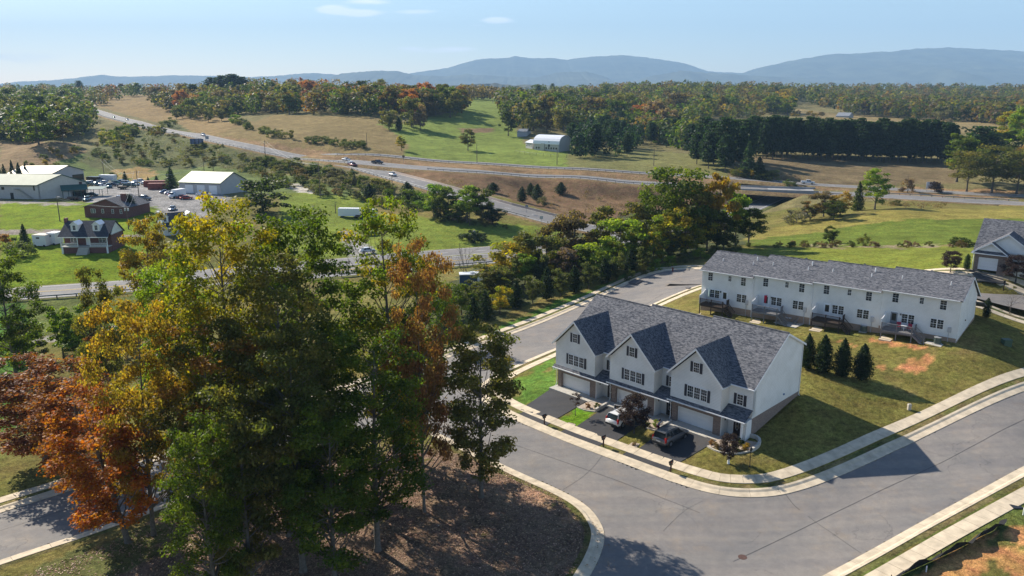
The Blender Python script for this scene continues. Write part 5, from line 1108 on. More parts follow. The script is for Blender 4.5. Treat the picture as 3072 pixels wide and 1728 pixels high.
# far woods that read as one mass
def far_wood(name, poly, n, hr, cols, label, seed, m_=120, q_=.16, wd=.45, thr=None):
    """ground-hugging mass of crowns; cols is a list of foliage colours, one object for each"""
    r = np.random.default_rng(seed); P = np.array(poly, float); lo, hi = P.min(0), P.max(0); B = {c: ([], [], []) for c in cols}; c_ = 0
    for _ in range(n * 8):
        q = r.uniform(lo, hi)
        if not inside(P, np.array([q[0]]), np.array([q[1]]))[0]: continue
        p = at(*q)
        if thr and not thr(p): continue
        H = r.uniform(*hr); d = rand_dirs(r, m_); R_ = H * wd; C = p + [0, 0, H * .52] + d * [R_, R_, H * .48] * (r.uniform(.5, 1, m_) ** .5)[:, None]
        V, Fq = leaf_quads(r, C, H * q_, .6, d); L = B[cols[r.integers(len(cols))]]; Fq = Fq + sum(len(v) for v in L[0]); L[0].append(V); L[1].append(Fq); tc_ = r.random() ** 1.3
        L[2].append(np.repeat(np.stack([r.uniform(.7, 1.2) * r.uniform(.75, 1.25, m_), np.clip(tc_ + r.normal(0, .1, m_), 0, 1), r.random(m_)], -1), 4, 0)); c_ += 1
        if c_ >= n: break
    for c, L in B.items():
        if not L[0]: continue
        o = link(name, raw_mesh(name, np.concatenate(L[0]), np.concatenate(L[1]), PAL[c], tint=np.concatenate(L[2]).astype(np.float32))); tag(o, label, kind='stuff')
AUT = ['brown', 'olive', 'deep', 'mixed']
far_wood('far_woods', [(2250,300),(2400,308),(2560,346),(2900,368),(3100,384),(3100,262),(2700,264),(2250,268),(1900,266),(1500,266),(1500,275),(1900,290)], 1150, (13, 18), AUT, 'far autumn woodland below the right mountains', 1, 70, .2)
far_wood('far_woods', [(-80,268),(-80,261),(600,261),(1450,263),(1440,285),(1200,270),(600,266)], 260, (12, 17), ['olive', 'brown'], 'far woodland on the left horizon', 2, 60, .2)
far_wood('far_woods', [(1380,300),(1500,300),(1500,283),(1380,283)], 50, (12, 17), ['brown'], 'far wood in the gap above the pasture', 3, 60, .2)
far_wood('hillside_wood', [(-60,300),(60,285),(200,283),(262,318),(280,385),(260,415),(170,430),(0,430),(-60,430)], 150, (13, 18), ['deep', 'green', 'olive'], 'dense inside of the left hillside wood', 5, thr=clear)
far_wood('hillside_wood', [(-60,263),(200,262),(330,292),(330,326),(240,300),(0,290)], 70, (12, 16), ['green', 'brown'], 'wood on the ridge at the upper left', 6, thr=clear)
far_wood('long_wood', [(470,300),(700,285),(1000,290),(1180,300),(1390,320),(1395,348),(1180,348),(1000,346),(820,342),(740,352),(640,356),(540,345),(470,330)], 240, (13, 18), ['olive', 'brown', 'green', 'mixed', 'deep'], 'dense inside of the long wood behind the brown field', 7, thr=clear)
far_wood('long_wood', [(240,262),(470,258),(800,262),(1150,262),(1200,290),(820,285),(480,288),(330,305)], 190, (13, 18), ['brown', 'olive', 'rust', 'deep'], 'wood on the ridge behind the long wood', 8, thr=clear)
far_wood('farm_wood', [(1500,340),(1700,345),(2080,345),(2250,335),(2370,300),(2350,285),(1900,275),(1650,272),(1500,300)], 260, (14, 19), ['deep', 'green', 'olive', 'brown'], 'dark wood behind the farm', 9)
far_wood('farm_wood', [(1500,352),(1560,385),(1590,372),(1700,395),(1800,402),(2000,438),(2085,468),(2100,400),(2080,345),(1700,342)], 190, (13, 18), ['deep', 'olive', 'brown', 'green'], 'wood round the farm buildings', 14, thr=lambda p: not ((1540 < pix(*p)[0] < 1700) and pix(*p)[1] > 392) )
far_wood('pine_grove', [(1715,474),(1840,478),(2010,442),(2070,402),(1960,385),(1800,404),(1720,436)], 60, (11, 15), ['pine'], 'inside of the pine grove beside the barn', 15, 140, .13, .3)
far_wood('farm_wood', [(2060,372),(2370,350),(2390,300),(2250,290),(2080,330)], 70, (14, 19), ['olive', 'brown', 'green', 'golden'], 'wood above the pine belt', 10)
far_wood('pine_belt', [(2245,466),(2850,484),(2850,476),(2245,458)], 90, (18, 21), ['pine'], 'inner rows of the pine belt', 13, 140, .12, .26)
for poly_, n_ in WEEDS: far_wood('weeds', poly_, n_, (1.0, 2.0), ['brown', 'mauve'], 'brown weeds on the highway bank', 11, 60, .2, .7, clear)
far_wood('brush', [(300,430),(420,395),(560,400),(640,440),(800,480),(1000,530),(1080,585),(960,570),(820,545),(640,500),(400,500),(260,480)], 260, (1.2, 2.6), ['shrub', 'olive', 'grey'], 'low brush between the bushes of the rough hill', 12, 50, .22, .9, clear)
# scrub hill and rough ground between the yard and the highway
SCR = dict(mind=3.2, thr=clear)
scatter([(300,430),(420,395),(560,400),(640,440),(800,480),(1000,530),(1080,585),(960,570),(820,545),(640,500),(400,500),(260,480)], 105, BUSH + ['mid0'], ['shrub','olive','shrub','deep','grey','brown','green'], (1.8, 4.2), 'scrub bush on the rough hill below the highway', 'bushes on the rough hill', 'bush', 'bush', seed=15, **SCR)
scatter([(300,445),(330,400),(480,370),(560,395),(540,420),(420,405),(340,440)], 26, BUSH + ['mid1', 'mid0'], ['olive','yellowgreen','green','shrub'], (4, 7.5), 'taller bush on top of the rough hill', 'taller bushes on the rough hill', 'bush', 'bush', seed=16, **SCR)
scatter([(780,500),(1000,545),(1250,640),(1240,600),(1100,545),(900,500),(700,470)], 50, BUSH + ['mid0', 'cedar0'], ['shrub','grey','deep','olive','green'], (2.5, 6), 'bush on the bank between the warehouse and the ramp', 'bushes on the ramp bank', 'bush', 'bush', seed=17, **SCR)
scatter([(0,460),(230,450),(240,500),(120,520),(0,500)], 10, BUSH, ['olive','golden','shrub'], (1.8, 3.5), 'low bush in the pinkish field on the left', 'low bushes in the left field', 'bush', 'bush', seed=18, **SCR)
for px, pb, pt, w, k, pal, lab in [(1479,577,547,42,'cedar0','cedar','dark cedar at the left on the brown embankment'),(1566,606,560,34,'cedar1','cedar','narrow cedar in the embankment group'),(1592,588,548,30,'cedar0','cedar','cedar at the back of the embankment group'),(1612,602,552,40,'cedar1','cedar','broad cedar at the right of the embankment group'),(1683,583,546,38,'cedar0','cedar','single dark cedar at the right on the embankment'),(1628,618,588,30,'bush0','grey','pale dead bush beside the embankment cedars'),
    (1222,600,545,52,'cedar1','cedar','dark round cedar beside the ramp'),(1108,598,552,44,'cedar0','cedar','cedar below the ramp guardrail'),(640,512,468,34,'mid1','olive','slim tree behind the right warehouse'),(515,568,502,54,'spruce0','spruce','tall spruce between the parked trucks and the warehouse'),(376,545,514,24,'spruce1','spruce','small spruce beside the parked cars'),(470,546,526,18,'spruce1','spruce','small spruce nearest the tall spruce'),(445,548,530,14,'spruce0','spruce','tiny spruce in the yard'),(340,538,517,26,'bush0','deep','dark bush behind the parked cars'),
    (392,645,583,34,'column','cedar','dark columnar cypress beside the brick house'),(76,738,672,42,'spruce0','cedar','dark pointed cedar beside the white trailers'),(62,770,712,68,'bush1','shrub','broad grey green bush in front of the dark cedar'),(10,740,700,60,'bush0','redbrown','reddish bush at the left edge of the lawn'),(98,640,612,12,'bush2','deep','hedge shrub')][:-1]: tree_px(k, px, pb, pt, w, pal, lab, cat='bush' if 'bush' in lab else 'tree')
scatter([(-20,560),(60,556),(110,548),(100,540),(0,535)], 9, ['spruce0','spruce1'], ['cedar'], (6, 9), 'dark spruce behind the left warehouse', 'spruces behind the left warehouse', mind=3, seed=20)
tree_px('far0', 790, 640, 533, 150, 'deep', 'big dark round tree behind the yellow green grove')
scatter([(840,560),(900,560),(1150,610),(1160,630),(900,580)], 14, BUSH + ['mid0'], ['shrub','grey','olive','mauve'], (2, 4.5), 'bush along the gravel drive right of the warehouse', 'bushes along the gravel drive', 'bush', 'bush', seed=21, **SCR)
# group of trees inside the ramp loop
for px, pb, pt, w, k, pal, lab in [(1302,648,548,96,'mid0','bright','light green tree at the left of the ramp loop clump'),(1345,655,560,70,'mid1','green','green tree second in the ramp loop clump'),(1322,662,590,60,'mid2','deep','dark tree low in the ramp loop clump'),(1402,668,552,92,'mid1','bright','bright upright tree in the middle of the ramp loop clump'),(1446,668,560,76,'mid0','deep','dark tree right of the bright upright one'),(1478,672,618,74,'mid2','cedar','dark low evergreen at the right of the ramp loop clump'),(1375,668,610,60,'mid3','green','green tree between the trunks of the ramp loop clump')]: tree_px(k, px, pb, pt, w, pal, lab)
scatter([(1290,668),(1390,672),(1520,690),(1520,680),(1390,662),(1290,655)], 12, BUSH, ['mauve','shrub','olive'], (1.3, 2.5), 'bush at the foot of the ramp loop trees', 'bushes at the ramp loop trees', 'bush', 'bush', 2, 22)
for px, pb, pt, w in [(1408,722,688,50),(1440,718,692,44),(1424,726,700,44)]: tree_px('bush1', px, pb, pt, w, 'cedar', 'spreading dark juniper round a grey rock on the lawn', cat='shrub', name='shrub', group='junipers round the rock')
# wooded strip along the street
ST = [(1512,862,722,130,'mid0','yellowgreen','yellow green tree left of the street strip, above the camper van'),(1470,905,800,80,'mid3','olive','thin olive tree beside the camper van'),
 (1585,850,690,90,'mid1','olive','olive tree behind the street strip'),(1640,842,700,100,'mid0','olive','broad olive tree in the street strip'),(1665,820,650,80,'mid2','brown','brownish vine covered tree at the ramp end'),(1722,812,628,110,'mid0','brown','brown vine covered tree in the middle of the strip'),(1705,850,740,70,'mid1','mauve','greyish vine tangle low in the strip'),
 (1800,790,612,90,'mid1','olive','olive tree with a rounded top over the lower road'),(1862,800,650,110,'mid0','lime','vivid lime tree in the middle of the street strip'),(1790,830,728,130,'mid2','lime','low spreading lime coloured tree beside the sidewalk'),(1905,775,600,90,'mid1','olive','olive brown tree left of the tallest one'),
 (1960,762,560,110,'mid4','green','green tree at the left foot of the tallest one'),(2027,750,505,180,'mid4','green','tallest broad green tree of the street strip'),(2090,748,540,110,'mid1','olive','green tree right of the tallest one'),(2150,742,520,80,'mid3','golden','golden crowned tree at the right of the tallest one'),
 (1985,780,640,110,'mid0','yellowgreen','yellow green tree low before the tallest one'),(2055,765,625,120,'mid2','yellowgreen','yellow green tree before the golden one'),(2120,752,620,90,'mid0','deep','dark tree under the golden crown'),(2205,735,575,60,'mid3','bright','slender tree with a lime top near the bridge'),(2245,735,620,80,'mid1','deep','thin trunked dark tree nearest the open field'),(2170,748,650,80,'mid0','deep','dark bushy tree at the end of the strip'),
 (1395,860,690,90,'bare','','')][:-1]
for px, pb, pt, w, k, pal, lab in ST: tree_px(k, px, pb, pt, w * 1.25, pal, lab)
tree_px('bare_big', 1397, 862, 692, 96, None, 'leafless grey tree standing before the camper van')
for px, pb, pt, w in [(1455,962,872,50),(1548,925,840,44),(1640,900,800,46),(1722,880,795,44),(1812,852,772,44),(1890,826,745,40),(1420,985,890,54),(1335,1010,900,60)]:
    tree_px('cedar%d' % (px % 2), px, pb, pt, w, 'cedar', 'dark cedar in the row behind the sidewalk', group='cedars behind the sidewalk')
for px, pb, pt, w in [(1478,900,800,70),(1530,880,780,70),(1575,870,760,70),(1618,865,765,60),(1672,850,750,64),(1745,840,735,66),(1900,800,690,70),(1960,795,690,70),(2010,780,690,66),(1500,942,856,66),(1598,910,828,60),(1682,888,806,60),(1766,866,786,56),(1850,842,760,52),(1930,815,742,50),(1430,930,850,70),(1385,945,850,70),(1330,960,860,70),(1840,815,720,60)]:
    tree_px('mid%d' % (px % 4), px, pb, pt, w, ['yellowgreen', 'green', 'shrub', 'bright'][px % 4], 'bushy understorey tree in the street strip', group='understorey trees of the strip')
for px, pb, pt, w in [(1885,840,802,30),(1925,822,790,40),(1965,812,775,44),(2010,798,765,44),(2050,785,755,44),(2100,775,742,44),(2150,765,735,40),(2200,757,728,40)]:
    tree_px('bush%d' % (px % 3), px, pb, pt, w, ['bright', 'shrub', 'olive'][px % 3], 'weedy bush along the strip edge', cat='bush', name='bush', group='weedy bushes along the strip')
scatter([(2230,738),(2960,738),(2960,742),(2230,745)], 26, BUSH, ['brown','shrub','mauve','olive'], (.8, 1.6), 'low bush in the line across the field', 'low bushes across the field', 'bush', 'bush', 1.5, 33)
tree_px('mid2', 2488, 730, 680, 44, 'deep', 'dark bushy tree on the slope behind the long row')
tree_px('bush1', 2590, 738, 700, 30, 'olive', 'olive bush right of the dark one on the slope', cat='bush', name='bush')
tree_px('bush2', 2880, 738, 712, 60, 'deep', 'dark bush near the right house on the slope', cat='bush', name='bush')
scatter([(60,1010),(420,990),(450,1080),(300,1150),(60,1180)], 10, MID, ['olive','green','golden','bright'], (5, 9), 'small tree behind the orange tree on the left', 'small trees behind the orange tree', mind=3, seed=35)
tree_px('mid1', 245, 1080, 985, 90, 'bright', 'yellow green tree below the gravel path')
tree_px('mid0', 318, 1100, 990, 100, 'orange', 'small orange tree below the gravel path')

tree_px('mid4', 1345, 1045, 860, 130, 'green', 'green tree across the street behind the slim olive one', name='tree')
# fallen leaves on the island and the grass beside it
def leaf_litter(poly, n, size, cols, label, seed):
    r = np.random.default_rng(seed); W_ = np.array([at(*q)[:2] for q in poly]); lo, hi = W_.min(0), W_.max(0); q = r.uniform(lo, hi, (n * 3, 2)); q = q[inside(W_, q[:, 0], q[:, 1])][:n]
    q = q[(vnoise(q[:, 0], q[:, 1], 3.5, 51) + .3 * r.random(len(q))) > .35]; C = np.c_[q, T(q[:, 0], q[:, 1]) + .03]; V, Fq = leaf_quads(r, C, size, 3.0)
    o = link('fallen_leaves', raw_mesh('fallen_leaves', V, Fq, foliage('litter_' + str(seed), *cols, transl=.1), tint=np.repeat(np.stack([r.uniform(.6, 1.4, len(C)), r.random(len(C)), r.random(len(C))], -1), 4, 0).astype(np.float32))); tag(o, label, kind='stuff')
leaf_litter([(60,1728),(350,1620),(640,1480),(1200,1310),(1500,1400),(1680,1490),(1740,1570),(1750,1640),(1700,1900),(0,1900)], 26000, .17, ((.26,.15,.09),(.42,.28,.19)), 'fallen leaves littering the wooded island', 1)
leaf_litter([(1250,1310),(1560,1440),(1800,1560),(1850,1700),(1500,1690),(1200,1500)], 1200, .15, ((.20,.11,.05),(.35,.22,.10)), 'leaves scattered near the kerb of the island', 2)
# ------------------------------------------------------------------ vehicles
tyre_m = mat('tyre_rubber', (.018, .018, .018), .85, var=0); rim_m = mat('wheel_rim', (.45, .45, .47), .3, .8, var=0)
red_l = mat('tail_light_red', (.45, .015, .01), .25, var=0, spec=.5); head_l = mat('head_light', (.7, .72, .75), .12, var=0, spec=.6); dark_trim = mat('dark_plastic', (.025, .025, .027), .6, var=0)
plate_m = mat('number_plate', (.6, .6, .58), .5, var=0)
def paint(name, c, metal=.2):
    return MATS.get(name) or mat(name, c, .28, metal, var=.03, coat=.6)
P_WHITE, P_GREY, P_SILVER, P_BLACK = paint('paint_white', (.72, .72, .72), 0), paint('paint_grey', (.15, .155, .165), .5), paint('paint_silver', (.42, .43, .45), .6), paint('paint_black', (.02, .02, .023), .2)
P_GREEN, P_DGREEN, P_BLUE, P_MAROON, P_RED, P_TEAL = paint('paint_green', (.02, .16, .09), .2), paint('paint_dark_green', (.02, .06, .05), .3), paint('paint_blue', (.04, .09, .22), .3), paint('paint_maroon', (.16, .02, .03), .2), paint('paint_red', (.4, .04, .02), .1), paint('paint_teal', (.05, .13, .17), .3)
def loft(mb, secs):
    """secs: list of rings with equal point counts"""
    n = len(secs[0]); V = [p for s_ in secs for p in s_]; Fs = [(i * n + k, i * n + (k + 1) % n, (i + 1) * n + (k + 1) % n, (i + 1) * n + k) for i in range(len(secs) - 1) for k in range(n)]
    Fs += [tuple(range(n))[::-1], tuple(range((len(secs) - 1) * n, len(secs) * n))]; return mb.add(V, Fs)
def ring(x, zb, zt, hw, tuck=.9, mid=.55):
    zm = zb + (zt - zb) * mid; return [(x, -hw * tuck, zb), (x, hw * tuck, zb), (x, hw, zb + (zt - zb) * .25), (x, hw, zm), (x, hw * .965, zt), (x, -hw * .965, zt), (x, -hw, zm), (x, -hw, zb + (zt - zb) * .25)]
def vehicle(kind, pnt, p, az, label, cat=None, group=None, open_door=False, sc=1.0):
    """x axis = forwards, heading az clockwise from +y"""
    S = dict(suv=(4.65, 1.86, 1.68), sedan=(4.7, 1.8, 1.45), pickup=(5.6, 1.98, 1.85), van=(5.4, 2.0, 2.2))[kind]; Ln, Wd, Ht = [q * sc for q in S]; hw = Wd / 2
    t = thing({'suv': 'parked_suv', 'sedan': 'car', 'pickup': 'pickup_truck', 'van': 'van'}[kind], p, label, cat or {'suv': 'car', 'sedan': 'car', 'pickup': 'pickup truck', 'van': 'van'}[kind], math.pi / 2 - R(az), group)
    L = Ln / 2; g = .2
    belt = {'suv': 1.02, 'sedan': .92, 'pickup': 1.12, 'van': 1.15}[kind] * sc; hood = {'suv': 1.0, 'sedan': .82, 'pickup': 1.10, 'van': 1.05}[kind] * sc
    body = MB()
    if kind == 'pickup':
        loft(body, [ring(-L, .5, 1.12, hw * .95), ring(-L + .08, .42, 1.14, hw), ring(L - 1.6, .4, belt, hw), ring(L - 1.2, .4, hood, hw), ring(L - .25, .4, hood - .06, hw * .98), ring(L, .45, hood - .28, hw * .92)])
    else:
        rear = belt if kind != 'sedan' else belt + .02
        loft(body, [ring(-L, .48, rear - .16, hw * .90), ring(-L + .1, .36, rear - .02, hw * .97), ring(-L + .7, .28, belt, hw), ring(0, .26, belt, hw), ring(L - 1.55, .27, belt - .02, hw), ring(L - 1.1, .28, hood, hw * .99), ring(L - .4, .32, hood - .10, hw * .95), ring(L - .08, .38, hood - .22, hw * .85), ring(L, .45, hood - .36, hw * .78)])
    body.part('body', pnt, t, True)
    # cabin: glass volume, painted roof and pillars
    a0, a1, r0, r1 = {'suv': (-L + .12, L - 1.2, -L + .42, L - 1.95), 'sedan': (-L + .55, L - 1.25, -L + 1.25, L - 2.05), 'pickup': (-.75, L - 1.25, -.55, L - 1.95), 'van': (-L + .08, L - .95, -L + .15, L - 1.6)}[kind]
    q = lambda x, z, w: [(x, -w, z), (x, w, z)]
    w0, w1 = hw * .93, hw * .74
    cab = MB().hull8([(a0, -w0, belt - .03), (a1, -w0, belt - .03), (a1, w0, belt - .03), (a0, w0, belt - .03)], [(r0, -w1, Ht - .06), (r1, -w1, Ht - .06), (r1, w1, Ht - .06), (r0, w1, Ht - .06)])
    cab.part('windows', glass_m, t)
    rf = MB(); loft(rf, [[(r0 - .06, -w1 - .02, Ht - .1), (r0 - .06, w1 + .02, Ht - .1), (r0, w1 * .8, Ht - .02), (r0, -w1 * .8, Ht - .02)], [(r0 + .4, -w1 - .02, Ht - .09), (r0 + .4, w1 + .02, Ht - .09), (r0 + .4, w1 * .8, Ht), (r0 + .4, -w1 * .8, Ht)], [(r1 - .1, -w1 - .02, Ht - .09), (r1 - .1, w1 + .02, Ht - .09), (r1 - .1, w1 * .8, Ht - .005), (r1 - .1, -w1 * .8, Ht - .005)], [(r1 + .1, -w1, Ht - .13), (r1 + .1, w1, Ht - .13), (r1 + .05, w1 * .8, Ht - .07), (r1 + .05, -w1 * .8, Ht - .07)]])
    for sg in (-1, 1):
        for xb, xt, wd in ((a0 + .02, r0 + .02, .16), (a1 - .03, r1 - .02, .09), ((a0 + a1) / 2 - .05, (r0 + r1) / 2 - .1, .08)) + (((a0 * .75 + a1 * .25), (r0 * .72 + r1 * .28), .08),) * (kind in ('suv', 'van')):
            rf.hull8([(xb - wd / 2, sg * w0 - .012, belt - .04), (xb + wd / 2, sg * w0 - .012, belt - .04), (xb + wd / 2, sg * w0 + .012, belt - .04), (xb - wd / 2, sg * w0 + .012, belt - .04)], [(xt - wd / 2, sg * w1 - .012, Ht - .07), (xt + wd / 2, sg * w1 - .012, Ht - .07), (xt + wd / 2, sg * w1 + .012, Ht - .07), (xt - wd / 2, sg * w1 + .012, Ht - .07)])
    rf.part('roof', pnt, t)
    if kind == 'pickup':
        bd = MB().box(-L + .1, -.85, -hw + .1, hw - .1, 1.115, 1.13); bd.part('cargo_bed', dark_trim, t)
        bw = MB()
        for sg in (-1, 1): bw.box(-L, -.8, sg * (hw - .05) - .05, sg * (hw - .05) + .05, 1.1, 1.34)
        bw.box(-L, -L + .08, -hw, hw, 1.1, 1.34).part('bed_wall', pnt, t)
    wb = Ln * .29; wr = .34 * (1.12 if kind == 'pickup' else 1.0)
    for sx in (-wb, wb * 1.03):
        for sg in (-1, 1):
            y = sg * (hw - .10); MB().tube([(sx, y - .13 * sg, wr), (sx, y + .13 * sg, wr)], wr + .07, 14).part('wheel_arch', dark_trim, t)
            w = MB().tube([(sx, y - .1 * sg, wr), (sx, y + .145 * sg, wr)], wr, 16).part('wheel', tyre_m, t); MB().tube([(sx, y + .10 * sg, wr), (sx, y + .155 * sg, wr)], wr * .62, 10).part('rim', rim_m, w)
    for sg in (-1, 1):
        MB().box(L - .22, L - .06, sg * hw * .78 - .14, sg * hw * .78 + .12, hood - .36, hood - .22).part('headlight', head_l, t)
        if kind in ('suv', 'van'): MB().hull8([(-L - .01, sg * hw * .9 - .09, belt - .32), (-L + .2, sg * hw * .9 - .09, belt - .32), (-L + .2, sg * hw * .9 + .08, belt - .32), (-L - .01, sg * hw * .9 + .06, belt - .32)], [(-L + .12, sg * hw * .84 - .07, belt + .2), (-L + .4, sg * hw * .84 - .07, belt + .2), (-L + .4, sg * hw * .84 + .10, belt + .2), (-L + .12, sg * hw * .84 + .07, belt + .2)]).part('taillight', red_l, t)
        else: MB().box(-L - .015, -L + .12, sg * hw * .8 - .12, sg * hw * .8 + .1, belt - .3, belt - .1).part('taillight', red_l, t)
        MB().box(a1 - .25, a1 - .08, sg * (hw + .12) - .08, sg * (hw + .12) + .08, belt, belt + .14).part('mirror', pnt, t)
    MB().box(-L - .04, -L + .25, -hw * .88, hw * .88, .36, .56).part('rear_bumper', dark_trim if kind != 'sedan' else pnt, t); MB().box(L - .35, L - .02, -hw * .72, hw * .72, .34, .5).part('front_bumper', dark_trim, t)
    MB().box(-L - .025, -L + .05, -.26, .26, belt - .38, belt - .25).part('number_plate', plate_m, t)
    if kind == 'suv':
        for sg in (-1, 1): MB().tube([(r0 + .15, sg * w1 * .86, Ht + .05), (r1 - .3, sg * w1 * .86, Ht + .05)], .02, 5).part('roof_rail', dark_trim, t)
        MB().box(r0 - .12, r0 + .12, -w1 * .8, w1 * .8, Ht - .08, Ht - .03).part('rear_spoiler', pnt, t)
    if open_door:
        h = Frame((.85, hw - .05, 0), (-.35, .94, 0), (.94, .35, 0)); d_ = MB(); h.box(d_, 0, 1.05, .42, 1.02, 0, .08); h.box(d_, 0, .05, 1.02, 1.5, .02, .06); h.box(d_, 1.0, 1.05, 1.02, 1.45, .02, .06); h.box(d_, .0, 1.05, 1.45, 1.5, .02, .06); d_ = d_.part('open_door', pnt, t)
        h.box(MB(), .05, 1.0, 1.02, 1.45, .03, .05).part('pane', glass_m, d_)
    return t
def heading(p, q): return math.degrees(math.atan2(q[0] - p[0], q[1] - p[1]))
AZV = math.degrees(math.atan2(sY, cY))
def vh(kind, pnt, px, py, az, label, **k):
    p = at(px, py); k.setdefault('dz', 0); p[2] += k.pop('dz'); return vehicle(kind, pnt, p, az, label, **k)
def lift_to_asph(p, d=.06): return (p[0], p[1], T(p[0], p[1]) + d)

# ------------------------------------------------------------------ driveways, aprons, beds of the front row
def patch(name, quad, m_, label, h=.055, n=12, th=.15, kind='structure', wob=0.0):
    P = [at(*q) for q in quad]; V = []; 
    for i in range(n + 1):
        for j in range(n + 1):
            a, b_ = i / n, j / n; p = (P[0] * (1 - a) + P[1] * a) * (1 - b_) + (P[3] * (1 - a) + P[2] * a) * b_; V.append((p[0], p[1], T(p[0], p[1]) + h))
    V = np.array(V); Fq = np.array([(i * (n + 1) + j, i * (n + 1) + j + 1, (i + 1) * (n + 1) + j + 1, (i + 1) * (n + 1) + j) for i in range(n) for j in range(n)])
    bd = [i for i in range(n + 1)] + [i * (n + 1) + n for i in range(1, n + 1)] + [n * (n + 1) + j for j in range(n - 1, -1, -1)] + [i * (n + 1) for i in range(n - 1, 0, -1)]
    V2 = np.r_[V, V[bd] - [0, 0, th]]; k = len(bd); N0 = len(V); Fs = [tuple(f) for f in Fq] + [(bd[i], N0 + i, N0 + (i + 1) % k, bd[(i + 1) % k]) for i in range(k)]
    o = link(name, raw_mesh(name, V2, Fs, m_)); tag(o, label, kind=kind); return o
patch('driveway', [(1655,1166),(1763,1203),(1661,1262),(1561,1229)], drive_m, 'dark driveway of the left townhouse')
patch('driveway', [(1826,1216),(1950,1254),(1838,1331),(1724,1283)], drive_m, 'dark driveway of the middle townhouse')
patch('driveway', [(2016,1273),(2150,1322),(2028,1394),(1910,1351)], drive_m, 'dark driveway of the right townhouse')
def strip_patch(px0, py0, px1, py1, label):
    s = along(C_H); p0, p1 = at(px0, py0), at(px1, py1); a = s[((C_H - p0[:2]) ** 2).sum(1).argmin()]; b_ = s[((C_H - p1[:2]) ** 2).sum(1).argmin()]; a, b_ = min(a, b_), max(a, b_)
    n = 14; ts = np.linspace(a, b_, n); V = []
    for o_ in (1.16, 2.0): L = off(C_H, o_); x, y = np.interp(ts, s, L[:, 0]), np.interp(ts, s, L[:, 1]); V.append(np.c_[x, y, T(x, y) + .05])
    V = np.concatenate(V); o = link('driveway', raw_mesh('driveway', V, np.array([(i, i + 1, n + i + 1, n + i) for i in range(n - 1)]), drive_m)); tag(o, label, kind='structure')
strip_patch(1555,1244,1628,1276,'dark driveway crossing of the verge, left townhouse'); strip_patch(1687,1296,1810,1338,'dark driveway crossing of the verge, middle townhouse'); strip_patch(1878,1364,2000,1413,'dark driveway crossing of the verge, right townhouse')
peb = mat('pebble_bed', (.42, .34, .27), .9, var=.45, scale=14, bump=.8, bscale=30)
for i, q in enumerate([[(1732,1222),(1766,1204),(1822,1212),(1786,1234)], [(1938,1284),(1942,1254),(1992,1274),(1968,1292)], [(2120,1338),(2142,1318),(2240,1330),(2200,1362)], [(2210,1350),(2240,1322),(2276,1328),(2256,1352)], [(1690,1276),(1706,1268),(1728,1274),(1714,1284)], [(1880,1340),(1896,1328),(1920,1332),(1904,1348)]]):
    patch('garden_bed', q, peb, ['tan pebble bed beside the left driveway', 'tan pebble bed between the middle and right driveways', 'pebble bed under the small plum tree at the right corner', 'mulch bed at the foot of the porch post', 'small pebble patch by the sidewalk left of the middle driveway', 'small pebble patch by the sidewalk left of the right driveway'][i], .045, 6, .1)
for i in range(3):
    ou, ov, oz = W1 * i, .2 * i, .253 * i
    a = MB().box(-.3, 6.38, -1.75, .1, -1.2, 0.015).mesh('garage_apron', conc_g); o = link('garage_apron', a); o.location = tuple(U1(ou, ov, oz)); o.rotation_euler = (0, 0, -YAW); tag(o, ['pale concrete apron before the left garage', 'pale concrete apron before the middle garage', 'pale concrete apron before the right garage'][i], kind='structure')
def wall_run(L, h, w, m_, name, label, cat):
    C, s = smooth(gp(L), .5, 1); t = thing(name, (C[0][0], C[0][1], T(*C[0])), label, cat); d = 0; s = along(C); o = np.array([C[0][0], C[0][1], T(*C[0])])
    while d < s[-1] - .15:
        e = min(d + .6, s[-1]); a, b_ = sect(C, s, d, e, 2); z0, z1 = T(*a), T(*b_); t_ = (b_ - a) / max(np.hypot(*(b_ - a)), 1e-6); n_ = np.array([-t_[1], t_[0]]) * w / 2; a = a + t_ * .012; b_ = b_ - t_ * .012
        q = lambda p, z: (p[0] - o[0], p[1] - o[1], z - o[2]); MB().hull8([q(a - n_, z0 - .3), q(b_ - n_, z1 - .3), q(b_ + n_, z1 - .3), q(a + n_, z0 - .3)], [q(a - n_, z0 + h), q(b_ - n_, z1 + h), q(b_ + n_, z1 + h), q(a + n_, z0 + h)]).part('block', m_, t); d = e
wall_run([(1786,1236),(1800,1228),(1826,1213)], .42, .28, conc_g, 'retaining_wall', 'low pale block wall at the left driveway bed', 'wall')
wall_run([(1972,1292),(1990,1282),(2014,1269)], .42, .28, conc_g, 'retaining_wall', 'low pale block wall beside the grey car', 'wall')
wall_run([(2252,1356),(2270,1346),(2281,1334),(2278,1320),(2262,1312),(2244,1310)], .38, .28, conc_g, 'retaining_wall', 'curved pale block wall at the right corner of the front row', 'wall')
wall_run([(1732,1222),(1750,1232),(1786,1236)], .12, .14, conc_g, 'bed_edging', 'low pale edging of the left pebble bed', 'edging')
wall_run([(1938,1285),(1955,1291),(1972,1294)], .12, .14, conc_g, 'bed_edging', 'low pale edging of the middle pebble bed', 'edging')
wall_run([(2122,1340),(2150,1356),(2185,1364),(2222,1362),(2252,1354)], .14, .16, conc_g, 'bed_edging', 'curved edging of the corner pebble bed', 'edging')
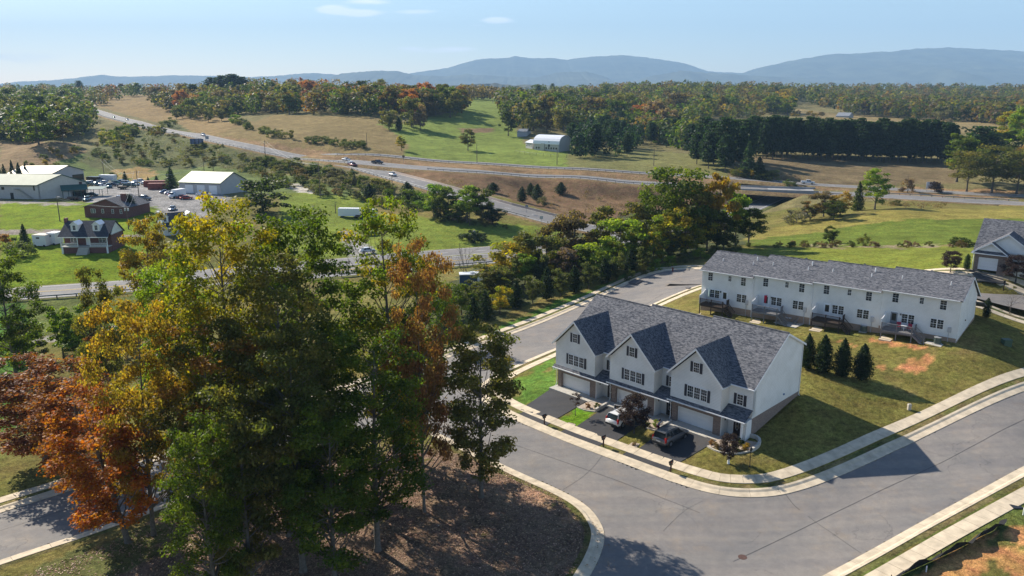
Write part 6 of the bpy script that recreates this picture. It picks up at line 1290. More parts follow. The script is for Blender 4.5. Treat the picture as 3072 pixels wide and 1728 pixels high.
# ------------------------------------------------------------------ small things of the front gardens
def mailbox(px, py, label, az=AZV + 180):
    t = thing('mailbox', at(px, py), label, 'mailbox', math.pi / 2 - R(az), 'mailboxes along the sidewalk' if px < 2500 else None)
    MB().box(-.06, .06, -.06, .06, -.3, 1.02).part('post', mat('mailbox_post', (.06, .03, .025), .7, var=.1) if 'mailbox_post' not in MATS else MATS['mailbox_post'], t)
    n = 8; pr = [(.11 * math.cos(a), 1.22 + .11 * math.sin(a)) for a in np.linspace(0, math.pi, n)] + [(-.11, 1.04), (.11, 1.04)]
    MB().prism(pr, -.26, .28, 'x').part('box', black_m, t); MB().box(-.2, .22, -.09, .09, .84, .98).part('newspaper_tube', black_m, t); MB().box(.05, .12, .115, .13, 1.14, 1.24).part('flag', red_l, t)
for px, py, lb in [(1633,1274,'dark mailbox on a post by the left driveway'), (1810,1340,'dark mailbox on a post by the middle driveway'), (2012,1417,'dark mailbox on a post by the right driveway, nearest the corner'), (3011,866,'dark mailbox across the street from the right house')]: mailbox(px, py, lb)
t = thing('lamp_post', at(2249, 1400), 'short black garden lamp post on the corner lawn', 'lamp post')
MB().tube([(0, 0, -.3), (0, 0, .1), (0, 0, .25), (0, 0, 1.72)], [.08, .08, .04, .035], 8).part('post', black_m, t)
ln = MB().hull8([(-.07, -.07, 1.72), (.07, -.07, 1.72), (.07, .07, 1.72), (-.07, .07, 1.72)], [(-.12, -.12, 2.02), (.12, -.12, 2.02), (.12, .12, 2.02), (-.12, .12, 2.02)]).part('lantern', glass_m, t)
MB().hull8([(-.15, -.15, 2.02), (.15, -.15, 2.02), (.15, .15, 2.02), (-.15, .15, 2.02)], [(-.02, -.02, 2.18), (.02, -.02, 2.18), (.02, .02, 2.18), (-.02, .02, 2.18)]).part('cap', black_m, t)
p = at(1726, 1246); plant('sapling', p, 2.9, .6, 'plum', 'slender purple sapling on the small bright lawn', 'tree', 'plum_sapling')
p = at(1902, 1300); plant('plum', p, height_to(p, 1184), 1.65, 'plum', 'round purple plum tree between the white and grey cars', 'tree', 'plum_tree')
p = at(2185, 1391); wt = plant('plum', p, height_to(p, 1302) * 1.0, 1.1, 'plum', 'weeping purple plum with a white wrapped trunk on the corner lawn', 'tree', 'plum_tree')
MB().tube([(0, 0, 0), (0, 0, 1.25)], [.22, .16], 10).part('trunk_wrap', mat('white_cloth', (.8, .8, .8), .8, var=.05), wt)
for px, py, H, w, pal, lb in [(1764,1224,.75,.34,'redbrown','small reddish shrub in the left pebble bed'),(1790,1226,.8,.42,'deep','round dark green shrub in the left pebble bed'),(1943,1282,.8,.36,'shrub','rounded shrub beside the plum tree in the middle bed'),(1967,1280,.9,.45,'bright','loose light green shrub in the middle bed'),(2134,1333,.6,.35,'redbrown','small brown shrub at the left of the corner bed'),(2150,1344,.7,.45,'brown','low brown shrub in the corner bed'),(2206,1352,.85,.55,'olive','olive shrub at the porch corner'),(2236,1348,.8,.5,'golden','yellowish shrub at the right of the corner bed'),(2222,1332,.7,.5,'deep','dark shrub behind the yellowish one at the porch'),(1902,1336,.4,.3,'mauve','small purplish plant in the pebble patch by the sidewalk')]:
    plant('round_shrub', at(px, py), H, w, pal, lb, 'shrub', 'shrub')
p0 = at(2009, 1346); hd = AZV
ca = np.array([math.sin(R(hd)), math.cos(R(hd))]); cr_ = np.array([ca[1], -ca[0]])
c_ = p0[:2] + ca * (4.65 * .29) - cr_ * .83; vehicle('suv', P_GREY, lift_to_asph(c_), hd, 'grey car parked on the right townhouse driveway', 'car')
p0 = at(1866, 1288); c_ = p0[:2] + ca * (4.65 * .29) - cr_ * .83; vehicle('suv', P_WHITE, lift_to_asph(c_), hd, 'white car with an open door parked on the middle townhouse driveway', 'car', open_door=True)
# person beside the grey car
def person(p, az, label):
    t = thing('person', p, label, 'person', math.pi / 2 - R(az))
    J = {'pel': (0, 0, .95), 'w': (.03, 0, 1.08), 'ch': (.10, 0, 1.30), 'nk': (.17, 0, 1.47), 'hd': (.21, 0, 1.60), 'ls': (.12, .17, 1.38), 'le': (.27, .22, 1.16), 'lh': (.48, .16, 1.12), 'rs': (.12, -.17, 1.38), 're': (.26, -.22, 1.17), 'rh': (.47, -.15, 1.16),
         'lk': (.05, .10, .52), 'la': (-.03, .11, .09), 'lt': (.14, .12, .04), 'rk': (.09, -.10, .52), 'ra': (.02, -.11, .09), 'rt': (.19, -.12, .04), 'lp': (0, .09, .90), 'rp': (0, -.09, .90)}
    rad = {'pel': .15, 'w': .125, 'ch': .15, 'nk': .055, 'hd': .1, 'ls': .065, 'le': .045, 'lh': .035, 'rs': .065, 're': .045, 'rh': .035, 'lk': .062, 'la': .042, 'lt': .04, 'rk': .062, 'ra': .042, 'rt': .04, 'lp': .09, 'rp': .09}
    E_ = [('pel', 'w'), ('w', 'ch'), ('ch', 'nk'), ('nk', 'hd'), ('ch', 'ls'), ('ls', 'le'), ('le', 'lh'), ('ch', 'rs'), ('rs', 're'), ('re', 'rh'), ('pel', 'lp'), ('lp', 'lk'), ('lk', 'la'), ('la', 'lt'), ('pel', 'rp'), ('rp', 'rk'), ('rk', 'ra'), ('ra', 'rt')]
    def skin(keys, grow, name, m_):
        me = bpy.data.meshes.new(name); ks = [k for k in J if k in keys]; me.from_pydata([J[k] for k in ks], [(ks.index(a), ks.index(b)) for a, b in E_ if a in ks and b in ks], []); o = link(name, me, t); sk = o.modifiers.new('skin', 'SKIN'); sv = me.skin_vertices[0].data
        for i, k in enumerate(ks): sv[i].radius = (rad[k] + grow, rad[k] + grow); sv[i].use_root = (k == ks[0])
        sb = o.modifiers.new('sub', 'SUBSURF'); sb.levels = 1; sb.render_levels = 1; me.materials.append(m_); return o
    skin(list(J), 0, 'body', mat('skin', (.42, .25, .18), .6, var=0)); skin(['pel', 'w', 'ch', 'ls', 'le', 'rs', 're'], .018, 'top', mat('grey_cloth', (.38, .38, .42), .9, var=.2)); skin(['pel', 'lp', 'rp', 'lk', 'rk', 'la', 'ra'], .03, 'trousers', mat('maroon_cloth', (.16, .012, .05), .9, var=.15))
    MB().ball((.20, 0, 1.66), (.12, .105, .105), 12, 8).ball((.12, 0, 1.58), (.07, .09, .12), 10, 6).part('hair', mat('dark_hair', (.02, .015, .012), .8, var=0), t)
    f = MB(); f.ball((.315, 0, 1.60), (.025, .015, .02), 6, 4)
    for sg in (-1, 1): f.ball((.295, sg * .035, 1.625), .012, 6, 4); f.ball((.21, sg * .105, 1.60), (.02, .012, .03), 6, 4)
    f.part('face', MATS['skin'], t)
    for hk, sg in (('lh', 1), ('rh', -1)):
        h = MB(); x, y, z = J[hk]
        for k in range(4): fl = [.075, .085, .08, .065][k]; yy = y + (k - 1.5) * .02; h.tube([(x + .02, yy, z), (x + .06, yy, z + .004), (x + .06 + fl * .6, yy, z - .02), (x + .05 + fl, yy, z - .045)], .009, 5)
        h.tube([(x, y - sg * .03, z), (x + .04, y - sg * .055, z - .01), (x + .07, y - sg * .06, z - .025)], .010, 5).part('hand', MATS['skin'], t)
pp_ = at(1973, 1301); person(lift_to_asph(pp_[:2], .04), hd + 60, 'person in a light grey top and maroon trousers leaning beside the grey car')
mh = at(2228, 1667); t = MB().tube([(0, 0, -.02), (0, 0, .012)], .38, 20).mesh('manhole_cover', mat('rusty_iron', (.10, .055, .045), .8, var=.3, scale=12, bump=.6)); o = link('manhole_cover', t); o.location = (mh[0], mh[1], T(mh[0], mh[1]) - .135); tag(o, 'round rusty manhole cover in the intersection', 'manhole cover')
p = at(2727, 1229); t = thing('utility_pedestal', p, 'short beige utility pedestal on the side lawn', 'utility box'); MB().box(-.18, .18, -.15, .15, -.2, .58).part('cabinet', mat('beige_metal', (.42, .38, .32), .6, var=.08), t); MB().hull8([(-.2, -.17, .58), (.2, -.17, .58), (.2, .17, .58), (-.2, .17, .58)], [(-.15, -.12, .7), (.15, -.12, .7), (.15, .12, .7), (-.15, .12, .7)]).part('lid', MATS['beige_metal'], t)
p = at(3018, 1034); t = thing('utility_box', p, 'low green utility box in the shade of the long row', 'utility box'); MB().box(-.5, .5, -.45, .45, -.2, .7).part('cabinet', mat('green_metal', (.05, .09, .06), .5, var=.08), t); MB().box(-.53, .53, -.48, .48, .7, .76).part('lid', MATS['green_metal'], t)
p = at(2018, 812); t = thing('fire_hydrant', p, 'dark red fire hydrant on the verge where the street bends', 'fire hydrant'); hm = mat('hydrant_red', (.2, .03, .02), .5, var=.1); MB().tube([(0, 0, -.2), (0, 0, .05), (0, 0, .06), (0, 0, .6)], [.16, .16, .11, .11], 10).part('barrel', hm, t); MB().ball((0, 0, .62), (.14, .14, .12), 10, 6).part('cap', hm, t); MB().tube([(-.22, 0, .42), (.22, 0, .42)], .07, 8).part('nozzle', hm, t)
patch('storm_drain', [(1885,848),(1905,838),(1928,842),(1908,853)], mat('drain_iron', (.12, .11, .11), .8, var=.2), 'concrete storm drain inlet in the kerb', .08, 3, .2)
patch('storm_drain', [(2056,863),(2064,860),(2073,863),(2065,867)], MATS['drain_iron'], 'small drain cover in the sidewalk of the bend', .08, 2, .1)
for px, py, h, lb in [(2778,1716,.55,'short white marker post beside the silt fence'),(3069,1545,.7,'white marker post at the right edge of the bare lot')]:
    o = link('marker_post', MB().tube([(0, 0, -.2), (0, 0, h)], .05, 8).mesh('marker_post', trim)); o.location = tuple(at(px, py)); tag(o, lb, 'marker post', 'white marker posts')
# silt fence: sagging black fabric on stakes
SFL = [(2672,1745),(2700,1727),(2760,1700),(2830,1668),(2890,1640),(2940,1610),(2985,1592),(2996,1570)]
C, s = smooth(gp(SFL), .5, 2); s = along(C); sf = thing('silt_fence', (C[0][0], C[0][1], T(*C[0])), 'sagging black silt fence along the bare orange lot', 'fence'); o_ = np.array([C[0][0], C[0][1], T(*C[0])]); r_ = np.random.default_rng(4)
V = []; n = len(C)
nr = off(C, 1.0) - C
for k, f in enumerate((0, .4, .8, 1.0)):
    for i in range(n): hh = f * (.8 + .16 * math.sin(i * 1.3) + .08 * r_.normal()); ln_ = -.42 * f * f * (1 + .5 * math.sin(i * .7 + 1)); V.append((C[i][0] + nr[i][0] * ln_ - o_[0], C[i][1] + nr[i][1] * ln_ - o_[1], T(*C[i]) + max(hh, .02) - o_[2]))
fab = link('fabric', raw_mesh('fabric', np.array(V), np.array([(k * n + i, k * n + i + 1, (k + 1) * n + i + 1, (k + 1) * n + i) for k in range(3) for i in range(n - 1)]), mat('black_fabric', (.012, .012, .014), .9, var=.2), smooth=True), sf)
for i in range(0, n, 6): MB().box(C[i][0] - o_[0] - .03, C[i][0] - o_[0] + .03, C[i][1] - o_[1] - .03, C[i][1] - o_[1] + .03, T(*C[i]) - .2 - o_[2], T(*C[i]) + .62 - o_[2]).part('stake', wood_dark, sf)
o = link('rubber_mat', MB().box(-.45, .45, -.35, .35, .0, .07).mesh('rubber_mat', black_m)); o.location = tuple(at(3049, 1521)); tag(o, 'small black mat lying on the grass by the right sidewalk', 'mat')
# ------------------------------------------------------------------ arborvitae hedge row and backyard things
for px, pb, pt, w, lb in [(2420,1107,1000,46,'first arborvitae from the left, beside the white end wall'),(2467,1120,1004,58,'second arborvitae from the left in the yard row'),(2525,1131,1015,52,'third arborvitae from the left in the yard row'),(2584,1141,1032,58,'rightmost arborvitae of the yard row')]:
    tree_px('arbor%d' % (px % 2), px, pb, pt, w, 'cedar', lb, group='arborvitae between the two rows', name='arborvitae')
for px, pb, pt, w, lb in [(2851,816,753,62,'round purple plum tree left of the right house'),(3046,850,766,84,'round purple plum tree before the right house')]: tree_px('plum', px, pb, pt, w, 'plum', lb, name='plum_tree')
tree_px('column', 2899, 808, 762, 18, 'spruce', 'narrow green arborvitae beside the right garage', name='arborvitae'); tree_px('column', 2958, 953, 894, 21, 'cedar', 'narrow dark arborvitae at the far corner of the long row', name='arborvitae')
tree_px('bare', 3028, 940, 868, 74, None, 'leafless young tree by the street on the right', name='bare_tree')
patch('driveway', [(2905,810),(2990,822),(3020,852),(2935,842)], drive_m, 'driveway of the right house', .05, 5)
o = thing('pumpkin', at(2994, 816), 'large orange pumpkin beside the right garage door', 'pumpkin'); pm = mat('pumpkin_skin', (.55, .17, .02), .5, var=.1); mbp = MB()
for k in range(8): a = k * math.pi / 4; mbp.ball((.22 * math.cos(a), .22 * math.sin(a), .32), (.24, .24, .34), 8, 6)
mbp.part('rind', pm, o, True); MB().tube([(0, 0, .6), (.03, 0, .78)], .04, 6).part('stem', wood_dark, o)
acm = mat('ac_green', (.10, .13, .12), .5, .3, var=.2, scale=12)
for (px, py, lb) in [(2225,943,'air conditioner below the far left unit of the long row'),(2393,962,'air conditioner behind the patio furniture of the second unit'),(2590,995,'air conditioner below the third unit of the long row'),(2811,1031,'air conditioner at the right end of the long row')]:
    p = at(px, py); t = thing('air_conditioner', p, lb, 'air conditioner', -YAW2, 'air conditioners behind the long row'); MB().box(-.5, .5, -.5, .5, -.15, .06).part('pad', conc_g, t); b_ = MB().tube([(0, 0, .08), (0, 0, .86)], .42, 16); 
    for k in range(16): a = k * math.pi / 8; b_.box(.425 * math.cos(a) - .012, .425 * math.cos(a) + .012, .425 * math.sin(a) - .012, .425 * math.sin(a) + .012, .1, .84)
    b_.part('casing', acm, t); MB().tube([(0, 0, .86), (0, 0, .90)], .44, 16).part('top_grille', galv, t)
def deck_pt(i, u, v): return U2(UB[i] + u, v, EV[i] - 4.98)
t = thing('patio_umbrella', deck_pt(0, 1.75, -.9), 'closed pale green umbrella on the leftmost deck', 'umbrella'); MB().tube([(0, 0, 0), (0, 0, 2.3)], .025, 6).part('pole', trim, t); MB().tube([(0, 0, .9), (0, 0, 1.2), (0, 0, 1.9), (0, 0, 2.35)], [.05, .14, .11, .02], 8).part('canopy', mat('pale_green_cloth', (.5, .62, .55), .8, var=.15), t)
t = link('garment', MB().hull8([(-.16, -.03, 0), (.05, -.03, -.1), (.05, .03, -.1), (-.16, .03, 0)], [(-.22, -.05, 1.1), (.22, -.05, 1.15), (.22, .05, 1.15), (-.22, .05, 1.1)]).mesh('garment', mat('red_cloth', (.45, .01, .04), .8, var=.15))); t.location = tuple(U2(UB[1] + 2.05, -.16, EV[1] - 4.0)); t.rotation_euler = (0, 0, -YAW2); tag(t, 'red garment hanging on the door of the second deck', 'garment')
def chair(p, m_, label, rz):
    t = thing('patio_chair', p, label, 'chair', rz); MB().box(-.27, .27, -.25, .25, .40, .46).part('seat', m_, t); MB().hull8([(-.27, .2, .46), (.27, .2, .46), (.27, .26, .46), (-.27, .26, .46)], [(-.27, .3, .98), (.27, .3, .98), (.27, .36, .98), (-.27, .36, .98)]).part('backrest', m_, t)
    for a in (-.24, .24):
        for b_ in (-.22, .22): MB().tube([(a, b_, 0), (a, b_, .42)], .02, 5).part('leg', black_m, t)
rc = mat('red_canvas', (.32, .02, .05), .8, var=.1)
chair(deck_pt(3, 2.75, -1.0), rc, 'red chair at the left of the table on the rightmost deck', -YAW2 + .3); chair(deck_pt(3, 4.0, -1.0), rc, 'red chair at the right of the table on the rightmost deck', -YAW2 - .3)
def rtable(p, label, r0=.38, h=.7, m_=None):
    t = thing('patio_table', p, label, 'table'); MB().tube([(0, 0, h - .04), (0, 0, h)], r0, 14).part('table_top', m_ or trim, t); MB().tube([(0, 0, 0), (0, 0, h - .04)], .04, 6).part('leg', m_ or trim, t)
rtable(deck_pt(3, 3.4, -1.1), 'small white table between the red chairs')
rtable(at(2365, 966), 'white round table on the patio beside the second deck', .5, .72); chair(at(2345, 962), wood_grey, 'grey chair left of the white patio table', -YAW2 + 1.2); chair(at(2385, 972), wood_grey, 'grey chair right of the white patio table', -YAW2 - 1.5)
patch('patio', [(2320,968),(2350,958),(2412,972),(2385,985)], conc_g, 'concrete patio beside the second deck', .06, 5)
patch('patio', [(2772,1030),(2783,1024),(2830,1034),(2822,1042)], conc_g, 'white concrete strip below the right end of the long row', .06, 5)
t = thing('bench', at(2330, 960), 'grey wooden bench under the second deck stairs', 'bench', -YAW2); MB().box(-.6, .6, -.2, .2, .42, .47).part('seat', wood_grey, t)
for a in (-.5, .5): MB().box(a - .04, a + .04, -.18, .18, 0, .42).part('leg', wood_grey, t)
# ------------------------------------------------------------------ buildings of the valley
cream_roof = mat('cream_metal_roof', (.62, .55, .42), .5, .2, var=.06, scale=.4); green_roof = mat('pale_green_metal_roof', (.46, .47, .36), .5, .2, var=.08, scale=.4); white_metal = mat('white_metal_roof', (.80, .80, .82), .35, .1, var=.04)
grey_wall = mat('light_metal_wall', (.46, .45, .45), .6, var=.06, scale=.8); block_wall = mat('pale_block_wall', (.50, .48, .46), .85, var=.08, scale=1.5); green_trim = mat('dark_green_trim', (.02, .085, .075), .5, var=.1); navy_roof = shingle_mat('dark_shingle', (.035, .04, .05), (.075, .08, .095))
def frame_from(P0, P1):
    d = np.array([P1[0] - P0[0], P1[1] - P0[1]]); W = np.hypot(*d); return W, math.atan2(d[1], d[0])
def shed(name, A_, B_, C_, eave_px, ridge_px, wall, roof, label, cat='building', doors=(), wins=(), trimm=None, open_end=None):
    """gabled hall: A-B long wall towards the camera, B-C gable end, ridge parallel to A-B"""
    A_, B_, C_ = [at(*q) for q in (A_, B_, C_)]; W, rz = frame_from(A_, B_); t = thing(name, (B_[0], B_[1], B_[2]), label, cat, rz)
    c_, s_ = math.cos(rz), math.sin(rz); v = C_[:2] - B_[:2]; D = -v[0] * s_ + v[1] * c_; sk = v[0] * c_ + v[1] * s_
    he = height_to(B_, eave_px); mid = np.r_[(B_[:2] + C_[:2]) / 2, B_[2]]; hr = height_to(mid, ridge_px); 
    q = lambda x, y, z: (x + sk * y / D, y, z)
    MB().hull8([q(-W, 0, -2), q(0, 0, -2), q(0, .3, -2), q(-W, .3, -2)], [q(-W, 0, he), q(0, 0, he), q(0, .3, he), q(-W, .3, he)]).part('wall', wall, t)
    for xx, nm in ((0, 'gable_wall'), (-W, 'gable_wall')):
        P = [q(xx, 0.01, -2), q(xx, D, -2), q(xx, D, he), q(xx, D / 2, hr - .1), q(xx, 0.01, he)]; P2 = [(p[0] - .25, p[1], p[2]) for p in P]; n = 5
        MB().add(P + P2, [tuple(range(5)), tuple(range(9, 4, -1))] + [((i + 1) % n, i, n + i, n + (i + 1) % n) for i in range(n)]).part(nm, wall, t)
    o = .4; k = (hr - he) / (D / 2)
    for y0, y1, z0, z1 in ((-o, D / 2, he - o * k, hr), (D / 2, D + o, hr, he - o * k)): slab(t, 'roof', [q(-W - o, y0, z0 + .12), q(o, y0, z0 + .12), q(o, y1, z1 + .12), q(-W - o, y1, z1 + .12)], .12, roof)
    F = Frame((0, 0, 0), (1, 0, 0), (0, -1, 0)); e = Vector(q(0, D, 0)); FG = Frame((0, 0, 0), e.normalized(), Vector((e.y, -e.x, 0)).normalized())
    if trimm:
        board(t, 'eave_trim', q(-W - o, -o - .05, he - o * k + .15), q(o, -o - .05, he - o * k + .15), .35, .06, trimm)
        board(t, 'rake_trim', q(o + .05, -o, he - o * k + .15), q(o + .05, D / 2, hr + .15), .35, .06, trimm); board(t, 'rake_trim', q(o + .05, D / 2, hr + .15), q(o + .05, D + o, he - o * k + .15), .35, .06, trimm)
    for (f0, wd, hh, z0, side, m_, nm) in doors:
        FF = F if side == 'f' else FG; base = (-W if side == 'f' else 0); ln_ = W if side == 'f' else e.length; a = base + f0 * ln_; FF.box(MB(), a, a + wd, z0, z0 + hh, .0, .08).part(nm, m_, t)
    t['depth'] = float(D); del t['depth']; return t, F, FG, W, e.length, he, hr, q
tA, F, FG, W, GL, he, hr, q = shed('warehouse', (-70,592), (118,598), (262,588), 554, 524, block_wall, green_roof, 'pale warehouse with a green trimmed canopy, nearest on the left', doors=[(.55, 1.2, 2.3, 0, 'f', dark_trim, 'door'), (.42, 1.1, 1.0, 3.4, 'f', glass_m, 'window'), (.93, .5, 1.6, 3.2, 'f', glass_m, 'window'), (.86, 1.0, 1.4, 4.2, 'g', glass_m, 'window')], trimm=green_trim)
can = MB()
a0, a1 = GL * .46, GL * 1.02
for (x0_, x1_, z0_, z1_) in [(a0, a1, 3.2, 4.6)]:
    P = [FG.p(x0_, 3.1, 3.6), FG.p(x1_, 3.1, 3.6), FG.p(x1_, 4.7, .05), FG.p(x0_, 4.7, .05)]; slab(tA, 'canopy', P, .15, green_trim)
for f in (.48, .6, .72, .86, 1.0): FG.box(MB(), GL * f, GL * f + .18, -.5, 3.1, 3.3, 3.5).part('canopy_post', green_trim, tA)
FG.box(MB(), GL * .5, GL * .66, 0, 2.5, .05, 2.2).part('entrance_box', block_wall, tA); FG.box(MB(), GL * .70, GL * .98, .2, 2.3, .02, .1).part('shop_window', glass_m, tA)
st = MB()
for k in range(12): F.box(st, -W * .30 + k * .42, -W * .30 + k * .42 + .45, 3.6 - k * .3, 3.7 - k * .3, .1, 1.1)
F.box(st, -W * .36, -W * .30, 3.65, 3.75, .1, 1.1); st.part('outside_stair', galv, tA)
shed('warehouse', (26,548), (160,550), (254,540), 520, 497, grey_wall, cream_roof, 'warehouse with a bright cream roof behind the canopy warehouse', doors=[(.62, 5.5, 2.6, 0, 'g', glass_m, 'window')], trimm=green_trim)
shed('warehouse', (542,578), (663,584), (742,574), 549, 517, grey_wall, green_roof, 'right hand warehouse with three roller doors', doors=[(.13, 3.4, 3.4, 0, 'f', trim, 'roller_door'), (.42, 3.4, 3.4, 0, 'f', trim, 'roller_door'), (.72, 3.4, 3.4, 0, 'f', trim, 'roller_door')], trimm=green_trim)
shed('shed', (-60,572), (-2,570), (14,566), 552, 546, grey_wall, cream_roof, 'low shed at the far left edge of the yard')
# barn with an arched roof
Ab, Bb = at(1602, 449), at(1676, 456); W, rz = frame_from(Ab, Bb); t = thing('barn', Bb, 'white barn with a bright arched metal roof in the green pasture', 'barn', rz); he = height_to(Bb, 433) ; hr = he + 4.4; D = 13.0
arc = [(0, -.5), (0, he)] + [(D / 2 - D / 2 * math.cos(a) * (1.02 if 0 < a < math.pi else 1), he + (hr - he) * math.sin(a) ** .85) for a in np.linspace(0.02, math.pi - .02, 9)] + [(D, he), (D, -.5)]
wl = MB().prism([(p[0], p[1] - (.15 if p[1] > he else 0)) for p in arc], -W, 0, 'x'); wl.part('wall', block_wall, t)
rf = MB(); A_ = [(D / 2 - (D / 2 + .4) * math.cos(a), he - .1 + (hr - he + .25) * math.sin(a) ** .85) for a in np.linspace(0.0, math.pi, 11)]
for p, q_ in zip(A_[:-1], A_[1:]): rf.add([(-W - .5, p[0], p[1]), (.5, p[0], p[1]), (.5, q_[0], q_[1]), (-W - .5, q_[0], q_[1]), (-W - .5, p[0], p[1] - .15), (.5, p[0], p[1] - .15), (.5, q_[0], q_[1] - .15), (-W - .5, q_[0], q_[1] - .15)], [(0, 1, 2, 3), (7, 6, 5, 4), (0, 4, 5, 1), (3, 2, 6, 7), (1, 5, 6, 2), (0, 3, 7, 4)])
rf.part('roof', white_metal, t)
F = Frame((0, 0, 0), (1, 0, 0), (0, -1, 0))
for k in range(9): F.box(MB(), -W + 1.2 + k * (W - 2.4) / 8.5, -W + 2.0 + k * (W - 2.4) / 8.5, 1.3, 2.3, 0, .06).part('window', glass_m, t)
MB().box(-W * .42, -W * .36, -.2, .1, he - 1.6, he + 1.2).part('hay_door', dark_trim, t); MB().box(-W * .62 - 1.2, -W * .62 + .9, -.7, -.02, -.5, he + .2).part('lean_to', block_wall, t)
Aa, Ba = at(1577, 444), at(1597, 447); Wa, rza = frame_from(Aa, Ba); t = thing('milk_house', Ba, 'small white annex at the left of the barn', 'building', rza); ha = height_to(Ba, 429); MB().box(-Wa, 0, 0, 7, -.5, ha).part('wall', block_wall, t)
slab(t, 'roof', [(-Wa - .4, -.4, ha), (.4, -.4, ha), (.4, 3.5, ha + 1.5), (-Wa - .4, 3.5, ha + 1.5)], .15, white_metal); slab(t, 'roof', [(-Wa - .4, 3.5, ha + 1.5), (.4, 3.5, ha + 1.5), (.4, 7.4, ha), (-Wa - .4, 7.4, ha)], .15, white_metal)
F = Frame((0, 0, 0), (1, 0, 0), (0, -1, 0))
for k in range(4): F.box(MB(), -Wa + .6 + k * Wa / 4.4, -Wa + 1.1 + k * Wa / 4.4, 1.4, 1.9, 0, .05).part('window', glass_m, t)
shed('farm_shed', (1552,408), (1580,406), (1592,398), 394, 386, grey_wall, MATS['galvanized_steel'], 'grey farm shed between the oaks left of the barn')
shed('farmhouse', (1728,374), (1752,374), (1764,368), 364, 355, siding, navy_roof, 'white farmhouse half hidden among the oaks')
shed('farmhouse', (2508,352), (2546,353), (2560,350), 348, 338, grey_wall, MATS['galvanized_steel'], 'grey roofed farmhouse beyond the pine belt')
# brick porch house (cape) with two dormers
def cape(px0, py0, px1, py1, label, wallm, dorm, ridge_px, eave_px, porch=True):
    A_, B_ = at(px0, py0), at(px1, py1); W, rz = frame_from(A_, B_); t = thing('house', A_, label, 'house', rz); he = height_to(A_, eave_px); D = 9.5; fl = he - 2.5
    hr = he + 3.4; v0 = 2.3
    MB().box(0, W, v0, D, -1.5, he + .2).part('wall', wallm, t)
    for x in (0, W - .2): MB().prism([(v0, he), (D, he), (5.3, hr - .1)], x, x + .2, 'x').part('gable_wall', siding, t)
    sl = (hr - he) / 5.5
    slab(t, 'front_roof', [(-.35, -.25, he + .05), (W + .35, -.25, he + .05), (W + .35, 5.3, hr + .1), (-.35, 5.3, hr + .1)], .14, navy_roof); slab(t, 'rear_roof', [(-.35, 5.3, hr + .1), (W + .35, 5.3, hr + .1), (W + .35, D + .4, he), (-.35, D + .4, he)], .14, navy_roof)
    MB().box(-.35, W + .35, -.32, -.26, he - .15, he + .04).part('gutter', trim, t)
    F = Frame((0, v0, 0), (1, 0, 0), (0, -1, 0))
    if porch:
        MB().box(0, W, 0, v0, fl - .2, fl).part('porch_floor', conc_g, t); MB().box(0.1, W - .1, .15, v0, -1.5, fl - .2).part('porch_base', wallm, t); MB().box(W * .02, W * .02 + .4, -.02, .2, -1.5, fl).box(W - .5, W - .1, -.02, .2, -1.5, fl).part('porch_pier', trim, t)
        for x in (.1, W * .36, W * .62, W - .25): MB().box(x, x + .16, .02, .18, fl, he - .1).part('porch_post', trim, t)
        for x0_, x1_ in ((.26, W * .36), (W * .62 + .16, W - .25)):
            r_ = MB().box(x0_, x1_, .06, .12, fl + .85, fl + .92).box(x0_, x1_, .07, .11, fl + .08, fl + .14); x = x0_ + .1
            while x < x1_: r_.box(x, x + .05, .07, .11, fl + .14, fl + .85); x += .16
            r_.part('railing', trim, t)
        st = MB(); n_ = 7
        for k in range(n_): st.box(W * .38, W * .60, -.3 * (k + 1), -.3 * k + .02, -1.5, fl - (k + 1) * fl / n_)
        st.part('front_steps', conc_g, t); F.box(MB(), W * .46, W * .54, fl, fl + 2.1, 0, .06).part('front_door', trim, t)
    window(t, F, W * .14, fl + .8, .7, 1.2, 2, False, (2, 2)); window(t, F, W * .74, fl + .8, .7, 1.2, 2, False, (2, 2))
    for f in dorm:
        x = W * f; y0 = 1.7; zb = he + (y0 + .25) * sl; hd_ = zb + 1.75
        d_ = MB().prism([(x - .9, zb - .1), (x + .9, zb - .1), (x + .9, hd_), (x, hd_ + .8), (x - .9, hd_)], y0, 4.6, 'y').part('dormer', siding, t)
        for sg in (-1, 1): slab(t, 'dormer_roof', [(x, y0 - .2, hd_ + .9), (x + sg * 1.1, y0 - .2, hd_ - .05), (x + sg * 1.1, 4.8, hd_ - .05), (x, 5.0, hd_ + .9)], .08, trim)
        window(t, Frame((0, y0, 0), (1, 0, 0), (0, -1, 0)), x - .35, zb + .35, .7, 1.2, 1, False, (2, 2))
    MB().box(-.6, -.02, 4.6, 5.8, -1, hr + .8).part('chimney', wallm, t); return t
cape(184, 762, 327, 760, 'brick house with a white porch, navy roof and two dormers on the bright lawn', red_brick, (.27, .73), 655, 712)
cape(500, 712, 586, 706, 'navy roofed house with two small dormers half hidden behind the golden tree', siding, (.06, .94), 645, 684, False)
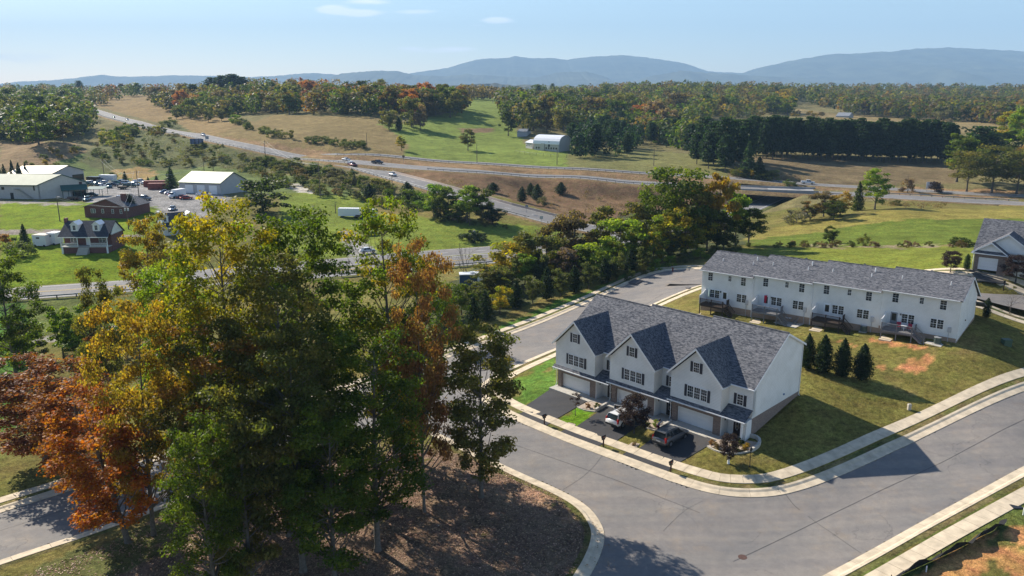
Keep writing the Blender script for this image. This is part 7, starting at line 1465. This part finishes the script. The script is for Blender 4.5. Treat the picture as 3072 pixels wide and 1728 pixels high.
# brick ranch
A_, B_ = at(256, 652), at(380, 656); W, rz = frame_from(A_, B_); t = thing('house', A_, 'low brick ranch house with a grey roof beside the columnar cypress', 'house', rz); he = height_to(A_, 620); D = 13; hr = he + 2.6
MB().box(0, W, 0, .3, -1.5, he).part('wall', red_brick, t); MB().box(0.0, .3, .31, D, -1.5, he).box(W - .3, W, .31, D, -1.5, he).part('side_wall', red_brick, t); MB().prism([(0, he), (W, he), (W * .56, hr - .1)], .0, .3, 'y').part('gable_wall', red_brick, t)
slab(t, 'roof', [(-.5, -.5, he - .1), (W * .56, -.5, hr + .1), (W * .56, D, hr + .1), (-.5, D, he - .1)], .14, roof_m); slab(t, 'roof', [(W * .56, -.5, hr + .1), (W + .5, -.5, he - .1), (W + .5, D, he - .1), (W * .56, D, hr + .1)], .14, roof_m)
MB().box(W * .72, W * .72 + 1.6, 4.0, 4.8, he, hr + 1.2).part('chimney', red_brick, t); F = Frame((0, 0, 0), (1, 0, 0), (0, -1, 0))
for f, n_ in ((.16, 2), (.42, 1), (.66, 1), (.86, 1)): window(t, F, W * f, he - 1.9, .7, 1.2, n_, False, (2, 2))
for (x0_, x1_, yb, yt, lb) in [(100,139,741,700,'white box trailer with a dirty roof beside the dark cedar'),(143,168,736,694,'clean white box trailer beside the brick porch house')]:
    A_, B_ = at(x0_, yb), at(x1_, yb); W, rz = frame_from(A_, B_); t = thing('box_trailer', A_, lb, 'trailer', rz); h = height_to(A_, yt + 6); MB().box(0, W, 0, 3.2, .35, h).part('body', trim, t); MB().box(-.05, W + .05, -.05, 3.25, h, h + .1).part('roof', white_metal if 'clean' in lb else mat('dirty_white_roof', (.5, .44, .38), .7, var=.3), t)
    for x in (.6, W - .6): MB().tube([(x, -.05, .35), (x, .2, .35)], .34, 10).part('wheel', tyre_m, t)
    MB().box(W * .3, W * .55, -.04, 0, h - .9, h - .5).part('vent', dark_trim, t)
# carport
A_ = at(258, 590); t = thing('carport', A_, 'open carport frame at the end of the canopy warehouse', 'carport', .1)
for x in (0, 3, 6):
    for y in (0, 5): MB().tube([(x, y, -.3), (x, y, 2.8)], .09, 6).part('post', green_trim, t)
slab(t, 'roof', [(-.4, -.4, 2.8), (6.4, -.4, 2.8), (6.4, 5.4, 3.2), (-.4, 5.4, 3.2)], .12, green_trim)
# bridge
hw = ROADS['highway']; ex = ROADS['far_state_road']['C'][-30:]; d2 = ((hw['C'][:, None] - ex[None]) ** 2).sum(-1); ib, jb = np.unravel_index(d2.argmin(), d2.shape); bc = hw['C'][ib]; bz = hw['z'][ib]; tg = hw['C'][ib + 1] - hw['C'][ib - 1]; brz = math.atan2(tg[1], tg[0])
t = thing('bridge', (bc[0], bc[1], bz), 'concrete highway bridge over the lower road', 'bridge', brz); dkm = mat('bridge_concrete', (.33, .32, .31), .85, var=.15, scale=.8); gr_m = mat('girder_dark', (.05, .05, .055), .8, var=.1)
MB().box(-20, 20, -6.2, 6.2, -.5, -.06).part('deck', dkm, t)
for y in (-6.3, 6.1): MB().box(-21, 21, y, y + .22, -.62, .75).part('parapet', dkm, t)
for y in (-5.4, -2.7, 0, 2.7, 5.2): MB().box(-19.5, 19.5, y - .2, y + .2, -1.9, -.5).part('girder', gr_m, t)
for sg in (-1, 1):
    MB().box(sg * 17 - .6, sg * 17 + .6, -6.6, 6.6, -6.5, -.6).part('abutment', dkm, t); MB().hull8([(sg * 17, -6.6, -6.5), (sg * 17, -6.3, -6.5), (sg * 24, -12, -6.5), (sg * 24, -12.3, -6.5)], [(sg * 17, -6.6, .1), (sg * 17, -6.3, .1), (sg * 24, -12, -4.6), (sg * 24, -12.3, -4.6)]).part('wing_wall', dkm, t)
    MB().hull8([(sg * 16.4, -6, -3.4), (sg * 16.4, 6, -3.4), (sg * 8.5, 6, -6.6), (sg * 8.5, -6, -6.6)], [(sg * 16.4, -6, -3.1), (sg * 16.4, 6, -3.1), (sg * 8.5, 6, -6.3), (sg * 8.5, -6, -6.3)]).part('slope_paving', dkm, t)
# guardrails
def guardrail(r, e, i0, i1, label, h=.72, rail_m=galv):
    C = off(r['C'], e)[i0:i1]; z = r['z'][i0:i1]; o = np.array([C[0][0], C[0][1], z[0]]); t = thing('guardrail', o, label, 'guardrail')
    n = len(C); V = np.r_[np.c_[C, z + h - .3], np.c_[C, z + h], np.c_[off(C, .07), z + h], np.c_[off(C, .07), z + h - .3]] - o
    link('rail', raw_mesh('rail', V, np.array([(k * n + i, k * n + i + 1, ((k + 1) % 4) * n + i + 1, ((k + 1) % 4) * n + i) for k in range(4) for i in range(n - 1)]), rail_m), t)
    pm = MB(); s = along(C); d = .5
    while d < s[-1]: x, y, zz = np.interp(d, s, C[:, 0]), np.interp(d, s, C[:, 1]), np.interp(d, s, z); pm.box(x - o[0] - .08, x - o[0] + .08, y - o[1] - .1, y - o[1] + .1, zz - o[2] - .6, zz - o[2] + h - .08); d += 3.8
    pm.part('posts', mat('weathered_post', (.09, .08, .075), .9, var=.2) if 'weathered_post' not in MATS else MATS['weathered_post'], t)['kind'] = 'stuff'
def near_i(r, px, py): p = at(px, py); return int(((r['C'] - p[:2]) ** 2).sum(1).argmin())
hwR, rmp, sr, fs = ROADS['highway'], ROADS['ramp'], ROADS['state_road'], ROADS['far_state_road']
guardrail(hwR, -6.0, near_i(hwR, 270, 329), near_i(hwR, 1076, 492), 'long guardrail on the near side of the highway above the rough hill')
guardrail(hwR, -6.0, near_i(hwR, 1302, 508), near_i(hwR, 2150, 562), 'guardrail along the highway above the brown embankment')
guardrail(rmp, -5.4, near_i(rmp, 1076, 500), near_i(rmp, 1640, 655), 'guardrail on the near side of the curving ramp')
guardrail(sr, -6.7, near_i(sr, 60, 882), near_i(sr, 480, 852), 'guardrail beside the lower road on the left', rail_m=galv)
guardrail(sr, -6.7, near_i(sr, 1000, 815), near_i(sr, 1560, 770), 'guardrail beside the lower road behind the grove')
guardrail(hwR, 6.0, near_i(hwR, 2600, 588), near_i(hwR, 3072, 614), 'guardrail along the highway right of the bridge')
guardrail(hwR, -6.0, near_i(hwR, 2500, 582), near_i(hwR, 2560, 586), 'short guardrail at the right end of the bridge')
guardrail(ROADS['far_highway'], -5.4, near_i(ROADS['far_highway'], 1024, 466), near_i(ROADS['far_highway'], 2100, 528), 'long guardrail of the far carriageway')
# concrete barrier on the upper side of the ramp
C = off(rmp['C'], 5.4); i0, i1 = near_i(rmp, 1150, 522), near_i(rmp, 1700, 672); bt = thing('concrete_barrier', (C[i0][0], C[i0][1], rmp['z'][i0]), 'tan concrete barrier on the upper side of the ramp', 'barrier'); o = np.array([C[i0][0], C[i0][1], rmp['z'][i0]]); bm_ = mat('tan_barrier', (.50, .40, .33), .85, var=.12)
s = along(C); d = s[i0]
while d < s[i1]:
    a, b_ = sect(C, s, d + .05, min(d + 6, s[i1]), 2); z0, z1 = np.interp(d, s, rmp['z']), np.interp(d + 6, s, rmp['z']); t_ = (b_ - a) / max(np.hypot(*(b_ - a)), 1e-6); n_ = np.array([-t_[1], t_[0]]); q = lambda p, w, z: (p[0] + n_[0] * w - o[0], p[1] + n_[1] * w - o[1], z - o[2])
    MB().hull8([q(a, -.3, z0 - .5), q(b_, -.3, z1 - .5), q(b_, .3, z1 - .5), q(a, .3, z0 - .5)], [q(a, -.1, z0 + .85), q(b_, -.1, z1 + .85), q(b_, .1, z1 + .85), q(a, .1, z0 + .85)]).part('barrier_segment', bm_, bt); d += 6.05
# poles and wires
POLES = [(180,664,588,0,'leaning utility pole on the lawn behind the brick porch house'),(386,688,617,2,'utility pole with transformers beside the cypress'),(420,614,509,1,'tall utility pole in front of the parked trucks'),(313,532,476,0,'utility pole behind the parked cars'),(613,520,488,0,'utility pole behind the right warehouse'),(798,492,420,0,'tall utility pole below the highway guardrail'),(961,594,487,0,'tall utility pole above the gravel drive'),(1177,568,522,0,'utility pole beside the ramp split'),(1101,445,398,0,'utility pole at the lower edge of the brown field'),(1431,488,432,0,'utility pole in the middle of the pasture'),(1671,493,443,0,'utility pole in front of the barn'),(1961,497,445,0,'utility pole right of the pines beside the barn'),(1007,640,606,0,'short pole beside the white trailer'),(1409,676,640,0,'utility pole under the ramp loop trees')]
PT = []
for k, (px, pb, pt, typ, lb) in enumerate(POLES):
    p = at(px, pb); H = height_to(p, pt); t = thing('utility_pole', p, lb, 'utility pole'); MB().tube([(0, 0, -.5), (0, 0, H)], [.17, .11], 8).part('pole', pole_m, t); PT.append(p + [0, 0, H * .95])
    if typ or k in (3, 5, 6): MB().box(-1.1, 1.1, -.06, .06, H * .93, H * .93 + .12).part('crossarm', pole_m, t)
    if typ == 2:
        for x in (-.45, .45): MB().tube([(x, .1, H * .78), (x, .1, H * .88)], .25, 10).part('transformer', MATS['meter_grey'], t)
    if k == 0: MB().box(-.2, 1.0, -.2, .2, H - .4, H - .25).part('lamp_arm', galv, t)
def wire(a, b_, lb):
    a, b_ = Vector(a), Vector(b_); P = [a.lerp(b_, f) - Vector((0, 0, (a - b_).length * .03 * 4 * f * (1 - f))) for f in np.linspace(0, 1, 9)]; o = link('power_line', MB().tube(P, .022, 4, False).mesh('power_line', MATS['meter_grey'])); tag(o, lb, 'power line', 'overhead lines of the valley')
for a, b_ in ((1, 2), (2, 3), (2, 4), (4, 5), (5, 6), (6, 7), (0, 1)):
    wire(PT[a] + [0.9, 0, 0], PT[b_] + [0.9, 0, 0], 'power line between the utility poles, right hand wire'); wire(PT[a] - [.9, 0, 0], PT[b_] - [.9, 0, 0], 'power line between the utility poles, left hand wire')
# signs and billboards
def signpost(px, pb, pt, w, lb, m_=galv, poles=1):
    p = at(px, pb); H = height_to(p, pt); t = thing('road_sign', p, lb, 'sign'); 
    for x in ([0] if poles == 1 else [-w * .35, w * .35]): MB().box(x - .05, x + .05, -.05, .05, -.3, H).part('post', galv, t)
    MB().box(-w / 2, w / 2, -.1, -.06, H - w * .9, H).part('panel', m_, t)
signpost(1624, 672, 648, 1.1, 'road sign seen from behind beside the ramp guardrail', MATS['meter_grey']); signpost(1580, 640, 614, 1.0, 'small sign on the brown embankment'); signpost(622, 424, 408, 2.0, 'road sign beside the highway near the billboard frame'); signpost(1211, 488, 466, 1.2, 'brown route sign at the edge of the pasture', pole_m); signpost(2787, 574, 546, 3.0, 'white sign beside the dark bush on the highway', trim, 2)
p = at(592, 446); H = height_to(p, 416); t = thing('billboard', p, 'billboard seen from behind on a steel frame below the highway', 'billboard')
for x in (-3, -1, 1, 3): MB().box(x - .1, x + .1, -.1, .1, -.5, H).part('post', MATS['dark_plastic'], t); MB().tube([(x, 0, H * .8), (x, -2.2, 0)], .08, 5).part('brace', MATS['dark_plastic'], t)
MB().box(-3.6, 3.6, .1, .25, H * .45, H).part('panel', MATS['paint_blue'], t)
# vehicles on the roads
hwA = lambda px, py: heading(at(px - 30, py), at(px + 30, py))
def on_road(r, px, py, e, kind, pnt, lb, flip=False, **k):
    i = near_i(r, px, py); C = off(r['C'], e); i = min(max(i, 1), len(C) - 2); az = heading(r['C'][i - 1], r['C'][i + 1]) + (180 if flip else 0); return vehicle(kind, pnt, (C[i][0], C[i][1], r['z'][i] + .03), az, lb, **k)
on_road(hwR, 278, 330, 2, 'sedan', P_BLACK, 'dark car farthest up the highway', True); on_road(hwR, 294, 334, -2, 'suv', P_BLACK, 'second dark car far up the highway', cat='car'); on_road(hwR, 357, 355, -2, 'sedan', P_GREEN, 'green car far up the highway'); on_road(hwR, 383, 362, 1, 'sedan', P_WHITE, 'white car behind the green one far up the highway')
on_road(hwR, 598, 411, 2, 'suv', P_WHITE, 'white car on the highway beside the billboard frame', cat='car'); on_road(hwR, 1034, 484, 2.2, 'sedan', P_WHITE, 'white car on the highway where the ramp begins', cat='car'); on_road(hwR, 1127, 493, 1, 'pickup', P_BLACK, 'dark pickup on the highway right of the ramp split')
tt = on_road(rmp, 1065, 497, -1.5, 'pickup', P_MAROON, 'maroon and white truck entering the ramp'); MB().box(-2.7, -.6, -.9, .9, 1.2, 2.3).part('cargo', trim, tt)
on_road(rmp, 1183, 527, 0.5, 'suv', P_WHITE, 'white car coming down the ramp', cat='car'); on_road(ROADS['far_highway'], 2427, 556, 0, 'pickup', P_WHITE, 'white pickup on the far carriageway near the bridge')
YV = [('pickup',P_DGREEN,289,559,120,'dark green pickup at the left of the parked group'),('sedan',P_SILVER,318,551,100,'pale car in the back row of the yard'),('pickup',P_TEAL,327,563,150,'teal truck at the front of the parked group'),('suv',P_GREEN,351,553,90,'green car behind the teal truck'),('suv',P_WHITE,381,553,80,'white car right of the green one in the yard'),('pickup',P_DGREEN,391,561,100,'dark pickup hitched beside the flat trailer'),('sedan',P_BLUE,499,580,60,'blue car beside the red containers'),('sedan',P_SILVER,512,583,40,'silver blue car beside the white box truck'),('sedan',P_MAROON,549,595,60,'maroon car right of the white box truck'),('pickup',P_GREY,432,600,110,'grey pickup parked beside the tall utility pole'),('suv',P_BLUE,369,600,100,'blue car behind the cypress'),('sedan',P_SILVER,517,630,170,'silver car parked by the golden tree'),('suv',P_TEAL,262,602,170,'pale teal car at the corner of the brick ranch'),('sedan',P_BLACK,276,588,90,'dark car under the carport'),('sedan',P_WHITE,437,554,120,'white car at the back of the yard'),('suv',P_DGREEN,262,556,90,'dark car beside the warehouse corner'),('pickup',P_WHITE,612,590,90,'white pickup before the roller doors'),('sedan',P_WHITE,306,560,110,'white car between the dark pickup and the teal truck'),('suv',P_BLACK,340,558,100,'black car beside the teal truck'),('pickup',P_BLUE,363,551,90,'blue pickup at the back right of the parked group'),('sedan',P_SILVER,405,556,120,'pale car right of the dark hitched pickup'),('suv',P_WHITE,275,553,100,'white car at the left end of the back row'),('sedan',P_TEAL,300,550,90,'teal car in the back row of the yard'),('sedan',P_RED,560,598,70,'red car at the right end of the row before the roller doors'),('suv',P_BLUE,521,588,50,'blue car left of the maroon one'),('pickup',P_WHITE,420,549,100,'white pickup near the small spruce trees'),('suv',P_GREY,1112,706,75,'dark blue grey car parked on the gravel behind the grove'),('sedan',P_WHITE,1103,757,60,'white car at the gravel entrance behind the grove')]
for k, pnt, px, py, az, lb in YV: vh(k, pnt, px, py, az, lb, cat='pickup truck' if k == 'pickup' else 'car')
def boxtruck(px, py, az, lb, Ln=6.5, Hh=3.0, m_=trim, cab=True, name='box_truck', cat='truck'):
    t = thing(name, at(px, py), lb, cat, math.pi / 2 - R(az)); MB().box(-Ln / 2, Ln / 2 - (1.8 if cab else 0), -1.15, 1.15, .6, Hh).part('cargo_box', m_, t)
    if cab: loft(MB(), [ring(Ln / 2 - 1.75, .45, 2.2, 1.0), ring(Ln / 2 - .9, .45, 2.15, 1.0), ring(Ln / 2 - .5, .45, 1.4, .98), ring(Ln / 2 + .3, .45, 1.15, .9)]).part('cab', m_, t, True); MB().hull8([(Ln / 2 - 1.6, -.93, 1.4), (Ln / 2 - .46, -.93, 1.4), (Ln / 2 - .46, .93, 1.4), (Ln / 2 - 1.6, .93, 1.4)], [(Ln / 2 - 1.6, -.98, 2.05), (Ln / 2 - .86, -.98, 2.08), (Ln / 2 - .86, .98, 2.08), (Ln / 2 - 1.6, .98, 2.05)]).part('windows', glass_m, t)
    for x in (-Ln / 2 + 1.2, Ln / 2 - (.8 if cab else 1.0)):
        for sg in (-1, 1): w = MB().tube([(x, sg * .8, .42), (x, sg * 1.12, .42)], .42, 12).part('wheel', tyre_m, t)
boxtruck(532, 592, 200, 'white box truck among the cars before the right warehouse', 6.8, 3.0); boxtruck(325, 545, 100, 'white trailer at the back of the parked group', 7, 3, trim, False, 'box_trailer', 'trailer'); boxtruck(288, 548, 95, 'dark container truck at the back left of the yard', 7, 2.6, P_BLACK, True)
boxtruck(1050, 652, 95, 'white box trailer on the grass behind the grove', 7.5, 3.2, trim, False, 'box_trailer', 'trailer'); boxtruck(1110, 654, 95, 'second white trailer partly hidden by leaves', 5, 3.0, trim, False, 'box_trailer', 'trailer')
for px, py, lb in [(468,560,'red shipping container at the back of the yard'),(482,568,'rust red shipping container in front of the other one')]:
    t = thing('shipping_container', at(px, py), lb, 'container', .1); b_ = MB().box(-4.5, 4.5, -1.2, 1.2, 0, 2.5)
    for k in range(22): b_.box(-4.4 + k * .41, -4.2 + k * .41, -1.24, -1.2, .15, 2.35)
    b_.part('body', mat('container_red', (.22, .06, .045), .7, var=.2, scale=1) if 'container_red' not in MATS else MATS['container_red'], t)
for px, py, lb in [(370,568,'flat trailer beside the dark pickup'),(222,600,'low maroon trailer before the canopy warehouse'),(1085,655,'flat trailer carrying dark gear behind the grove')]:
    t = thing('flat_trailer', at(px, py), lb, 'trailer', .05); MB().box(-2.6, 2.6, -1, 1, .5, .62).part('bed', P_MAROON if 'maroon' in lb else dark_trim, t); MB().tube([(-2.6, 0, .5), (-3.8, 0, .45)], .05, 6).part('drawbar', dark_trim, t)
    for x in (-.4, .4):
        for sg in (-1, 1): MB().tube([(x, sg * .95, .36), (x, sg * 1.15, .36)], .36, 10).part('wheel', tyre_m, t)
    MB().box(-2.0, 1.4, -.6, .6, .63, 1.25).part('load', pole_m, t)
# camper van
p = at(1432, 862); t = thing('motorhome', p, 'white and dark blue motorhome parked between the trees', 'motorhome', R(5)); loft(MB(), [ring(-3.8, .4, 3.0, 1.2), ring(0, .4, 3.0, 1.2)]).part('coach_body', P_BLUE, t); MB().box(-3.85, 3.6, -1.24, 1.24, 3.0, 3.18).part('roof', white_metal, t)
loft(MB(), [ring(-.02, .4, 3.0, 1.22), ring(2.4, .4, 3.0, 1.2), ring(3.6, .42, 2.6, 1.15), ring(4.1, .45, 1.7, 1.05)]).part('front_body', P_WHITE, t, True)
bpy.data.objects.remove
MB().box(-1.5, -.5, -.5, .5, 3.18, 3.45).part('air_conditioner_unit', trim, t)
for x in (-2.4, 2.6):
    for sg in (-1, 1): MB().tube([(x, sg * .9, .45), (x, sg * 1.22, .45)], .45, 12).part('wheel', tyre_m, t)
# rock in the junipers
r_ = np.random.default_rng(3); rk = MB().ball((0, 0, 1.0), (.9, .7, 1.6), 9, 7); rk.v = [(x * r_.uniform(.8, 1.2), y * r_.uniform(.8, 1.2), z) for x, y, z in rk.v]; o = link('boulder', rk.mesh('boulder', mat('grey_rock', (.28, .27, .26), .9, var=.2, bump=.6))); o.location = tuple(at(1423, 716)); tag(o, 'upright grey boulder among the junipers', 'boulder')
# pasture fence before the barn
C, s = smooth(gp([(1545,458),(1600,466),(1660,470),(1700,472)]), 2, 1); t = thing('fence', (C[0][0], C[0][1], T(*C[0])), 'thin post fence in front of the barn', 'fence'); o = np.array([C[0][0], C[0][1], T(*C[0])])
for i in range(0, len(C), 2): MB().box(C[i][0] - o[0] - .08, C[i][0] - o[0] + .08, C[i][1] - o[1] - .08, C[i][1] - o[1] + .08, T(*C[i]) - o[2] - .2, T(*C[i]) - o[2] + 1.3).part('post', pole_m, t)
MB().tube([(c[0] - o[0], c[1] - o[1], T(*c) - o[2] + 1.1) for c in C], .03, 4).part('wire', galv, t)
